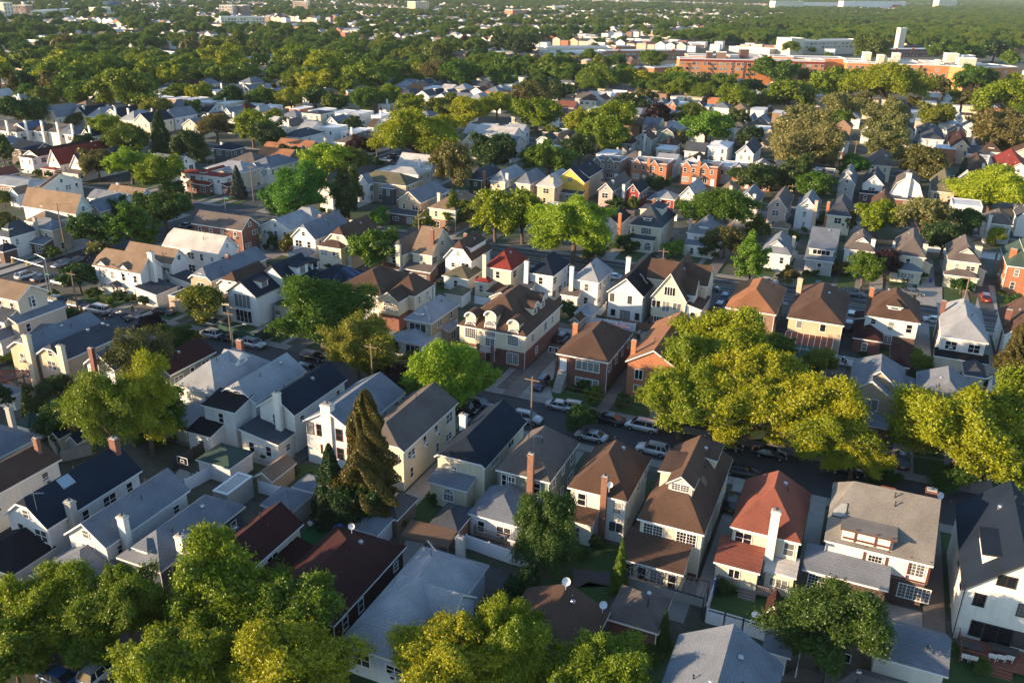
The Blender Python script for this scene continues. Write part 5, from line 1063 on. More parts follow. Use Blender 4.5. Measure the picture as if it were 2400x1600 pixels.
house('white house with bright red hipped roof, red porch roof and small dormer, left', 'a0', 'N', 'h', (1655, 400), (2030, 462), (2112, 420), 5.4, 2.4, 'red', 'white', group='houses in the middle distance', dorm=[('n', .2, .9, 1.5, .5, 'h')],
      vol=[((-4.5, 4.5, 2.2), 's', 3.0, .7, 'red', 'brick', {}), (('r', -3.5, 3.5, 2.2), 'sX', 3.0, .7, 'maroon', 'brick', {})])
q('a0', 'h', 1950, 185, 2125, 205, (2245, 170), 'navy', 'slate', 'with thin white chimney above red roof', 5.4, 1.9, ch=(2035, 130))
q('a0', 'Bg', 1340, 320, 1655, 345, 8, 'gray', 'wstucco', 'grey slope behind the lime tree', 5.2, 2.4, ch=(1350, 228), cc='conc')
q('a0', 'jn', 1540, 195, 1640, 210, 9, 'tan', 'tanw', 'dutch front in dark trees', 5.0, 2.6)
q('a1', 'h', 235, 72, 400, 95, (530, 30), 'dgray', 'white', 'large, with arched window', 6.2, 2.2, vol=[], ro=None)
q('a1', 'h', 690, 130, 985, 150, (1060, 60), 'taupe', 'white', 'with brick chimney by the purple tree', 4.8, 2.6, ch=(842, 30), cc='brick')
# left, over the avenue
house('tan and black timbered white gable house with long brown roof, left', 'a0', 'N', 'Bg', (215, 712), (675, 800), (830, 745), 5.8, 4.4, 'tan', 'wstucco', group='houses in the middle distance', auto=False,
      wn=[('n', -2.6, 6.2, .7, .5, 2, 'c'), ('n', -.5, 5.0, .8, 1.2, 1, 'd', 'btrim'), ('n', 1.5, 4.4, .8, 1.4, 1, 'd', 'btrim'), ('n', 0, 2, .8, 1.2, 1, 'd', 'btrim'), ('n', -4, 2.5, .8, 1.2, 1, 'd', 'btrim'), ('r', 0, 6.6, .9, 1.1, 1, 'd'), ('r', .5, 4.0, 2.2, 1.2, 3, 'c')])
def xso(root, pl, ev, hs):
    n_ = 9; w = (ev[1]-ev[0]-1.6)/n_
    for i in range(n_): slope_quad(root, 'solar_panel', pl, ev[0]+.8+i*w, ev[0]+.8+(i+1)*w-.1, ev[2]+.5, -.4, ['dmetal', 'solar'], h=.12)
house('white gabled house with long row of blue solar panels on tan roof, left', 'a0', 'N', 'Bg', (160, 590), (545, 520), (540, 440), 5.0, 2.8, 'tan', 'wstucco', group='houses in the middle distance', extras=xso, vol=[((-7.5, -3.4, 4.5), 'g', 3.6, 1.8, 'tan', 'white', {})])
q('a0', 'h', -200, 480, 225, 560, 10, 'lgray', 'brick', 'pale slope at the left picture edge', 4.6, 2.2)
q('a0', 'Bjn', 800, 640, 1120, 690, (1190, 640), 'gray', 'wstucco', 'low clipped roof before the dark round trees', 4.8, 2.0)
q('a0', 'Bg', 985, 590, 1290, 640, (1425, 610), 'tan', 'lblue', 'tan roof with white chimney before dark trees', 4.6, 2.0, ch=(1032, 490), cc='white')
q('a0', 'jn', 740, 750, 930, 770, 10, 'gray', 'tanw', 'shingled gable next to the timbered house', 5.2, 2.6)
q('a0', 'h', -60, 990, 100, 1005, (300, 930), 'dgray', 'white', 'with two small dormers at the left edge', 5.2, 2.8, dorm=[('n', .4, 1.0, 1.6, .6, 'h')], vol=[((-1.5, 3.5, 3.4), 'hn', 2.9, 1.0, 'navy', 'dbrick', {})])
q('a0', 'h', 270, 905, 465, 945, (550, 880), 'gray', 'beige', 'with stone chimney and grey porch, left', 5.6, 3.0, ch=(255, 835), cc='conc', vol=[((-3.5, 3.5, 3.0), 's', 2.9, 1.0, 'gray', 'dbrick', {}), ((-9.6, -2.6, 1.0, 8.0), 'h', 5.5, 2.2, 'tan', 'beige', {})])
house('white steep gabled house with deep red roof and red brick porch, left', 'a0', 'N', 'g', (430, 330), (550, 345), (800, 195), 3.9, 4.8, 'red', 'wstucco', group='houses in the middle distance', ro=None, vol=[((-3.4, 3.0, 2.6), 'h', 2.8, 1.0, 'red', 'brick', {})])
q('a0', 'g', 630, 355, 770, 370, (870, 200), 'dgray', 'wstucco', 'with dark gable roof right of the red roof', 4.2, 4.0, vol=[((-3.4, 3.4, 3.0), 's', 2.8, .8, 'taupe', 'cream', {})])
q('a0', 'g', 195, 250, 360, 262, (640, 140), 'maroon', 'white', 'with glazed white upper porch, left', 5.4, 1.8, vol=[((-3.2, 3.2, 2.4), 'hn', 5.2, .5, 'maroon', 'white', dict(win='nr'))])
q('a0', 'Bg', 60, 190, 330, 215, 9, 'navy', 'dbrick', 'wide dark roof at the left', 5.2, 2.4)
q('a0', 'h', -120, 130, 70, 150, 9, 'gray', 'dbrick', 'at left edge behind the green tree', 4.8, 2.4)
q('a0', 'h', -150, 460, 40, 440, 8, 'redbrown', 'obrick', 'brick with tall chimney, left edge', 4.6, 2.4, ch=(15, 350), cc='obrick')
q('b0', 'h', -200, 790, 90, 745, 7, 'gray', 'wstucco', 'lowest at the left edge', 3.0, 1.4)
# ---------------- e tiles (upper band)
E1, E2, E3 = 'in the upper left chimney row', 'in the row above the chimney row', 'in the row under the long tree band'
for i, (x1, y1, x2, y2, xf, yf, kd, ro_, wa, cx_, cy_) in enumerate([(-60, 1300, 130, 1370, 200, 1250, 'h', 'taupe', 'wstucco', 40, 1195), (170, 1305, 330, 1345, 560, 1210, 'g', 'blue', 'wstucco', 250, 1200), (390, 1320, 580, 1350, 700, 1270, 'Bh', 'brown', 'wstucco', 480, 1245),
        (620, 1350, 830, 1362, 960, 1300, 'Bg', 'taupe', 'wstucco', 735, 1265), (880, 1375, 1000, 1395, 1180, 1330, 'h', 'gray', 'wstucco', 965, 1290), (1115, 1400, 1240, 1420, 1330, 1330, 'g', 'navy', 'wstucco', 1200, 1295)]):
    q('e0', kd, x1, y1, x2, y2, 11, ro_, wa, ['first', 'second', 'third', 'fourth', 'fifth', 'sixth'][i]+' '+E1, 5.2, 2.6, ch=(cx_, cy_, 9.4), far=True, group='houses with white front chimneys')
for i, (x1, y1, x2, y2, kd, ro_, wa, ch_) in enumerate([(630, 1140, 760, 1160, 'mj', 'gray', 'cream', (752, 935)), (800, 1110, 950, 1125, 'h', 'gray', 'cream', None), (1005, 1115, 1175, 1135, 'g', 'navy', 'cream', (1145, 985)), (1200, 1130, 1380, 1150, 'h', 'lgray', 'cream', None),
        (1455, 1120, 1620, 1165, 'g', 'navy', 'cream', (1555, 1020)), (1630, 1180, 1860, 1200, 'h', 'lgray', 'cream', (1760, 1020)), (1870, 1195, 2020, 1230, 'g', 'navy', 'cream', None), (2230, 1140, 2400, 1160, 'jn', 'gray', 'white', None)]):
    q('e0', kd, x1, y1, x2, y2, 14, ro_, wa, ['first', 'second', 'third', 'fourth', 'fifth', 'sixth', 'seventh', 'eighth'][i]+' '+E2, 5.0, 3.4 if kd[0] != 'm' else 4.6, ch=ch_ and (*ch_, 9.0), far=True)
for i, (t, x1, y1, x2, y2, kd, ro_, wa, ch_) in enumerate([('e1', 95, 712, 210, 725, 'g', 'maroon', 'white', None), ('e1', 375, 690, 500, 700, 'h', 'gray', 'cream', None), ('e1', 560, 760, 720, 772, 'h', 'dgray', 'wstucco', (512, 700)), ('e1', 735, 770, 850, 780, 'Bg', 'dgray', 'wstucco', None),
        ('e1', 855, 775, 1010, 788, 'h', 'dgray', 'cream', (955, 800)), ('e1', 975, 770, 1080, 785, 'g', 'gray', 'cream', None), ('e1', 1085, 755, 1230, 760, 'h', 'gray', 'wstucco', None), ('e1', 1205, 765, 1330, 775, 'g', 'lgray', 'cream', None), ('e1', 1425, 670, 1600, 690, 'Bh', 'gray', 'white', None), ('e1', 1520, 700, 1650, 715, 'g', 'navy', 'white', None),
        ('e0', 2140, 730, 2352, 735, 'Bh', 'taupe', 'cream', None), ('e0', 1220, 920, 1330, 935, 'Bg', 'dgray', 'dbrick', (1370, 870)), ('e0', 2080, 810, 2200, 825, 'Bg', 'gray', 'white', None)]):
    q(t, kd, x1, y1, x2, y2, 11, ro_, wa, ['first', 'second', 'third', 'fourth', 'fifth', 'sixth', 'seventh', 'eighth', 'ninth', 'tenth', 'leftmost', 'second from left', 'third from left'][i]+' '+E3, 5.0, 2.8, ch=ch_ and (*ch_, 8.6), far=True)
mid = [('e1', 0, 1000, 200, 1015, 'Bg', 'gray', 'cream', 'blue grey slope behind a round tree'), ('e1', 410, 1065, 500, 1085, 'Bg', 'navy', 'white', 'dark roof beside brick chimney'), ('e1', 560, 1080, 740, 1095, 'h', 'lgray', 'cream', 'pale with brick chimney, mid row'), ('e1', 720, 1100, 830, 1115, 'g', 'gray', 'white', 'small white gable in mid row'),
       ('e1', 860, 1050, 1050, 1060, 'h', 'maroon', 'cream', 'maroon roof under round bright trees'), ('e1', 1095, 1075, 1240, 1085, 'h', 'lgray', 'cream', 'pale roof between maroon and tan roofs'), ('e1', 1240, 1100, 1440, 1125, 'Bh', 'tan', 'obrick', 'tan with orange chimney'), ('e1', 1530, 1130, 1700, 1170, 'h', 'gray', 'white', 'by the tall cream modern house'),
       ('e1', 175, 1250, 360, 1285, 'g', 'gray', 'cream', 'peach gable before the brown spruce'), ('e1', 2130, 1225, 2300, 1245, 'g', 'gray', 'white', 'white gable right of the tall cream house'),
       ('e2', 880, 600, 1000, 610, 'g', 'taupe', 'white', 'steep gable in the upper middle'), ('e2', 800, 690, 1000, 705, 'Bg', 'gray', 'wstucco', 'grey roof under that steep gable'), ('e2', 1060, 690, 1180, 700, 'g', 'blue', 'white', 'blue roof in the upper middle'), ('e2', 1210, 830, 1340, 850, 'g', 'navy', 'white', 'leftmost of the white gable trio'),
       ('e2', 1370, 835, 1510, 855, 'g', 'blue', 'white', 'middle of the white gable trio'), ('e2', 1550, 850, 1690, 870, 'g', 'dgray', 'white', 'rightmost of the white gable trio'), ('e2', 1420, 700, 1600, 720, 'h', 'dgray', 'white', 'behind the white gable trio'), ('e2', 1800, 715, 1960, 730, 'Bg', 'dgray', 'obrick', 'green grey roof before the round hedge trees'),
       ('e2', 1260, 700, 1400, 715, 'h', 'dgray', 'brick', 'brick hips behind the gable trio'),
       ('e2', 1950, 630, 2160, 650, 'h', 'gray', 'brick', 'first of the pyramid roof row'), ('e2', 2170, 640, 2340, 655, 'h', 'navy', 'white', 'second of the pyramid roof row'), ('e3', 145, 660, 290, 672, 'h', 'dgray', 'obrick', 'third of the pyramid roof row'), ('e3', 340, 665, 470, 680, 'h', 'gray', 'obrick', 'fourth of the pyramid roof row'),
       ('e2', 2050, 770, 2250, 780, 'h', 'lgray', 'obrick', 'wide hips with brick chimney, upper middle'), ('e2', 1980, 880, 2290, 890, 'Bg', 'tan', 'grayw', 'long tan roof with dark end gable'), ('e3', 0, 760, 100, 775, 'h', 'tan', 'obrick', 'tan hips by the pale tall tree'),
       ('e3', 600, 640, 790, 700, 'h', 'gray', 'white', 'tall grey roof with poles at the road'), ('e3', 1380, 635, 1500, 650, 'g', 'dgray', 'white', 'white temple gable above flat roofs'), ('e3', 1195, 740, 1720, 790, 'Bh', 'taupe', 'cream', 'long brown corner building roof'), ('e3', 1010, 870, 1260, 880, 'Bg', 'pale', 'grayw', 'pale tan slope by the parked cars'),
       ('e3', 910, 910, 1170, 920, 'h', 'brown', 'cream', 'brown hips with red brick chimney'), ('e3', 570, 1020, 890, 1010, 'Bg', 'redbrown', 'brick', 'long low red tiled roof'), ('e3', 1360, 850, 1540, 870, 'Bg', 'wroof', 'white', 'white slope and swoop before brown roof'), ('e3', 1590, 1105, 1750, 1130, 'Bg', 'gray', 'wstucco', 'grey roof with pale tall chimney'),
       ('e3', 1960, 965, 2110, 975, 'h', 'gray', 'cream', 'grey hips below white flat roofs'), ('e3', 2140, 990, 2260, 1000, 'g', 'gray', 'obrick', 'brick gable below white flat roofs'), ('e4', 0, 1000, 110, 1010, 'h', 'gray', 'dbrick', 'grey hips under the twin white roofs'), ('e4', 140, 1010, 300, 1020, 'g', 'dgray', 'obrick', 'brick gable under the twin white roofs'),
       ('e4', 950, 1215, 1190, 1225, 'g', 'gray', 'gbrick', 'dark stone gable with chimney'), ('e4', 870, 1200, 1000, 1200, 'g', 'gray', 'white', 'glimpsed left of the stone gable'), ('e4', 1290, 1190, 1400, 1200, 'h', 'pale', 'cream', 'cream, beside the big khaki tree'),
       ('e5', 1385, 1160, 1530, 1210, 'g', 'lgray', 'white', 'pale curved roof behind brick gable'), ('e5', 1240, 880, 1350, 890, 'g', 'dgray', 'wstucco', 'thin gable peeking over bushes'), ('e5', 1590, 880, 1700, 890, 'g', 'maroon', 'wstucco', 'small roof by the yellow bush'), ('e5', 100, 1345, 240, 1350, 'g', 'navy', 'wstucco', 'glimpsed left of the tall khaki tree'),
       ('e2', 440, 1230, 700, 1240, 'Bh', 'pale', 'cream', 'pale roof over bright broad trees'), ('e2', 570, 1220, 840, 1232, 'g', 'pale', 'cream', 'low cream front gable over broad trees'), ('e2', 1020, 1130, 1230, 1140, 'Bh', 'gray', 'cream', 'with orange chimney over broad trees'), ('e2', 60, 1440, 320, 1480, 'h', 'gray', 'white', 'with chimney beside purple tree'), ('e2', 0, 1190, 170, 1205, 'Bjn', 'lgray', 'white', 'clipped pale roof at a tree edge'),
       ('e2', 360, 1280, 440, 1290, 'Bg', 'brown', 'wstucco', 'small brown link roof')]
for r_ in mid: q(r_[0], r_[5], r_[1], r_[2], r_[3], r_[4], 10, r_[6], r_[7], r_[8], 5.0, 2.8, far=True)
house('tall modern cream house with flat stacked roofs and roof terrace, upper left', 'e1', 'N', 'f', (1670, 1190), (1990, 1200), 8, 6.0, 0, 'conc', 'cream', group='houses in the middle distance', vol=[((-3.2, 6.5, -1, 10), 'h', 8.6, .9, 'dgray', 'cream', dict(win='nr'))])
house('large cream house with shallow grey front gables over broad trees, upper middle', 'a1', 'N', 'Bg', (1900, 45), (2352, 90), 12, 5.6, 3.0, 'pale', 'white', group='houses in the middle distance')
q('a2', 'Bg', -60, 35, 90, 50, 9, 'lgray', 'white', 'clipped pale roof left of the green roof')
# white flat roofed rows
for i, (x1, y1, x2, y2, wa) in enumerate([(1900, 770, 2110, 800, 'beige'), (2195, 790, 2330, 800, 'grayw'), (2400, 790, 2490, 800, 'obrick'), (2560, 790, 2780, 805, 'obrick'), (3200, 800, 3295, 815, 'white'), (3310, 830, 3600, 845, 'white')]):
    house(f"flat white roofed {'brick' if 'brick' in wa else 'plaster'} house, {['first', 'second', 'third', 'fourth', 'fifth', 'sixth'][i]} from the left under the brick apartments", 'e3', 'N', 'f', (x1, y1), (x2, y2), 11, 6.2, 0, 'wroof', wa, group='white flat roofed houses', far=True)
# ---------------------------------------------------------------- trees seen in the picture: tile kind colour x y rx ry
TL = """
d0 round ygreen 480 850 380 340;d0 tall green 110 1330 240 260;d0 round green 820 1250 230 190;d0 round ygreen 330 1250 180 130;d0 tall ygreen 40 920 220 330;d0 round green 1150 880 330 380;d0 round ygreen 2000 760 470 450;d0 round ygreen 1650 1420 480 420
d1 round green 350 960 400 400;d1 round ygreen 330 1480 480 350;d1 round ygreen 1750 1380 450 300;d1 round ygreen 2230 1150 300 330;d2 round ygreen 130 1300 330 330
d2 round ygreen 850 1500 420 260;d2 willow deep 320 190 290 310;d2 bush dark 140 700 190 220;d2 cone green 1000 480 85 190;d2 cone deep 1400 1080 75 150;d3 round deep 560 1040 440 340
d1 round green 2290 850 90 200;d3 bush deep 1150 1440 90 90;d3 bush deep 1390 1480 110 90;d3 bush deep 1250 1400 40 45;d2 bush deep 1290 1300 120 90
c0 airy green 980 260 320 410;c0 airy ygreen 1330 200 270 420;b0 airy olive 1300 950 280 200;c0 airy green 1430 220 250 230;c1 cedar rust 1030 650 360 490;c1 cone conif 690 890 200 285;c1 tall dark 950 1080 230 200
b1 wide green 600 540 410 260;b1 round mid 930 830 280 280;b1 round lime 1800 1080 350 260;b1 round bright 1500 1180 130 120;b1 round purple 1270 1110 150 120
b2 round ygreen 1990 810 400 280;b2 round ygreen 1580 1310 360 280;b2 round ygreen 2290 1180 380 330;c3 round ygreen 380 280 400 290;c3 round ygreen 800 640 260 170
c3 round ygreen 1780 430 480 330;c3 round ygreen 2280 280 330 380;c3 bush deep 1650 850 220 90;c3 bush deep 1080 840 160 90;c2 round deep 640 310 140 110
b2 round ygreen 1800 1020 350 310;c2 round ygreen 2100 180 360 260;c3 round ygreen 90 60 330 300;c3 round ygreen 560 470 330 250;c3 round ygreen 2060 560 330 260;b3 cedar rust 2270 920 170 260;b3 bush green 1425 970 120 100;b3 round green 100 830 130 110;b3 round mid 480 970 150 110;b2 bush deep 660 1180 70 60;b2 bush deep 830 1185 55 55;b2 bush green 740 1290 80 100;b2 bush deep 1010 1330 70 70
b2 bush deep 520 490 90 90;b1 bush olive 1230 850 70 90;b1 bush deep 1620 880 50 60;b1 bush deep 1400 940 110 70
b0 round deep 720 190 140 110;b0 bush deep 870 350 70 60;b0 bush deep 1110 360 50 45;b0 bush deep 1215 385 60 50;b0 bush deep 1330 410 70 55;b0 bush green 1000 420 60 30;b0 round mid 1860 430 200 150;b0 bush purple 1380 620 130 60
b0 bush deep 1620 730 180 110;b0 bush yellowbush 1790 740 70 55;b0 bush deep 620 540 110 60;b0 bush deep 500 345 50 25;b0 round dark 510 1210 130 120;b0 cone dark 240 1340 60 130;b0 bush deep 370 1380 90 80;c0 round deep 540 310 190 130;c0 round dark 40 120 70 110;c0 bush deep 1330 480 150 90;b0 bush ygreen 60 940 70 40
a0 tall green 1180 900 190 190;a0 round deep 830 930 190 110;a0 wide deep 1510 740 230 130;a0 round deep 1070 740 140 110;a0 bush khaki 870 1110 105 80;a0 bush deep 480 1150 80 60;a0 round lime 1190 320 170 140;a0 round ygreen 1480 400 190 150;a0 round mid 1160 150 190 120
a0 round olive 890 310 150 130;a0 cedar dark 1470 90 120 190;a0 round dark 1740 190 130 170;a0 round dark 750 140 90 60;a0 round deep 20 210 80 130;a0 cone spruce 2180 490 75 120;a0 bush deep 350 410 50 30;a0 bush deep 465 425 50 35;a0 bush deep 630 510 80 60;a0 bush deep 1600 560 140 60;a0 round dark 20 960 50 90;a0 round mid 30 640 70 60;a0 bush deep 120 655 60 40;a0 round olive 60 860 90 60
a1 round bright 360 600 260 200;a1 tall dark 840 590 140 200;a1 round lime 640 310 210 150;a1 round mid 880 310 160 130;a1 round purple 970 160 120 75;a1 wide ygreen 1450 100 350 130;a1 round olive 1810 350 165 210;a1 round dark 2190 220 210 190;a1 bush bright 1140 820 95 90;a1 bush mid 1560 880 100 110
a1 tall mid 1860 750 130 130;a1 round ygreen 2200 790 210 210;a1 wide green 1080 1120 220 160;a1 bush rust 320 1060 110 110;a1 bush deep 160 1050 60 80;a1 bush rust 790 800 70 60;a1 round dark 330 260 110 90;a1 bush deep 1115 320 50 45;a1 bush deep 60 610 50 50;a1 round dark 100 60 150 90
a2 round lime 570 900 310 260;a2 round ygreen 100 790 190 210;a2 round green 330 280 200 160;a2 round dark 620 180 140 130;a2 wide green 1880 760 310 180;a2 bush deep 1040 1060 130 80;a2 bush bright 1490 1110 110 80;a2 round olive 1960 1030 150 130;a2 tall bright 2210 1190 130 180;a2 bush mid 2270 910 100 100
a2 bush dark 1350 520 120 80;a2 round dark 2220 450 170 110;a2 bush deep 960 680 90 60;a2 bush mid 1120 690 50 60;a2 bush mid 870 400 40 70;a2 bush dark 1790 1110 120 90;a2 round ygreen 800 60 200 120;a2 bush olive 1550 120 70 120;a2 bush mid 1700 220 90 30;a2 bush mid 1850 240 60 40;a2 bush deep 750 1130 130 80
a3 round green 440 530 160 120;a3 round bright 785 350 130 100;a3 tall khaki 1100 110 180 160;a3 round khaki 370 180 300 230;a3 round olive 1420 320 200 120;a3 bush mid 1810 245 100 60;a3 round ygreen 1010 810 180 140;a3 round khaki 1420 820 200 180;a3 round deep 1780 860 150 140;a3 round green 890 1280 150 130
a3 round purple 1080 1240 120 130;a3 bush rust 660 1290 90 70;a3 bush olive 190 1350 120 80;a3 bush rust 730 870 85 110;a3 bush ygreen 2100 1000 90 90;a3 wide lime 2080 590 300 110;a3 cone spruce 1790 400 60 100;a3 round olive 2120 80 200 170;a3 round dark 1620 1010 180 60;a3 round dark 40 440 90 90;a3 tall dark 260 420 160 120;a3 bush deep 380 1100 0 0
a3 bush purple 1640 690 90 30;a3 bush deep 150 1250 60 40;a3 bush deep 230 1000 60 70;a3 bush deep 500 850 60 70;a3 bush deep 1380 1330 90 60;a3 bush deep 1780 1450 110 90;b3 bush deep 2280 410 80 60;a3 round deep 1850 560 0 0
e0 round green 1720 790 370 220;e0 round green 1050 810 230 170;e0 wide deep 300 1070 300 110;e0 cedar rust 200 730 130 160;e0 round mid 640 850 190 110;e0 wide ygreen 800 570 290 130;e0 wide ygreen 400 370 230 110;e0 round ygreen 1350 450 240 140;e0 round olive 880 170 150 120;e0 round dark 620 190 120 90;e0 round green 1540 290 180 90
e0 round dark 1690 320 100 80;e0 wide ygreen 2050 440 260 140;e0 cedar rust 2200 1290 140 200;e0 round ygreen 1480 1290 230 110;e0 round mid 1750 1420 230 130;e0 bush olive 980 1190 180 40;e0 round dark 60 450 80 120;e0 round deep 1250 690 140 110;e0 round mid 2150 1010 200 90;e0 round dark 330 680 130 130;e0 round green 1150 250 160 80;e0 round mid 880 290 160 70;e0 bush dark 300 1395 180 50;e0 bush dark 1130 1460 110 60;e0 wide dark 600 420 180 60
e1 wide ygreen 200 470 250 150;e1 wide ygreen 540 500 200 130;e1 wide ygreen 880 500 270 150;e1 round olive 260 200 130 120;e1 round mid 550 180 150 100;e1 wide mid 950 130 230 90;e1 round mid 1200 190 150 90;e1 round olive 1430 160 120 110;e1 round green 1250 380 140 100;e1 round ygreen 1700 370 260 140;e1 round ygreen 2150 480 300 180
e1 round green 1300 870 200 120;e1 round ygreen 1650 890 180 150;e1 round ygreen 400 810 160 120;e1 round green 90 810 140 110;e1 round deep 830 870 170 110;e1 round deep 2000 860 160 100;e1 round deep 290 1060 120 130;e1 round ygreen 1120 1270 260 210;e1 round olive 620 1260 200 150;e1 round mid 1440 1190 160 90;e1 cedar rust 1430 770 80 85;e1 round mid 2250 950 150 110;e1 round dark 1480 520 140 70;e1 wide ygreen 2000 680 260 100;e1 round mid 1420 1420 160 100;e1 bush dark 2110 1400 120 60;e1 round mid 2000 200 0 0;e1 wide ygreen 700 330 260 80;e1 round mid 1850 300 0 0
e1 wide green 380 540 200 110;e1 round ygreen 720 560 180 110;e1 round green 1060 560 170 110;e1 round ygreen 40 520 160 120;e0 round ygreen 2240 530 160 110;e0 round green 1000 470 200 130;e0 wide mid 700 470 240 100;e0 round dark 1900 700 160 130;e0 round green 380 850 160 130;e1 round green 1950 330 160 110;e1 round ygreen 2000 560 200 120;e2 round green 60 720 170 90;e2 wide ygreen 330 600 310 160;e2 round green 120 330 160 110;e2 round green 450 370 140 90;e2 round green 300 900 200 130;e2 round ygreen 950 970 200 140;e2 round green 1640 560 240 140;e2 round olive 1300 520 180 90;e2 round dark 2250 130 170 140;e2 round mid 1380 270 220 110;e2 round mid 980 280 130 100;e2 round dark 1900 270 130 80;e2 wide ygreen 1000 1400 350 200;e2 round ygreen 1750 1080 260 160;e2 wide mid 1420 1010 240 110;e2 round ygreen 1350 1300 230 180
e2 round purple 230 1510 120 70;e2 round purple 1700 105 90 35;e2 round ygreen 620 860 200 100;e2 round green 2200 450 160 160;e2 bush olive 700 800 120 60;e2 round dark 760 430 100 70;e2 round olive 900 370 90 70;e2 round ygreen 2150 950 200 110;e2 wide mid 1560 1450 0 0;e2 round dark 150 1260 130 70;e2 round ygreen 1100 500 130 70;e2 round mid 650 150 160 90
e3 round green 500 520 170 100;e3 round green 1210 620 220 160;e3 cone bright 50 620 60 90;e3 round dark 640 800 160 130;e3 wide ygreen 350 1100 320 180;e3 round ygreen 950 1210 180 190;e3 round ygreen 1400 1160 290 190;e3 round ygreen 1350 1420 270 150;e3 round dark 1560 930 130 110;e3 round purple 2010 1110 170 80;e3 bush bright 2110 1000 110 70;e3 round khaki 780 420 130 100;e3 wide ygreen 1850 660 220 90;e3 round ygreen 2250 610 170 90
e3 round green 1850 330 110 80;e3 bush rust 400 300 70 55;e3 round dark 130 160 210 140;e3 round dark 90 410 100 110;e3 wide dark 260 560 150 70;e3 round mid 1230 410 140 60;e3 round olive 1850 860 130 90;e3 round dark 1800 970 110 60;e3 round olive 250 830 220 90;e3 round mid 1470 360 100 80;e3 round mid 1130 180 60 40;e3 round mid 1370 170 60 50;e3 bush mid 1950 460 150 60;e3 round mid 560 1380 130 90
e4 round khaki 230 660 150 110;e4 round green 60 620 100 70;e4 wide green 1280 530 280 140;e4 round olive 1650 560 120 110;e4 wide green 2060 450 220 90;e4 wide green 1480 860 320 170;e4 wide ygreen 2100 700 330 200;e4 round bright 350 1260 270 190;e4 round ygreen 720 880 220 120;e4 round olive 1000 940 150 90;e4 round khaki 1680 1260 370 240;e4 round khaki 2200 1000 240 150;e4 round dark 560 670 130 60;e4 round dark 780 1180 130 140;e4 wide dark 950 720 160 60;e4 round mid 130 1100 180 80;e4 round dark 950 1420 170 90;e4 round green 2150 1200 180 150;e4 round green 1500 30 180 0
e5 wide ygreen 480 720 450 190;e5 round green 1700 620 250 190;e5 round olive 1160 740 170 100;e5 tall khaki 450 1180 270 270;e5 round mid 1150 1120 240 160;e5 round olive 1550 930 150 120;e5 round ygreen 2110 900 330 230;e5 round olive 2000 1250 300 200;e5 round olive 100 980 160 150;e5 round mid 1400 860 110 80;e5 round ygreen 2250 700 170 100;e5 round mid 230 190 220 100;e5 round dark 1950 220 170 90;e5 wide green 1290 230 210 70;e5 wide green 1670 250 170 60;e5 round green 2170 340 130 60;e5 round olive 850 950 100 60
"""
CW = dict(lime='lime green', ygreen='yellow green', green='fresh green', mid='mid green', dark='dark green', olive='olive', khaki='khaki', purple='purple leaved', rust='rusty brown', spruce='blue grey', bright='bright green', deep='deep green', yellowbush='yellow', conif='blackish green')
SW = dict(airy='feathery', round='rounded', wide='broad', tall='tall', willow='drooping', bush='', cone='slender', cedar='shaggy')
PENDING = []
def tree_px(t, x, y): return P(t, (x, y))
for ln in TL.replace('\n', ';').split(';'):
    w = ln.split()
    if len(w) < 7 or float(w[5]) <= 0 or float(w[6]) <= 0: continue
    t, kd, col = w[:3]; x, y, rx, ry = map(float, w[3:7])
    o = tree('pending tree label text', t, (x, y), rx, kd, col, ry)
    PENDING.append((o, P(t, (x, y)), kd, col))
# trees just outside the frame, behind the camera side of the block; their shade falls on the near block
rt = random.Random(5)
for i, (X, Y, r) in enumerate([(-104, 46, 6.5), (-92, 40, 6), (-82, 44, 6.5), (-70, 40, 6.5), (-58, 36, 6.5), (-46, 40, 6), (-8, 48, 6.5), (-33, 34, 6.5), (-20, 40, 5.5), (6, 50, 6.5), (-118, 56, 6.5), (-128, 66, 6.2), (-140, 76, 6.5), (-150, 62, 6.5), (-160, 80, 6), (-96, 34, 6), (-112, 40, 6), (-84, 30, 6), (-126, 48, 6), (-140, 54, 6), (-72, 24, 6), (-60, 20, 6), (-170, 60, 6)]):
    d_ = Vector((X, Y, 9-CAMH)); w_ = d_.dot(CF); xx, yy_ = 1200+FPX*d_.dot(CR)/max(w_, .1), 800-FPX*d_.dot(CU)/max(w_, .1)
    if w_ > 0 and -190 < xx < 2600 and yy_ < 1790: continue
    o = put_tree('x', X, Y, 6.2, r*.85, r*.68, 'round', rt.choice(('ygreen', 'green', 'mid')), 1)
    PENDING.append((o, None, 'round', 'green'))
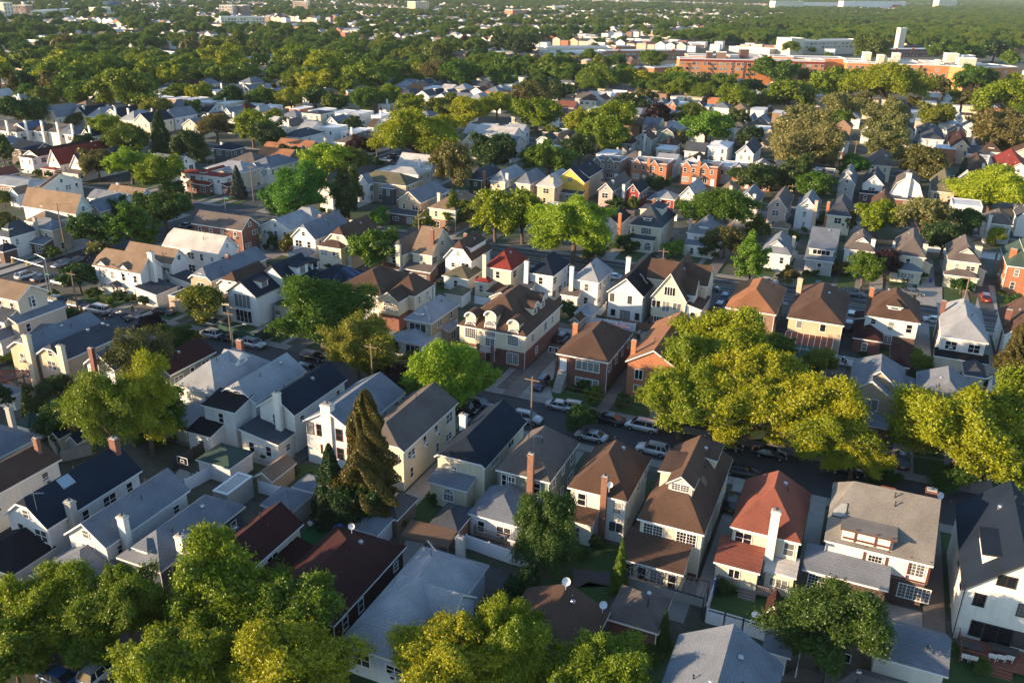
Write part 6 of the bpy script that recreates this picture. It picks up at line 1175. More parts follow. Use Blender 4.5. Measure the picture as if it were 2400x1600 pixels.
# ---------------------------------------------------------------- large buildings in the distance
def big(label, t, p1, p2, D, ze, wall, roofm='lgray', vols=(), cat='building', name='building', fl=3.1, wcols=0, wrows=0, trimm='trim', wz=None, pts=None, band=None, group=None, wsz=(1.5, 1.5)):
    a, b = at(t, p1, ze), at(t, p2, ze); X0, X1, Y0 = a.x, b.x, (a.y+b.y)/2
    ang = math.atan2(b.y-a.y, b.x-a.x)*.9; Lx = math.hypot(b.x-a.x, b.y-a.y)
    root = empty(name, (a.x, a.y, 0), ang); tag(root, label, cat, group)
    def blk(x0, x1, y0, y1, z0, z1, wm, rm):
        mb = MB(); mb.box(x0, x1, y0, y1, z0, z1); mb.build('wall', [wm], root)
        mb = MB(); mb.box(x0+.4, x1-.4, y0+.4, y1-.4, z1, z1+.06, 0); mb.box(x0-.1, x1+.1, y0-.1, y0+.35, z1+.003, z1+.5, 1); mb.box(x0-.1, x1+.1, y1-.35, y1+.1, z1+.003, z1+.5, 1)
        mb.box(x0-.1, x0+.35, y0+.35, y1-.35, z1+.003, z1+.5, 1); mb.box(x1-.35, x1+.1, y0+.35, y1-.35, z1+.003, z1+.5, 1); mb.build('roof', [rm, trimm], root)
    blk(0, Lx, 0, D, 0, ze, wall, roofm)
    for v in vols: blk(v[0]*Lx, v[1]*Lx, v[2], v[3], v[4] if len(v) > 7 else 0, v[-3], v[-2] or wall, v[-1] or roofm)
    if band: mb = MB(); mb.box(.0, Lx, -.16, 0, ze-band[0], ze-.02); mb.build('cornice_band', [band[1]], root)
    rn = random.Random(int(p1[0]))
    for r in range(wrows):
        for c in range(wcols):
            if rn.random() < .08: continue
            u = Lx*(c+.5)/wcols+rn.uniform(-.5, .5); fm, pm = win_mesh(wsz[0], wsz[1], 2, 'd', 'trim')
            f = link('window', fm, root, (u, -.01, ze-2.6-r*fl)); link('pane', pm, f)
    return root, Lx
def fire_escape(root, x, z1, n_=4):
    mb = MB()
    for i in range(n_):
        z = z1-3.1*i; mb.box(x-1.6, x+1.6, -1.2, -.05, z-.08, z, 0); mb.box(x-1.6, x+1.6, -1.22, -1.17, z+.9, z+.97, 0)
        mb.bar((x-1.4, -.6, z), (x+1.4, -.6, z-3.0), .5, .08)
    mb.build('fire_escape', ['steel_red'], root, fix=False)
r, Lx = big('long orange brick apartment block with red cornice and fire escapes, upper right', 'e4', (-40, 343), (1935, 380), 13, 16, 'apt', 'lgray', wcols=26, wrows=3, wsz=(2.1, 1.7), cat='apartment block', name='apartment_building', band=(1.3, 'redw'),
  vols=[(.08, .32, 13, 30, 17.0, 'apt', None), (.38, .62, 13, 32, 17.0, 'apt', None), (.2, .24, 8, 12, 15, 20, 'dbrick', None), (.27, .335, 8, 12, 15, 20, 'tbrick', None), (.44, .5, 12, 18, 15, 22, 'dbrick', None), (.68, .82, 13, 30, 17.5, 'apt', None), (.83, 1.2, 16, 34, 17, 'apt', None), (.9, 1.0, 0, 13, 16, 16.9, 'apt', None)])
for x in (.055, .215, .475): fire_escape(r, Lx*x, 13.5)
for x in (.375, .455): mb = MB(); mb.box(Lx*x-.8, Lx*x+.8, -.06, .3, .2, 15.9); mb.build('recess_shade_strip', ['dbrick'], r)  # dark strip proud of the wall; shade of a recess put into its colour
r, Lx = big('tan orange brick apartment block with cream rooftop huts, right part of skyline', 'e5', (-80, 400), (1560, 446), 13, 16, 'apt', 'lgray', wcols=19, wrows=4, wsz=(2.2, 1.8), cat='apartment block', name='apartment_building',
  vols=[(.02, .2, 13, 30, 16.6, 'apt', None), (.26, .31, 2, 8, 15.5, 21, 'cream', 'pale'), (.31, .43, 3, 9, 15.5, 19, 'cream', 'pale'), (.45, .64, 14, 32, 16.8, 'apt', None), (.745, .775, 1, 6, 15.5, 19, 'cream', 'pale'), (.2, .26, 22, 30, 15.5, 21, 'cream', 'pale'), (.46, .52, 24, 30, 15.5, 21, 'cream', 'pale'), (.7, .93, 14, 30, 16.8, 'apt', None), (.9, 1.0, 20, 28, 15.5, 22, 'cream', 'pale'), (.94, 1.08, 4, 11, 15.5, 20.5, 'cream', 'pale')])
for x in (.52, .62): mb = MB(); mb.box(Lx*x-.8, Lx*x+.8, -.06, .3, .2, 15.9); mb.build('recess_shade_strip', ['dbrick'], r)  # no hollow here: dark brick strips painted as the shade of recesses
fire_escape(r, Lx*.645, 13.5)
r, Lx = big('orange brick apartment wing with curved corner at the far right', 'e5', (1560, 470), (2210, 455), 24, 16, 'apt', 'lgray', wcols=7, wrows=4, cat='apartment block', name='apartment_building', vols=[(.1, .85, 24, 36, 16.8, 'apt', None), (.5, .75, 26, 32, 15.5, 21, 'cream', 'pale')])
big('beige modern school with long window band behind the apartments', 'e4', (1640, 100), (2420, 80), 22, 13, 'beige', 'pale', wcols=16, wrows=2, cat='school', name='school_building', wsz=(3.6, 1.6), vols=[(-.2, .0, -4, 16, 15.5, 'cream', 'pale')])
big('beige tower slab rising behind the school', 'f2', (1505, 197), (1545, 197), 6, 24, 'cream', 'pale', cat='tower', name='chimney_tower')
big('low beige school wing with blue glass and dark brick end, far right', 'f2', (1570, 265), (1760, 262), 20, 9, 'cream', 'pale', wcols=10, wrows=1, cat='school', name='school_building', wsz=(3, 2), vols=[(.0, .45, -2, 0, 7, 'lblue', 'copper')])
for i, (t, x1, y1, x2, y2, wl, rf, z_, cols, lb) in enumerate([('e3', 450, 262, 1280, 232, 'cream', 'wroof', 7, 30, 'left stretch of the long white roofed row of houses'), ('e3', 1285, 236, 2352, 222, 'obrick', 'wroof', 7.5, 40, 'right stretch of the long white roofed brick row with gables'),
        ('e3', 490, 180, 1330, 172, 'tbrick', 'taupe', 6, 20, 'long low brown roofed building behind the white roofed row'), ('e3', 1435, 172, 1700, 170, 'obrick', 'pale', 7, 8, 'orange brick shop block behind the white roofed row'), ('e3', 1960, 470, 2352, 440, 'obrick', 'lgray', 6, 10, 'flat grey roofed brick building left of the apartments'),
        ('e3', 2100, 30, 2500, 60, 'cream', 'pale', 7, 10, 'cream hall with grey roof near top centre right'), ('e4', 120, 150, 300, 152, 'tbrick', 'tan', 7, 5, 'small brown hall left behind the apartments'), ('e4', 640, 175, 1190, 215, 'grayw', 'lgray', 5, 12, 'white flat roofed workshops behind the apartments'),
        ('e5', 480, 215, 1100, 205, 'brick', 'wroof', 7, 16, 'red and white gabled row behind the right apartments'), ('e5', 1150, 178, 1880, 178, 'brick', 'wroof', 7, 14, 'white roofed row at the far right among trees'), ('e5', 2150, 168, 2352, 168, 'tbrick', 'wroof', 7, 6, 'white roofed row end at the right edge'),
        ('e2', 1800, 420, 2200, 430, 'obrick', 'pale', 7, 10, 'orange brick gabled row in the upper middle'), ('e2', 1080, 400, 1350, 412, 'obrick', 'wroof', 6.5, 7, 'small orange brick block with white parapet, upper middle'), ('e0', 1720, 225, 2352, 275, 'brick', 'wroof', 8, 12, 'red brick row with white roofs, upper left'),
        ('e0', 205, 95, 480, 110, 'tbrick', 'wroof', 10, 7, 'tan brick block in the trees, far upper left'), ('e0', 1030, 125, 1175, 125, 'wstucco', 'wroof', 8, 5, 'white flat warehouse, far upper left'), ('e2', 90, 820, 310, 815, 'obrick', 'lgray', 6, 4, 'orange brick house front with flat grey roof among trees'),
        ('f1', 930, 215, 1190, 215, 'wstucco', 'wroof', 8, 12, 'bright flat roofed row in the far centre'), ('f1', 1350, 335, 1850, 330, 'cream', 'taupe', 6, 10, 'far low hall beside the round yellow tree'), ('e3', 350, 200, 480, 200, 'cream', 'wroof', 6, 3, 'little white roofed shop at the end of the long row')]):
    gv = []
    r, Lx = big(lb, t, (x1, y1), (x2, y2), 12, z_, wl, rf, cat='row of houses' if 'row' in lb else 'building', name='row_house_block' if 'row' in lb else 'building', wcols=min(45, cols), wrows=1 if 'row' not in lb else 2, wsz=(1.2, 1.3))
    if 'gable' in lb or 'long white' in lb:
        k = max(3, int(Lx/22))
        for j in range(k):
            x = Lx*(j+.5)/k; mb = MB(); mb.add([(x-3, -.4, z_-1), (x+3, -.4, z_-1), (x, -.4, z_+1.6), (x-3, 1.6, z_-1), (x+3, 1.6, z_-1), (x, 1.6, z_+1.6)], [(0, 1, 2), (0, 2, 5, 3), (1, 4, 5, 2), (3, 5, 4)]); mb.build('gable', ['tile' if 'obrick' in wl or 'brick' in wl else 'trim'], r, fix=False)
farb = [('f0', 1520, 118, 1820, 118, 15, 'cream', 'pale', 14, 3, 'school', 'large cream school with tall windows, upper left'), ('f0', 1510, 38, 1600, 40, 20, 'beige', 'pale', 5, 4, 'building', 'left cream block of the pair behind the school'), ('f0', 1605, 38, 1670, 40, 20, 'tbrick', 'pale', 4, 4, 'building', 'right brown block of the pair behind the school'),
        ('f0', 2015, 12, 2120, 14, 18, 'peach', 'pale', 8, 3, 'building', 'peach office block at the top edge'), ('f0', 20, 22, 65, 20, 24, 'cream', 'pale', 3, 5, 'building', 'cream tower at the top left corner'), ('f0', 70, 38, 175, 40, 18, 'tbrick', 'pale', 6, 4, 'building', 'brown brick block at the top left corner'),
        ('f0', 215, 80, 400, 60, 10, 'cream', 'pale', 8, 1, 'building', 'long cream hall, far upper left'), ('f0', 690, 55, 740, 52, 14, 'cream', 'pale', 3, 2, 'building', 'cream gable hall beside the blue dome'), ('f1', 510, 14, 580, 12, 22, 'peach', 'pale', 5, 4, 'building', 'peach block at top centre left'),
        ('f1', 1180, 72, 1275, 70, 14, 'obrick', 'tan', 7, 2, 'building', 'orange brick hall with spire, far centre'), ('f1', 1470, 48, 1515, 44, 12, 'cream', 'pale', 3, 1, 'building', 'little cream hall, far centre right'),
        ('f2', 640, 10, 800, 10, 26, 'cream', 'pale', 12, 1, 'building', 'striped cream mall block at the top edge'), ('f2', 800, 18, 1110, 20, 20, 'wstucco', 'wroof', 6, 1, 'building', 'pale mall hall at the top edge'), ('f2', 1110, 10, 1475, 12, 26, 'wstucco', 'wroof', 8, 1, 'shopping mall', 'big white store with a red sign at the top edge'),
        ('f2', 1475, 24, 1900, 30, 14, 'wstucco', 'wroof', 10, 1, 'building', 'low white mall wing at the top right'), ('f2', 1770, 2, 1860, 2, 34, 'cream', 'pale', 4, 3, 'building', 'cream office tower above the white mall wing'), ('f1', 480, 132, 560, 128, 10, 'wstucco', 'wroof', 4, 1, 'building', 'white factory shed, far centre left')]
for (t, x1, y1, x2, y2, z_, wl, rf, wc, wr, ct, lb) in farb:
    r, Lx = big(lb, t, (x1, y1), (x2, y2), max(12, 20), z_, wl, rf, cat=ct, name='school_building' if ct == 'school' else 'building', wcols=wc, wrows=wr, fl=z_/5, wsz=(2.5, z_/9))
    if 'red sign' in lb: mb = MB(); mb.box(Lx*.78, Lx*.93, -1.0, -.2, z_*.2, z_*.62); mb.build('sign', ['cloth_red'], r)
v = at('f0', (770, 55), 6); root = empty('domed_hall', (v.x, v.y, 0)); tag(root, 'blue domed hall in the trees, far upper left', 'hall'); mb = MB()
for i in range(6):
    a0, a1 = math.pi/2*i/6, math.pi/2*(i+1)/6; mb.tube((0, 0, 8+10*math.sin(a0)), (0, 0, 8+10*math.sin(a1)), 22*math.cos(a0), max(.1, 22*math.cos(a1)), 20)
mb.build('dome', ['blue'], root); mb = MB(); mb.tube((0, 0, 0), (0, 0, 8), 22, 22, 20); mb.build('wall', ['wstucco'], root)
# ---------------------------------------------------------------- procedural remainder of the town
def px_of(X, Y, Z=0):
    d = Vector((X, Y, Z-CAMH)); w = d.dot(CF)
    return (1200+FPX*d.dot(CR)/w, 800-FPX*d.dot(CU)/w) if w > 1 else (-9e9, 0)
from collections import defaultdict
OCC = defaultdict(list)
def occ_add(X, Y, r): OCC[(int(X//20), int(Y//20))].append((X, Y, r))
def occ_hit(X, Y, r):
    i, j = int(X//20), int(Y//20)
    for a in (-1, 0, 1):
        for b_ in (-1, 0, 1):
            for x, y, q_ in OCC.get((i+a, j+b_), ()):
                if (x-X)**2+(y-Y)**2 < (q_+r)**2: return True
    return False
for (X0, X1, Y0, Y1, ze, rs) in HOUSES: occ_add((X0+X1)/2, (Y0+Y1)/2, 5)
BIGR = [(-150, 90, 585, 830), (-60, 260, 830, 1100), (-330, -60, 715, 900), (-900, -740, 980, 1120)]
def inbig(X, Y): return any(a < X < b_ and c < Y < d_ for a, b_, c, d_ in BIGR)
PARK = lambda X, Y: (1000 < Y < 2300 and X > -240) or (Y > 2300 and X > -20)
fr = random.Random(11)
WCOL = ['wstucco', 'white', 'cream', 'white', 'white', 'wstucco', 'beige', 'obrick', 'tbrick', 'grayw', 'peach']; RCOL = ['gray', 'dgray', 'taupe', 'lgray', 'brown', 'wroof', 'wroof', 'wroof', 'tan', 'pale']
smats = WCOL+RCOL; sb = MB(); nind = 0; ncar = 0; FARROW = defaultdict(list)
ycut = 5200
k = 0; Y = 292.0
while Y < ycut:
    row = k; st = (Y-182) % 76; k += 1
    X = -1.32*Y-60
    step = 9.5 if Y < 1200 else 12
    xr = .22*Y+60
    flat = fr.random() < .38
    while X < xr:
        X += step*fr.uniform(.9, 1.25)
        xp, yp = px_of(X, Y, 4)
        if xp < -60 or xp > 2460 or yp < -30: continue
        if inbig(X, Y) or PARK(X, Y) or any(a-4 < X < b_+4 for a, b_ in AV) or (X % 190) < 12 and Y > 430: continue
        if Y < 430 and (occ_hit(X, Y, 5)): continue
        if math.sin(X*.011+Y*.007)+math.sin(X*.023-Y*.013) < -1.3: continue
        w_, d_ = fr.uniform(6.5, 8.5)*(1 if Y < 900 else 1.25), fr.uniform(10, 14); ze = fr.uniform(4.8, 6.2)*(1 if Y < 900 else 1.15); rs = fr.uniform(2, 3)
        wi, ri = fr.randrange(len(WCOL)), fr.randrange(len(RCOL))
        kind = 'f' if (flat or RCOL[ri] == 'wroof') else fr.choice(('g', 'g', 'h', 'Bg'))
        yy = Y+fr.uniform(-1, 1)
        if nind < 72 and Y < 470:
            nind += 1
            ro = 'wroof' if kind == 'f' else (RCOL[ri] if RCOL[ri] != 'wroof' else 'gray')
            o = house('pending', None, 'W', kind, (X-w_/2, X+w_/2), (yy-d_/2, yy+d_/2), 0, ze, rs if kind != 'f' else 0, ro, WCOL[wi], group='small distant houses', auto=False, far=True, gwin=False)
            hs_ = (-w_/2+.35, w_/2-.35, -d_/2+.35, d_/2-.35)
            for u in (-1.6, 1.6): window(o, hs_, 'n', u, ze-1.6, .9, 1.4, 1, 'd')
            if fr.random() < .5: chimney(o, w_*.3, -d_/2+.2, 0, ze+rs+.6, .8, 'wstucco')
            PEND_H = FARROW[0]; PEND_H.append((o, px_of(X, yy, ze), kind, ro, WCOL[wi])); occ_add(X, yy, 4); continue
        x0, x1, y0, y1 = X-w_/2, X+w_/2, yy-d_/2, yy+d_/2; rr_ = len(WCOL)+ri
        if kind == 'f' or kind == 'h':
            sb.add([(x0, y0, 0), (x1, y0, 0), (x1, y1, 0), (x0, y1, 0), (x0, y0, ze), (x1, y0, ze), (x1, y1, ze), (x0, y1, ze)], [(0, 1, 5, 4), (1, 2, 6, 5), (2, 3, 7, 6), (3, 0, 4, 7)], wi)
            if kind == 'f': sb.add([(x0-.2, y0-.2, ze), (x1+.2, y0-.2, ze), (x1+.2, y1+.2, ze), (x0-.2, y1+.2, ze)], [(0, 1, 2, 3)], rr_)
            else: sb.add([(x0-.4, y0-.4, ze), (x1+.4, y0-.4, ze), (x1+.4, y1+.4, ze), (x0-.4, y1+.4, ze), (X, y0+w_/2, ze+rs), (X, y1-w_/2, ze+rs)], [(0, 1, 4), (1, 2, 5, 4), (2, 3, 5), (3, 0, 4, 5)], rr_)
        else:
            if kind == 'g': pr = [(x0, y0), (x1, y0), (x1, y1), (x0, y1)]; mA, mB = (X, y0), (X, y1)
            else: pr = [(x0, y1), (x0, y0), (x1, y0), (x1, y1)]; mA, mB = (x0, yy), (x1, yy)
            (a0, b0), (a1, b1), (a2, b2), (a3, b3) = pr
            sb.add([(a0, b0, 0), (a1, b1, 0), (a2, b2, 0), (a3, b3, 0), (a0, b0, ze), (a1, b1, ze), (a2, b2, ze), (a3, b3, ze), (*mA, ze+rs), (*mB, ze+rs)], [(0, 1, 5, 8, 4), (1, 2, 6, 5), (2, 3, 7, 9, 6), (3, 0, 4, 7)], wi)
            sb.add([(a0, b0, ze), (a1, b1, ze), (a2, b2, ze), (a3, b3, ze), (*mA, ze+rs+.05), (*mB, ze+rs+.05)], [(1, 2, 5, 4), (3, 0, 4, 5)], rr_)
    Y += 38 if st < 38 else 38
o = sb.build('distant_houses', smats, fix=False); tag(o, 'mass of small distant houses reaching to the horizon', 'houses', kind='stuff')
# trees between them: individual ones nearest, the rest one object with instances of the real crowns above
pts = []; fp = np.random.default_rng(3); nt_ind = 0; NIND = 62
GW = 7.5
def dens(X, Y):
    if PARK(X, Y): return .85
    return ((.21 if Y > 700 else .28) if Y > 480 else .5)+.3*math.sin(X*.013+1.3)*math.sin(Y*.021)+.2*math.sin(X*.031-Y*.017)
Y = 330.0; cand = []
while Y < 9000:
    sp = 13 if Y < 1500 else (17 if Y < 3000 else (24 if Y < 5000 else 34)); X = -1.32*Y-60; xr = .22*Y+70
    if PARK(0, Y) and Y < 3000: sp = 14
    while X < xr:
        X += sp*fr.uniform(.7, 1.3)
        yy = Y+fr.uniform(-.5, .5)*sp; xp, yp = px_of(X, yy, 6)
        if xp < -80 or xp > 2480 or yp < -60: continue
        if any(a-3 < X < b_+3 and c-(55 if c < 600 else 20) < yy < d_ for a, b_, c, d_ in BIGR) or fr.random() > dens(X, yy)*(1.25 if Y > 2000 else 1): continue
        if Y < 480 and (xp < 1000 and yp > 215 or xp >= 1000 and yp > 190): continue
        r = fr.uniform(3.6, 8.5)*(1 if Y < 2200 else (1.2 if Y < 3500 else (1.9 if Y < 5000 else 2.8)))
        if PARK(X, yy):
            if math.sin(X*.02+yy*.004)*math.sin(yy*.011+X*.003) > .62: continue
            r = fr.uniform(3.2, 10)*(1 if yy < 3000 else 1.5)
        if Y < 460 and occ_hit(X, yy, r*.6): continue
        cand.append((yy, X, r))
    Y += sp*.9
cand.sort()
for yy, X, r in cand:
    h = 1 if yy < 1500 else (.85 if yy < 3000 else .6)
    if nt_ind < NIND:
        nt_ind += 1; kd = fr.choice(('round', 'wide', 'round', 'tall')); cl = fr.choice(('ygreen', 'green', 'mid', 'dark', 'olive', 'ygreen'))
        o = put_tree('x', X, yy, r*1.25, r, r*.9, kd, cl, 3); PENDING.append((o, px_of(X, yy, r*1.2), kd, cl))
    else: pts.append((X, yy, r*1.15*h, r, r*.85*h if r < 9 else r*.5))
pa = np.array(pts)
me = bpy.data.meshes.new('distant_woods'); me.vertices.add(len(pa)); me.vertices.foreach_set('co', pa[:, :3].astype(np.float32).ravel())
at_ = me.attributes.new('sc', 'FLOAT_VECTOR', 'POINT'); at_.data.foreach_set('vector', np.stack([pa[:, 3], pa[:, 3], pa[:, 4]], 1).astype(np.float32).ravel())
at_ = me.attributes.new('rz', 'FLOAT_VECTOR', 'POINT'); rz_ = np.zeros((len(pa), 3), np.float32); rz_[:, 2] = fp.random(len(pa))*6.28; at_.data.foreach_set('vector', rz_.ravel())
at_ = me.attributes.new('vi', 'INT', 'POINT'); at_.data.foreach_set('value', fp.integers(0, 4, len(pa)).astype(np.int32))
wood = link('distant_woods', me); tag(wood, 'mass of distant green treetops reaching to the horizon', 'trees', kind='stuff')
proto = []
for cl in ('ygreen', 'green', 'mid', 'olive'):
    for (o, p_, kd, c_) in PENDING:
        if c_ == cl and p_ is not None and p_[1] < 330 and kd in ('round', 'wide'):
            proto.append([c for c in o.children if c.name.startswith('crown')][0]); break
ng = bpy.data.node_groups.new('scatter', 'GeometryNodeTree')
ng.interface.new_socket('Geometry', in_out='INPUT', socket_type='NodeSocketGeometry'); ng.interface.new_socket('Geometry', in_out='OUTPUT', socket_type='NodeSocketGeometry')
gi, go = ng.nodes.new('NodeGroupInput'), ng.nodes.new('NodeGroupOutput'); jn = ng.nodes.new('GeometryNodeJoinGeometry')
def natt(nm, ty): a = ng.nodes.new('GeometryNodeInputNamedAttribute'); a.data_type = ty; a.inputs[0].default_value = nm; return a
for i, ob in enumerate(proto):
    oi_ = ng.nodes.new('GeometryNodeObjectInfo'); oi_.inputs['Object'].default_value = ob; oi_.transform_space = 'ORIGINAL'
    ip = ng.nodes.new('GeometryNodeInstanceOnPoints'); cmpn = ng.nodes.new('FunctionNodeCompare'); cmpn.data_type = 'INT'; cmpn.operation = 'EQUAL'
    a = natt('vi', 'INT'); ng.links.new(a.outputs[0], cmpn.inputs[2]); cmpn.inputs[3].default_value = i
    ng.links.new(gi.outputs[0], ip.inputs['Points']); ng.links.new(cmpn.outputs[0], ip.inputs['Selection']); ng.links.new(oi_.outputs['Geometry'], ip.inputs['Instance'])
    s_ = natt('sc', 'FLOAT_VECTOR'); ng.links.new(s_.outputs[0], ip.inputs['Scale']); r_ = natt('rz', 'FLOAT_VECTOR')
    ng.links.new(r_.outputs[0], ip.inputs['Rotation']); ng.links.new(ip.outputs[0], jn.inputs[0])
ng.links.new(jn.outputs[0], go.inputs[0]); md = wood.modifiers.new('scatter', 'NODES'); md.node_group = ng
# ---------------------------------------------------------------- garages and sheds
def g(t, kind, x1, y1, x2, y2, D, roof, wall, label, ze=2.6, rise=1.3, name='garage', **k):
    return house(label, t, 'N', kind, (x1, y1), (x2, y2), D, ze, rise, roof, wall, name=name, cat=name, group='garages and sheds', auto=False, far=True, gwin=False, ov=.25, **k)
g('c0', 'h', 1790, 690, 2112, 775, (2345, 620), 'rgreen', 'white', 'white walled garage with dark green hipped roof beside the black basketball fence')
g('c0', 'g', 592, 520, 715, 545, (850, 480), 'navy', 'grayw', 'small dark shed with two white roof strips, in the stone yard', 2.3, .9, 'shed')
g('c0', 'g', 440, 480, 545, 500, (640, 440), 'navy', 'cream', 'little cream shed with a latticed window under the tall thin tree', 2.2, .8, 'shed')
g('b0', 'h', -120, 1215, 105, 1290, (312, 1245), 'gray', 'white', 'white garage with grey roof and skylight strip below the red pergola')
g('b0', 'h', 318, 1455, 560, 1500, (700, 1390), 'tan', 'brick', 'tan hipped garage roof left of the tall thin tree')
g('c0', 'h', 120, 370, 260, 410, (375, 300), 'rgreen', 'white', 'tiny garage with dark green roof near the left edge')
g('c1', 'g', -30, 850, 148, 895, (372, 720), 'tan', 'tanw', 'small shed with brown patchwork roof and one white framed window', 2.4, 1.0, 'shed')
g('c1', 'h', 10, 1120, 340, 1165, (500, 1000), 'gray', 'grayw', 'grey hipped garage next to the tarpaulin, left of the dark cypress')
g('c1', 'h', 320, 940, 575, 1005, (640, 860), 'gray', 'grayw', 'grey hipped garage partly behind the dark cypress')
g('c1', 'h', 868, 1310, 1112, 1390, (1272, 1222), 'gray', 'white', 'white garage with blue grey hipped roof, antenna and crumbling chimney')
g('c1', 'h', 1590, 1275, 1850, 1362, (2025, 1150), 'dgray', 'tbrick', 'tan brick garage with patterned slate hipped roof beside the green lawn')
g('c1', 'h', 1130, 1180, 1285, 1262, (1430, 1030), 'taupe', 'tbrick', 'brown garage roof right of the tall shaggy conifer')
g('b2', 'h', 570, 515, 740, 548, (815, 470), 'lgray', 'white', 'pale pyramid garage roof behind the white hipped house')
g('b2', 'g', 520, 592, 625, 606, (685, 545), 'brown', 'tanw', 'brown barrel roofed shed beside the brick bungalow', 2.2, .8, 'shed')
g('b1', 'h', 1735, 338, 1890, 372, (1955, 300), 'olive', 'wstucco', 'olive hipped garage roof behind the grey two storey house')
g('b1', 'h', 2080, 345, 2240, 330, 5, 'brown', 'cream', 'small brown garage behind the mansion')
g('b0', 'f', 1520, 380, 1700, 405, (1800, 300), 'dgray', 'tanw', 'flat roofed garage with a brown roll door beside the tudor house', 2.8, 0)
g('c0', 'f', 1925, 1008, 2095, 1048, (2340, 860), 'pale', 'conc', 'flat concrete roofed garage with stained top, lower left', 2.6, 0)
g('b3', 'h', 230, 905, 560, 1000, (662, 925), 'rgreen', 'wstucco', 'slate green garage roof behind the giant yellow green tree')
g('b3', 'h', 1115, 990, 1300, 1035, (1385, 860), 'maroon', 'brick', 'maroon hipped garage left of the round green bush')
g('b3', 'h', 1800, 1090, 2010, 1120, 6, 'dgray', 'grayw', 'dark garage behind the pale hipped house, right')
g('d3', 'g', -40, 930, 110, 985, (190, 830), 'maroon', 'brick', 'dark red garage roof left of the basketball tree')
g('a2', 'h', 1235, 655, 1370, 665, 5, 'gray', 'brick', 'low grey garage behind the red walled cottage')
g('a3', 'h', 30, 905, 190, 930, 5, 'tan', 'tanw', 'small tan garage in front of the balcony house')
g('c2', 'h', -40, 1420, 120, 1470, 5, 'gray', 'conc', 'grey garage behind the willow like tree')
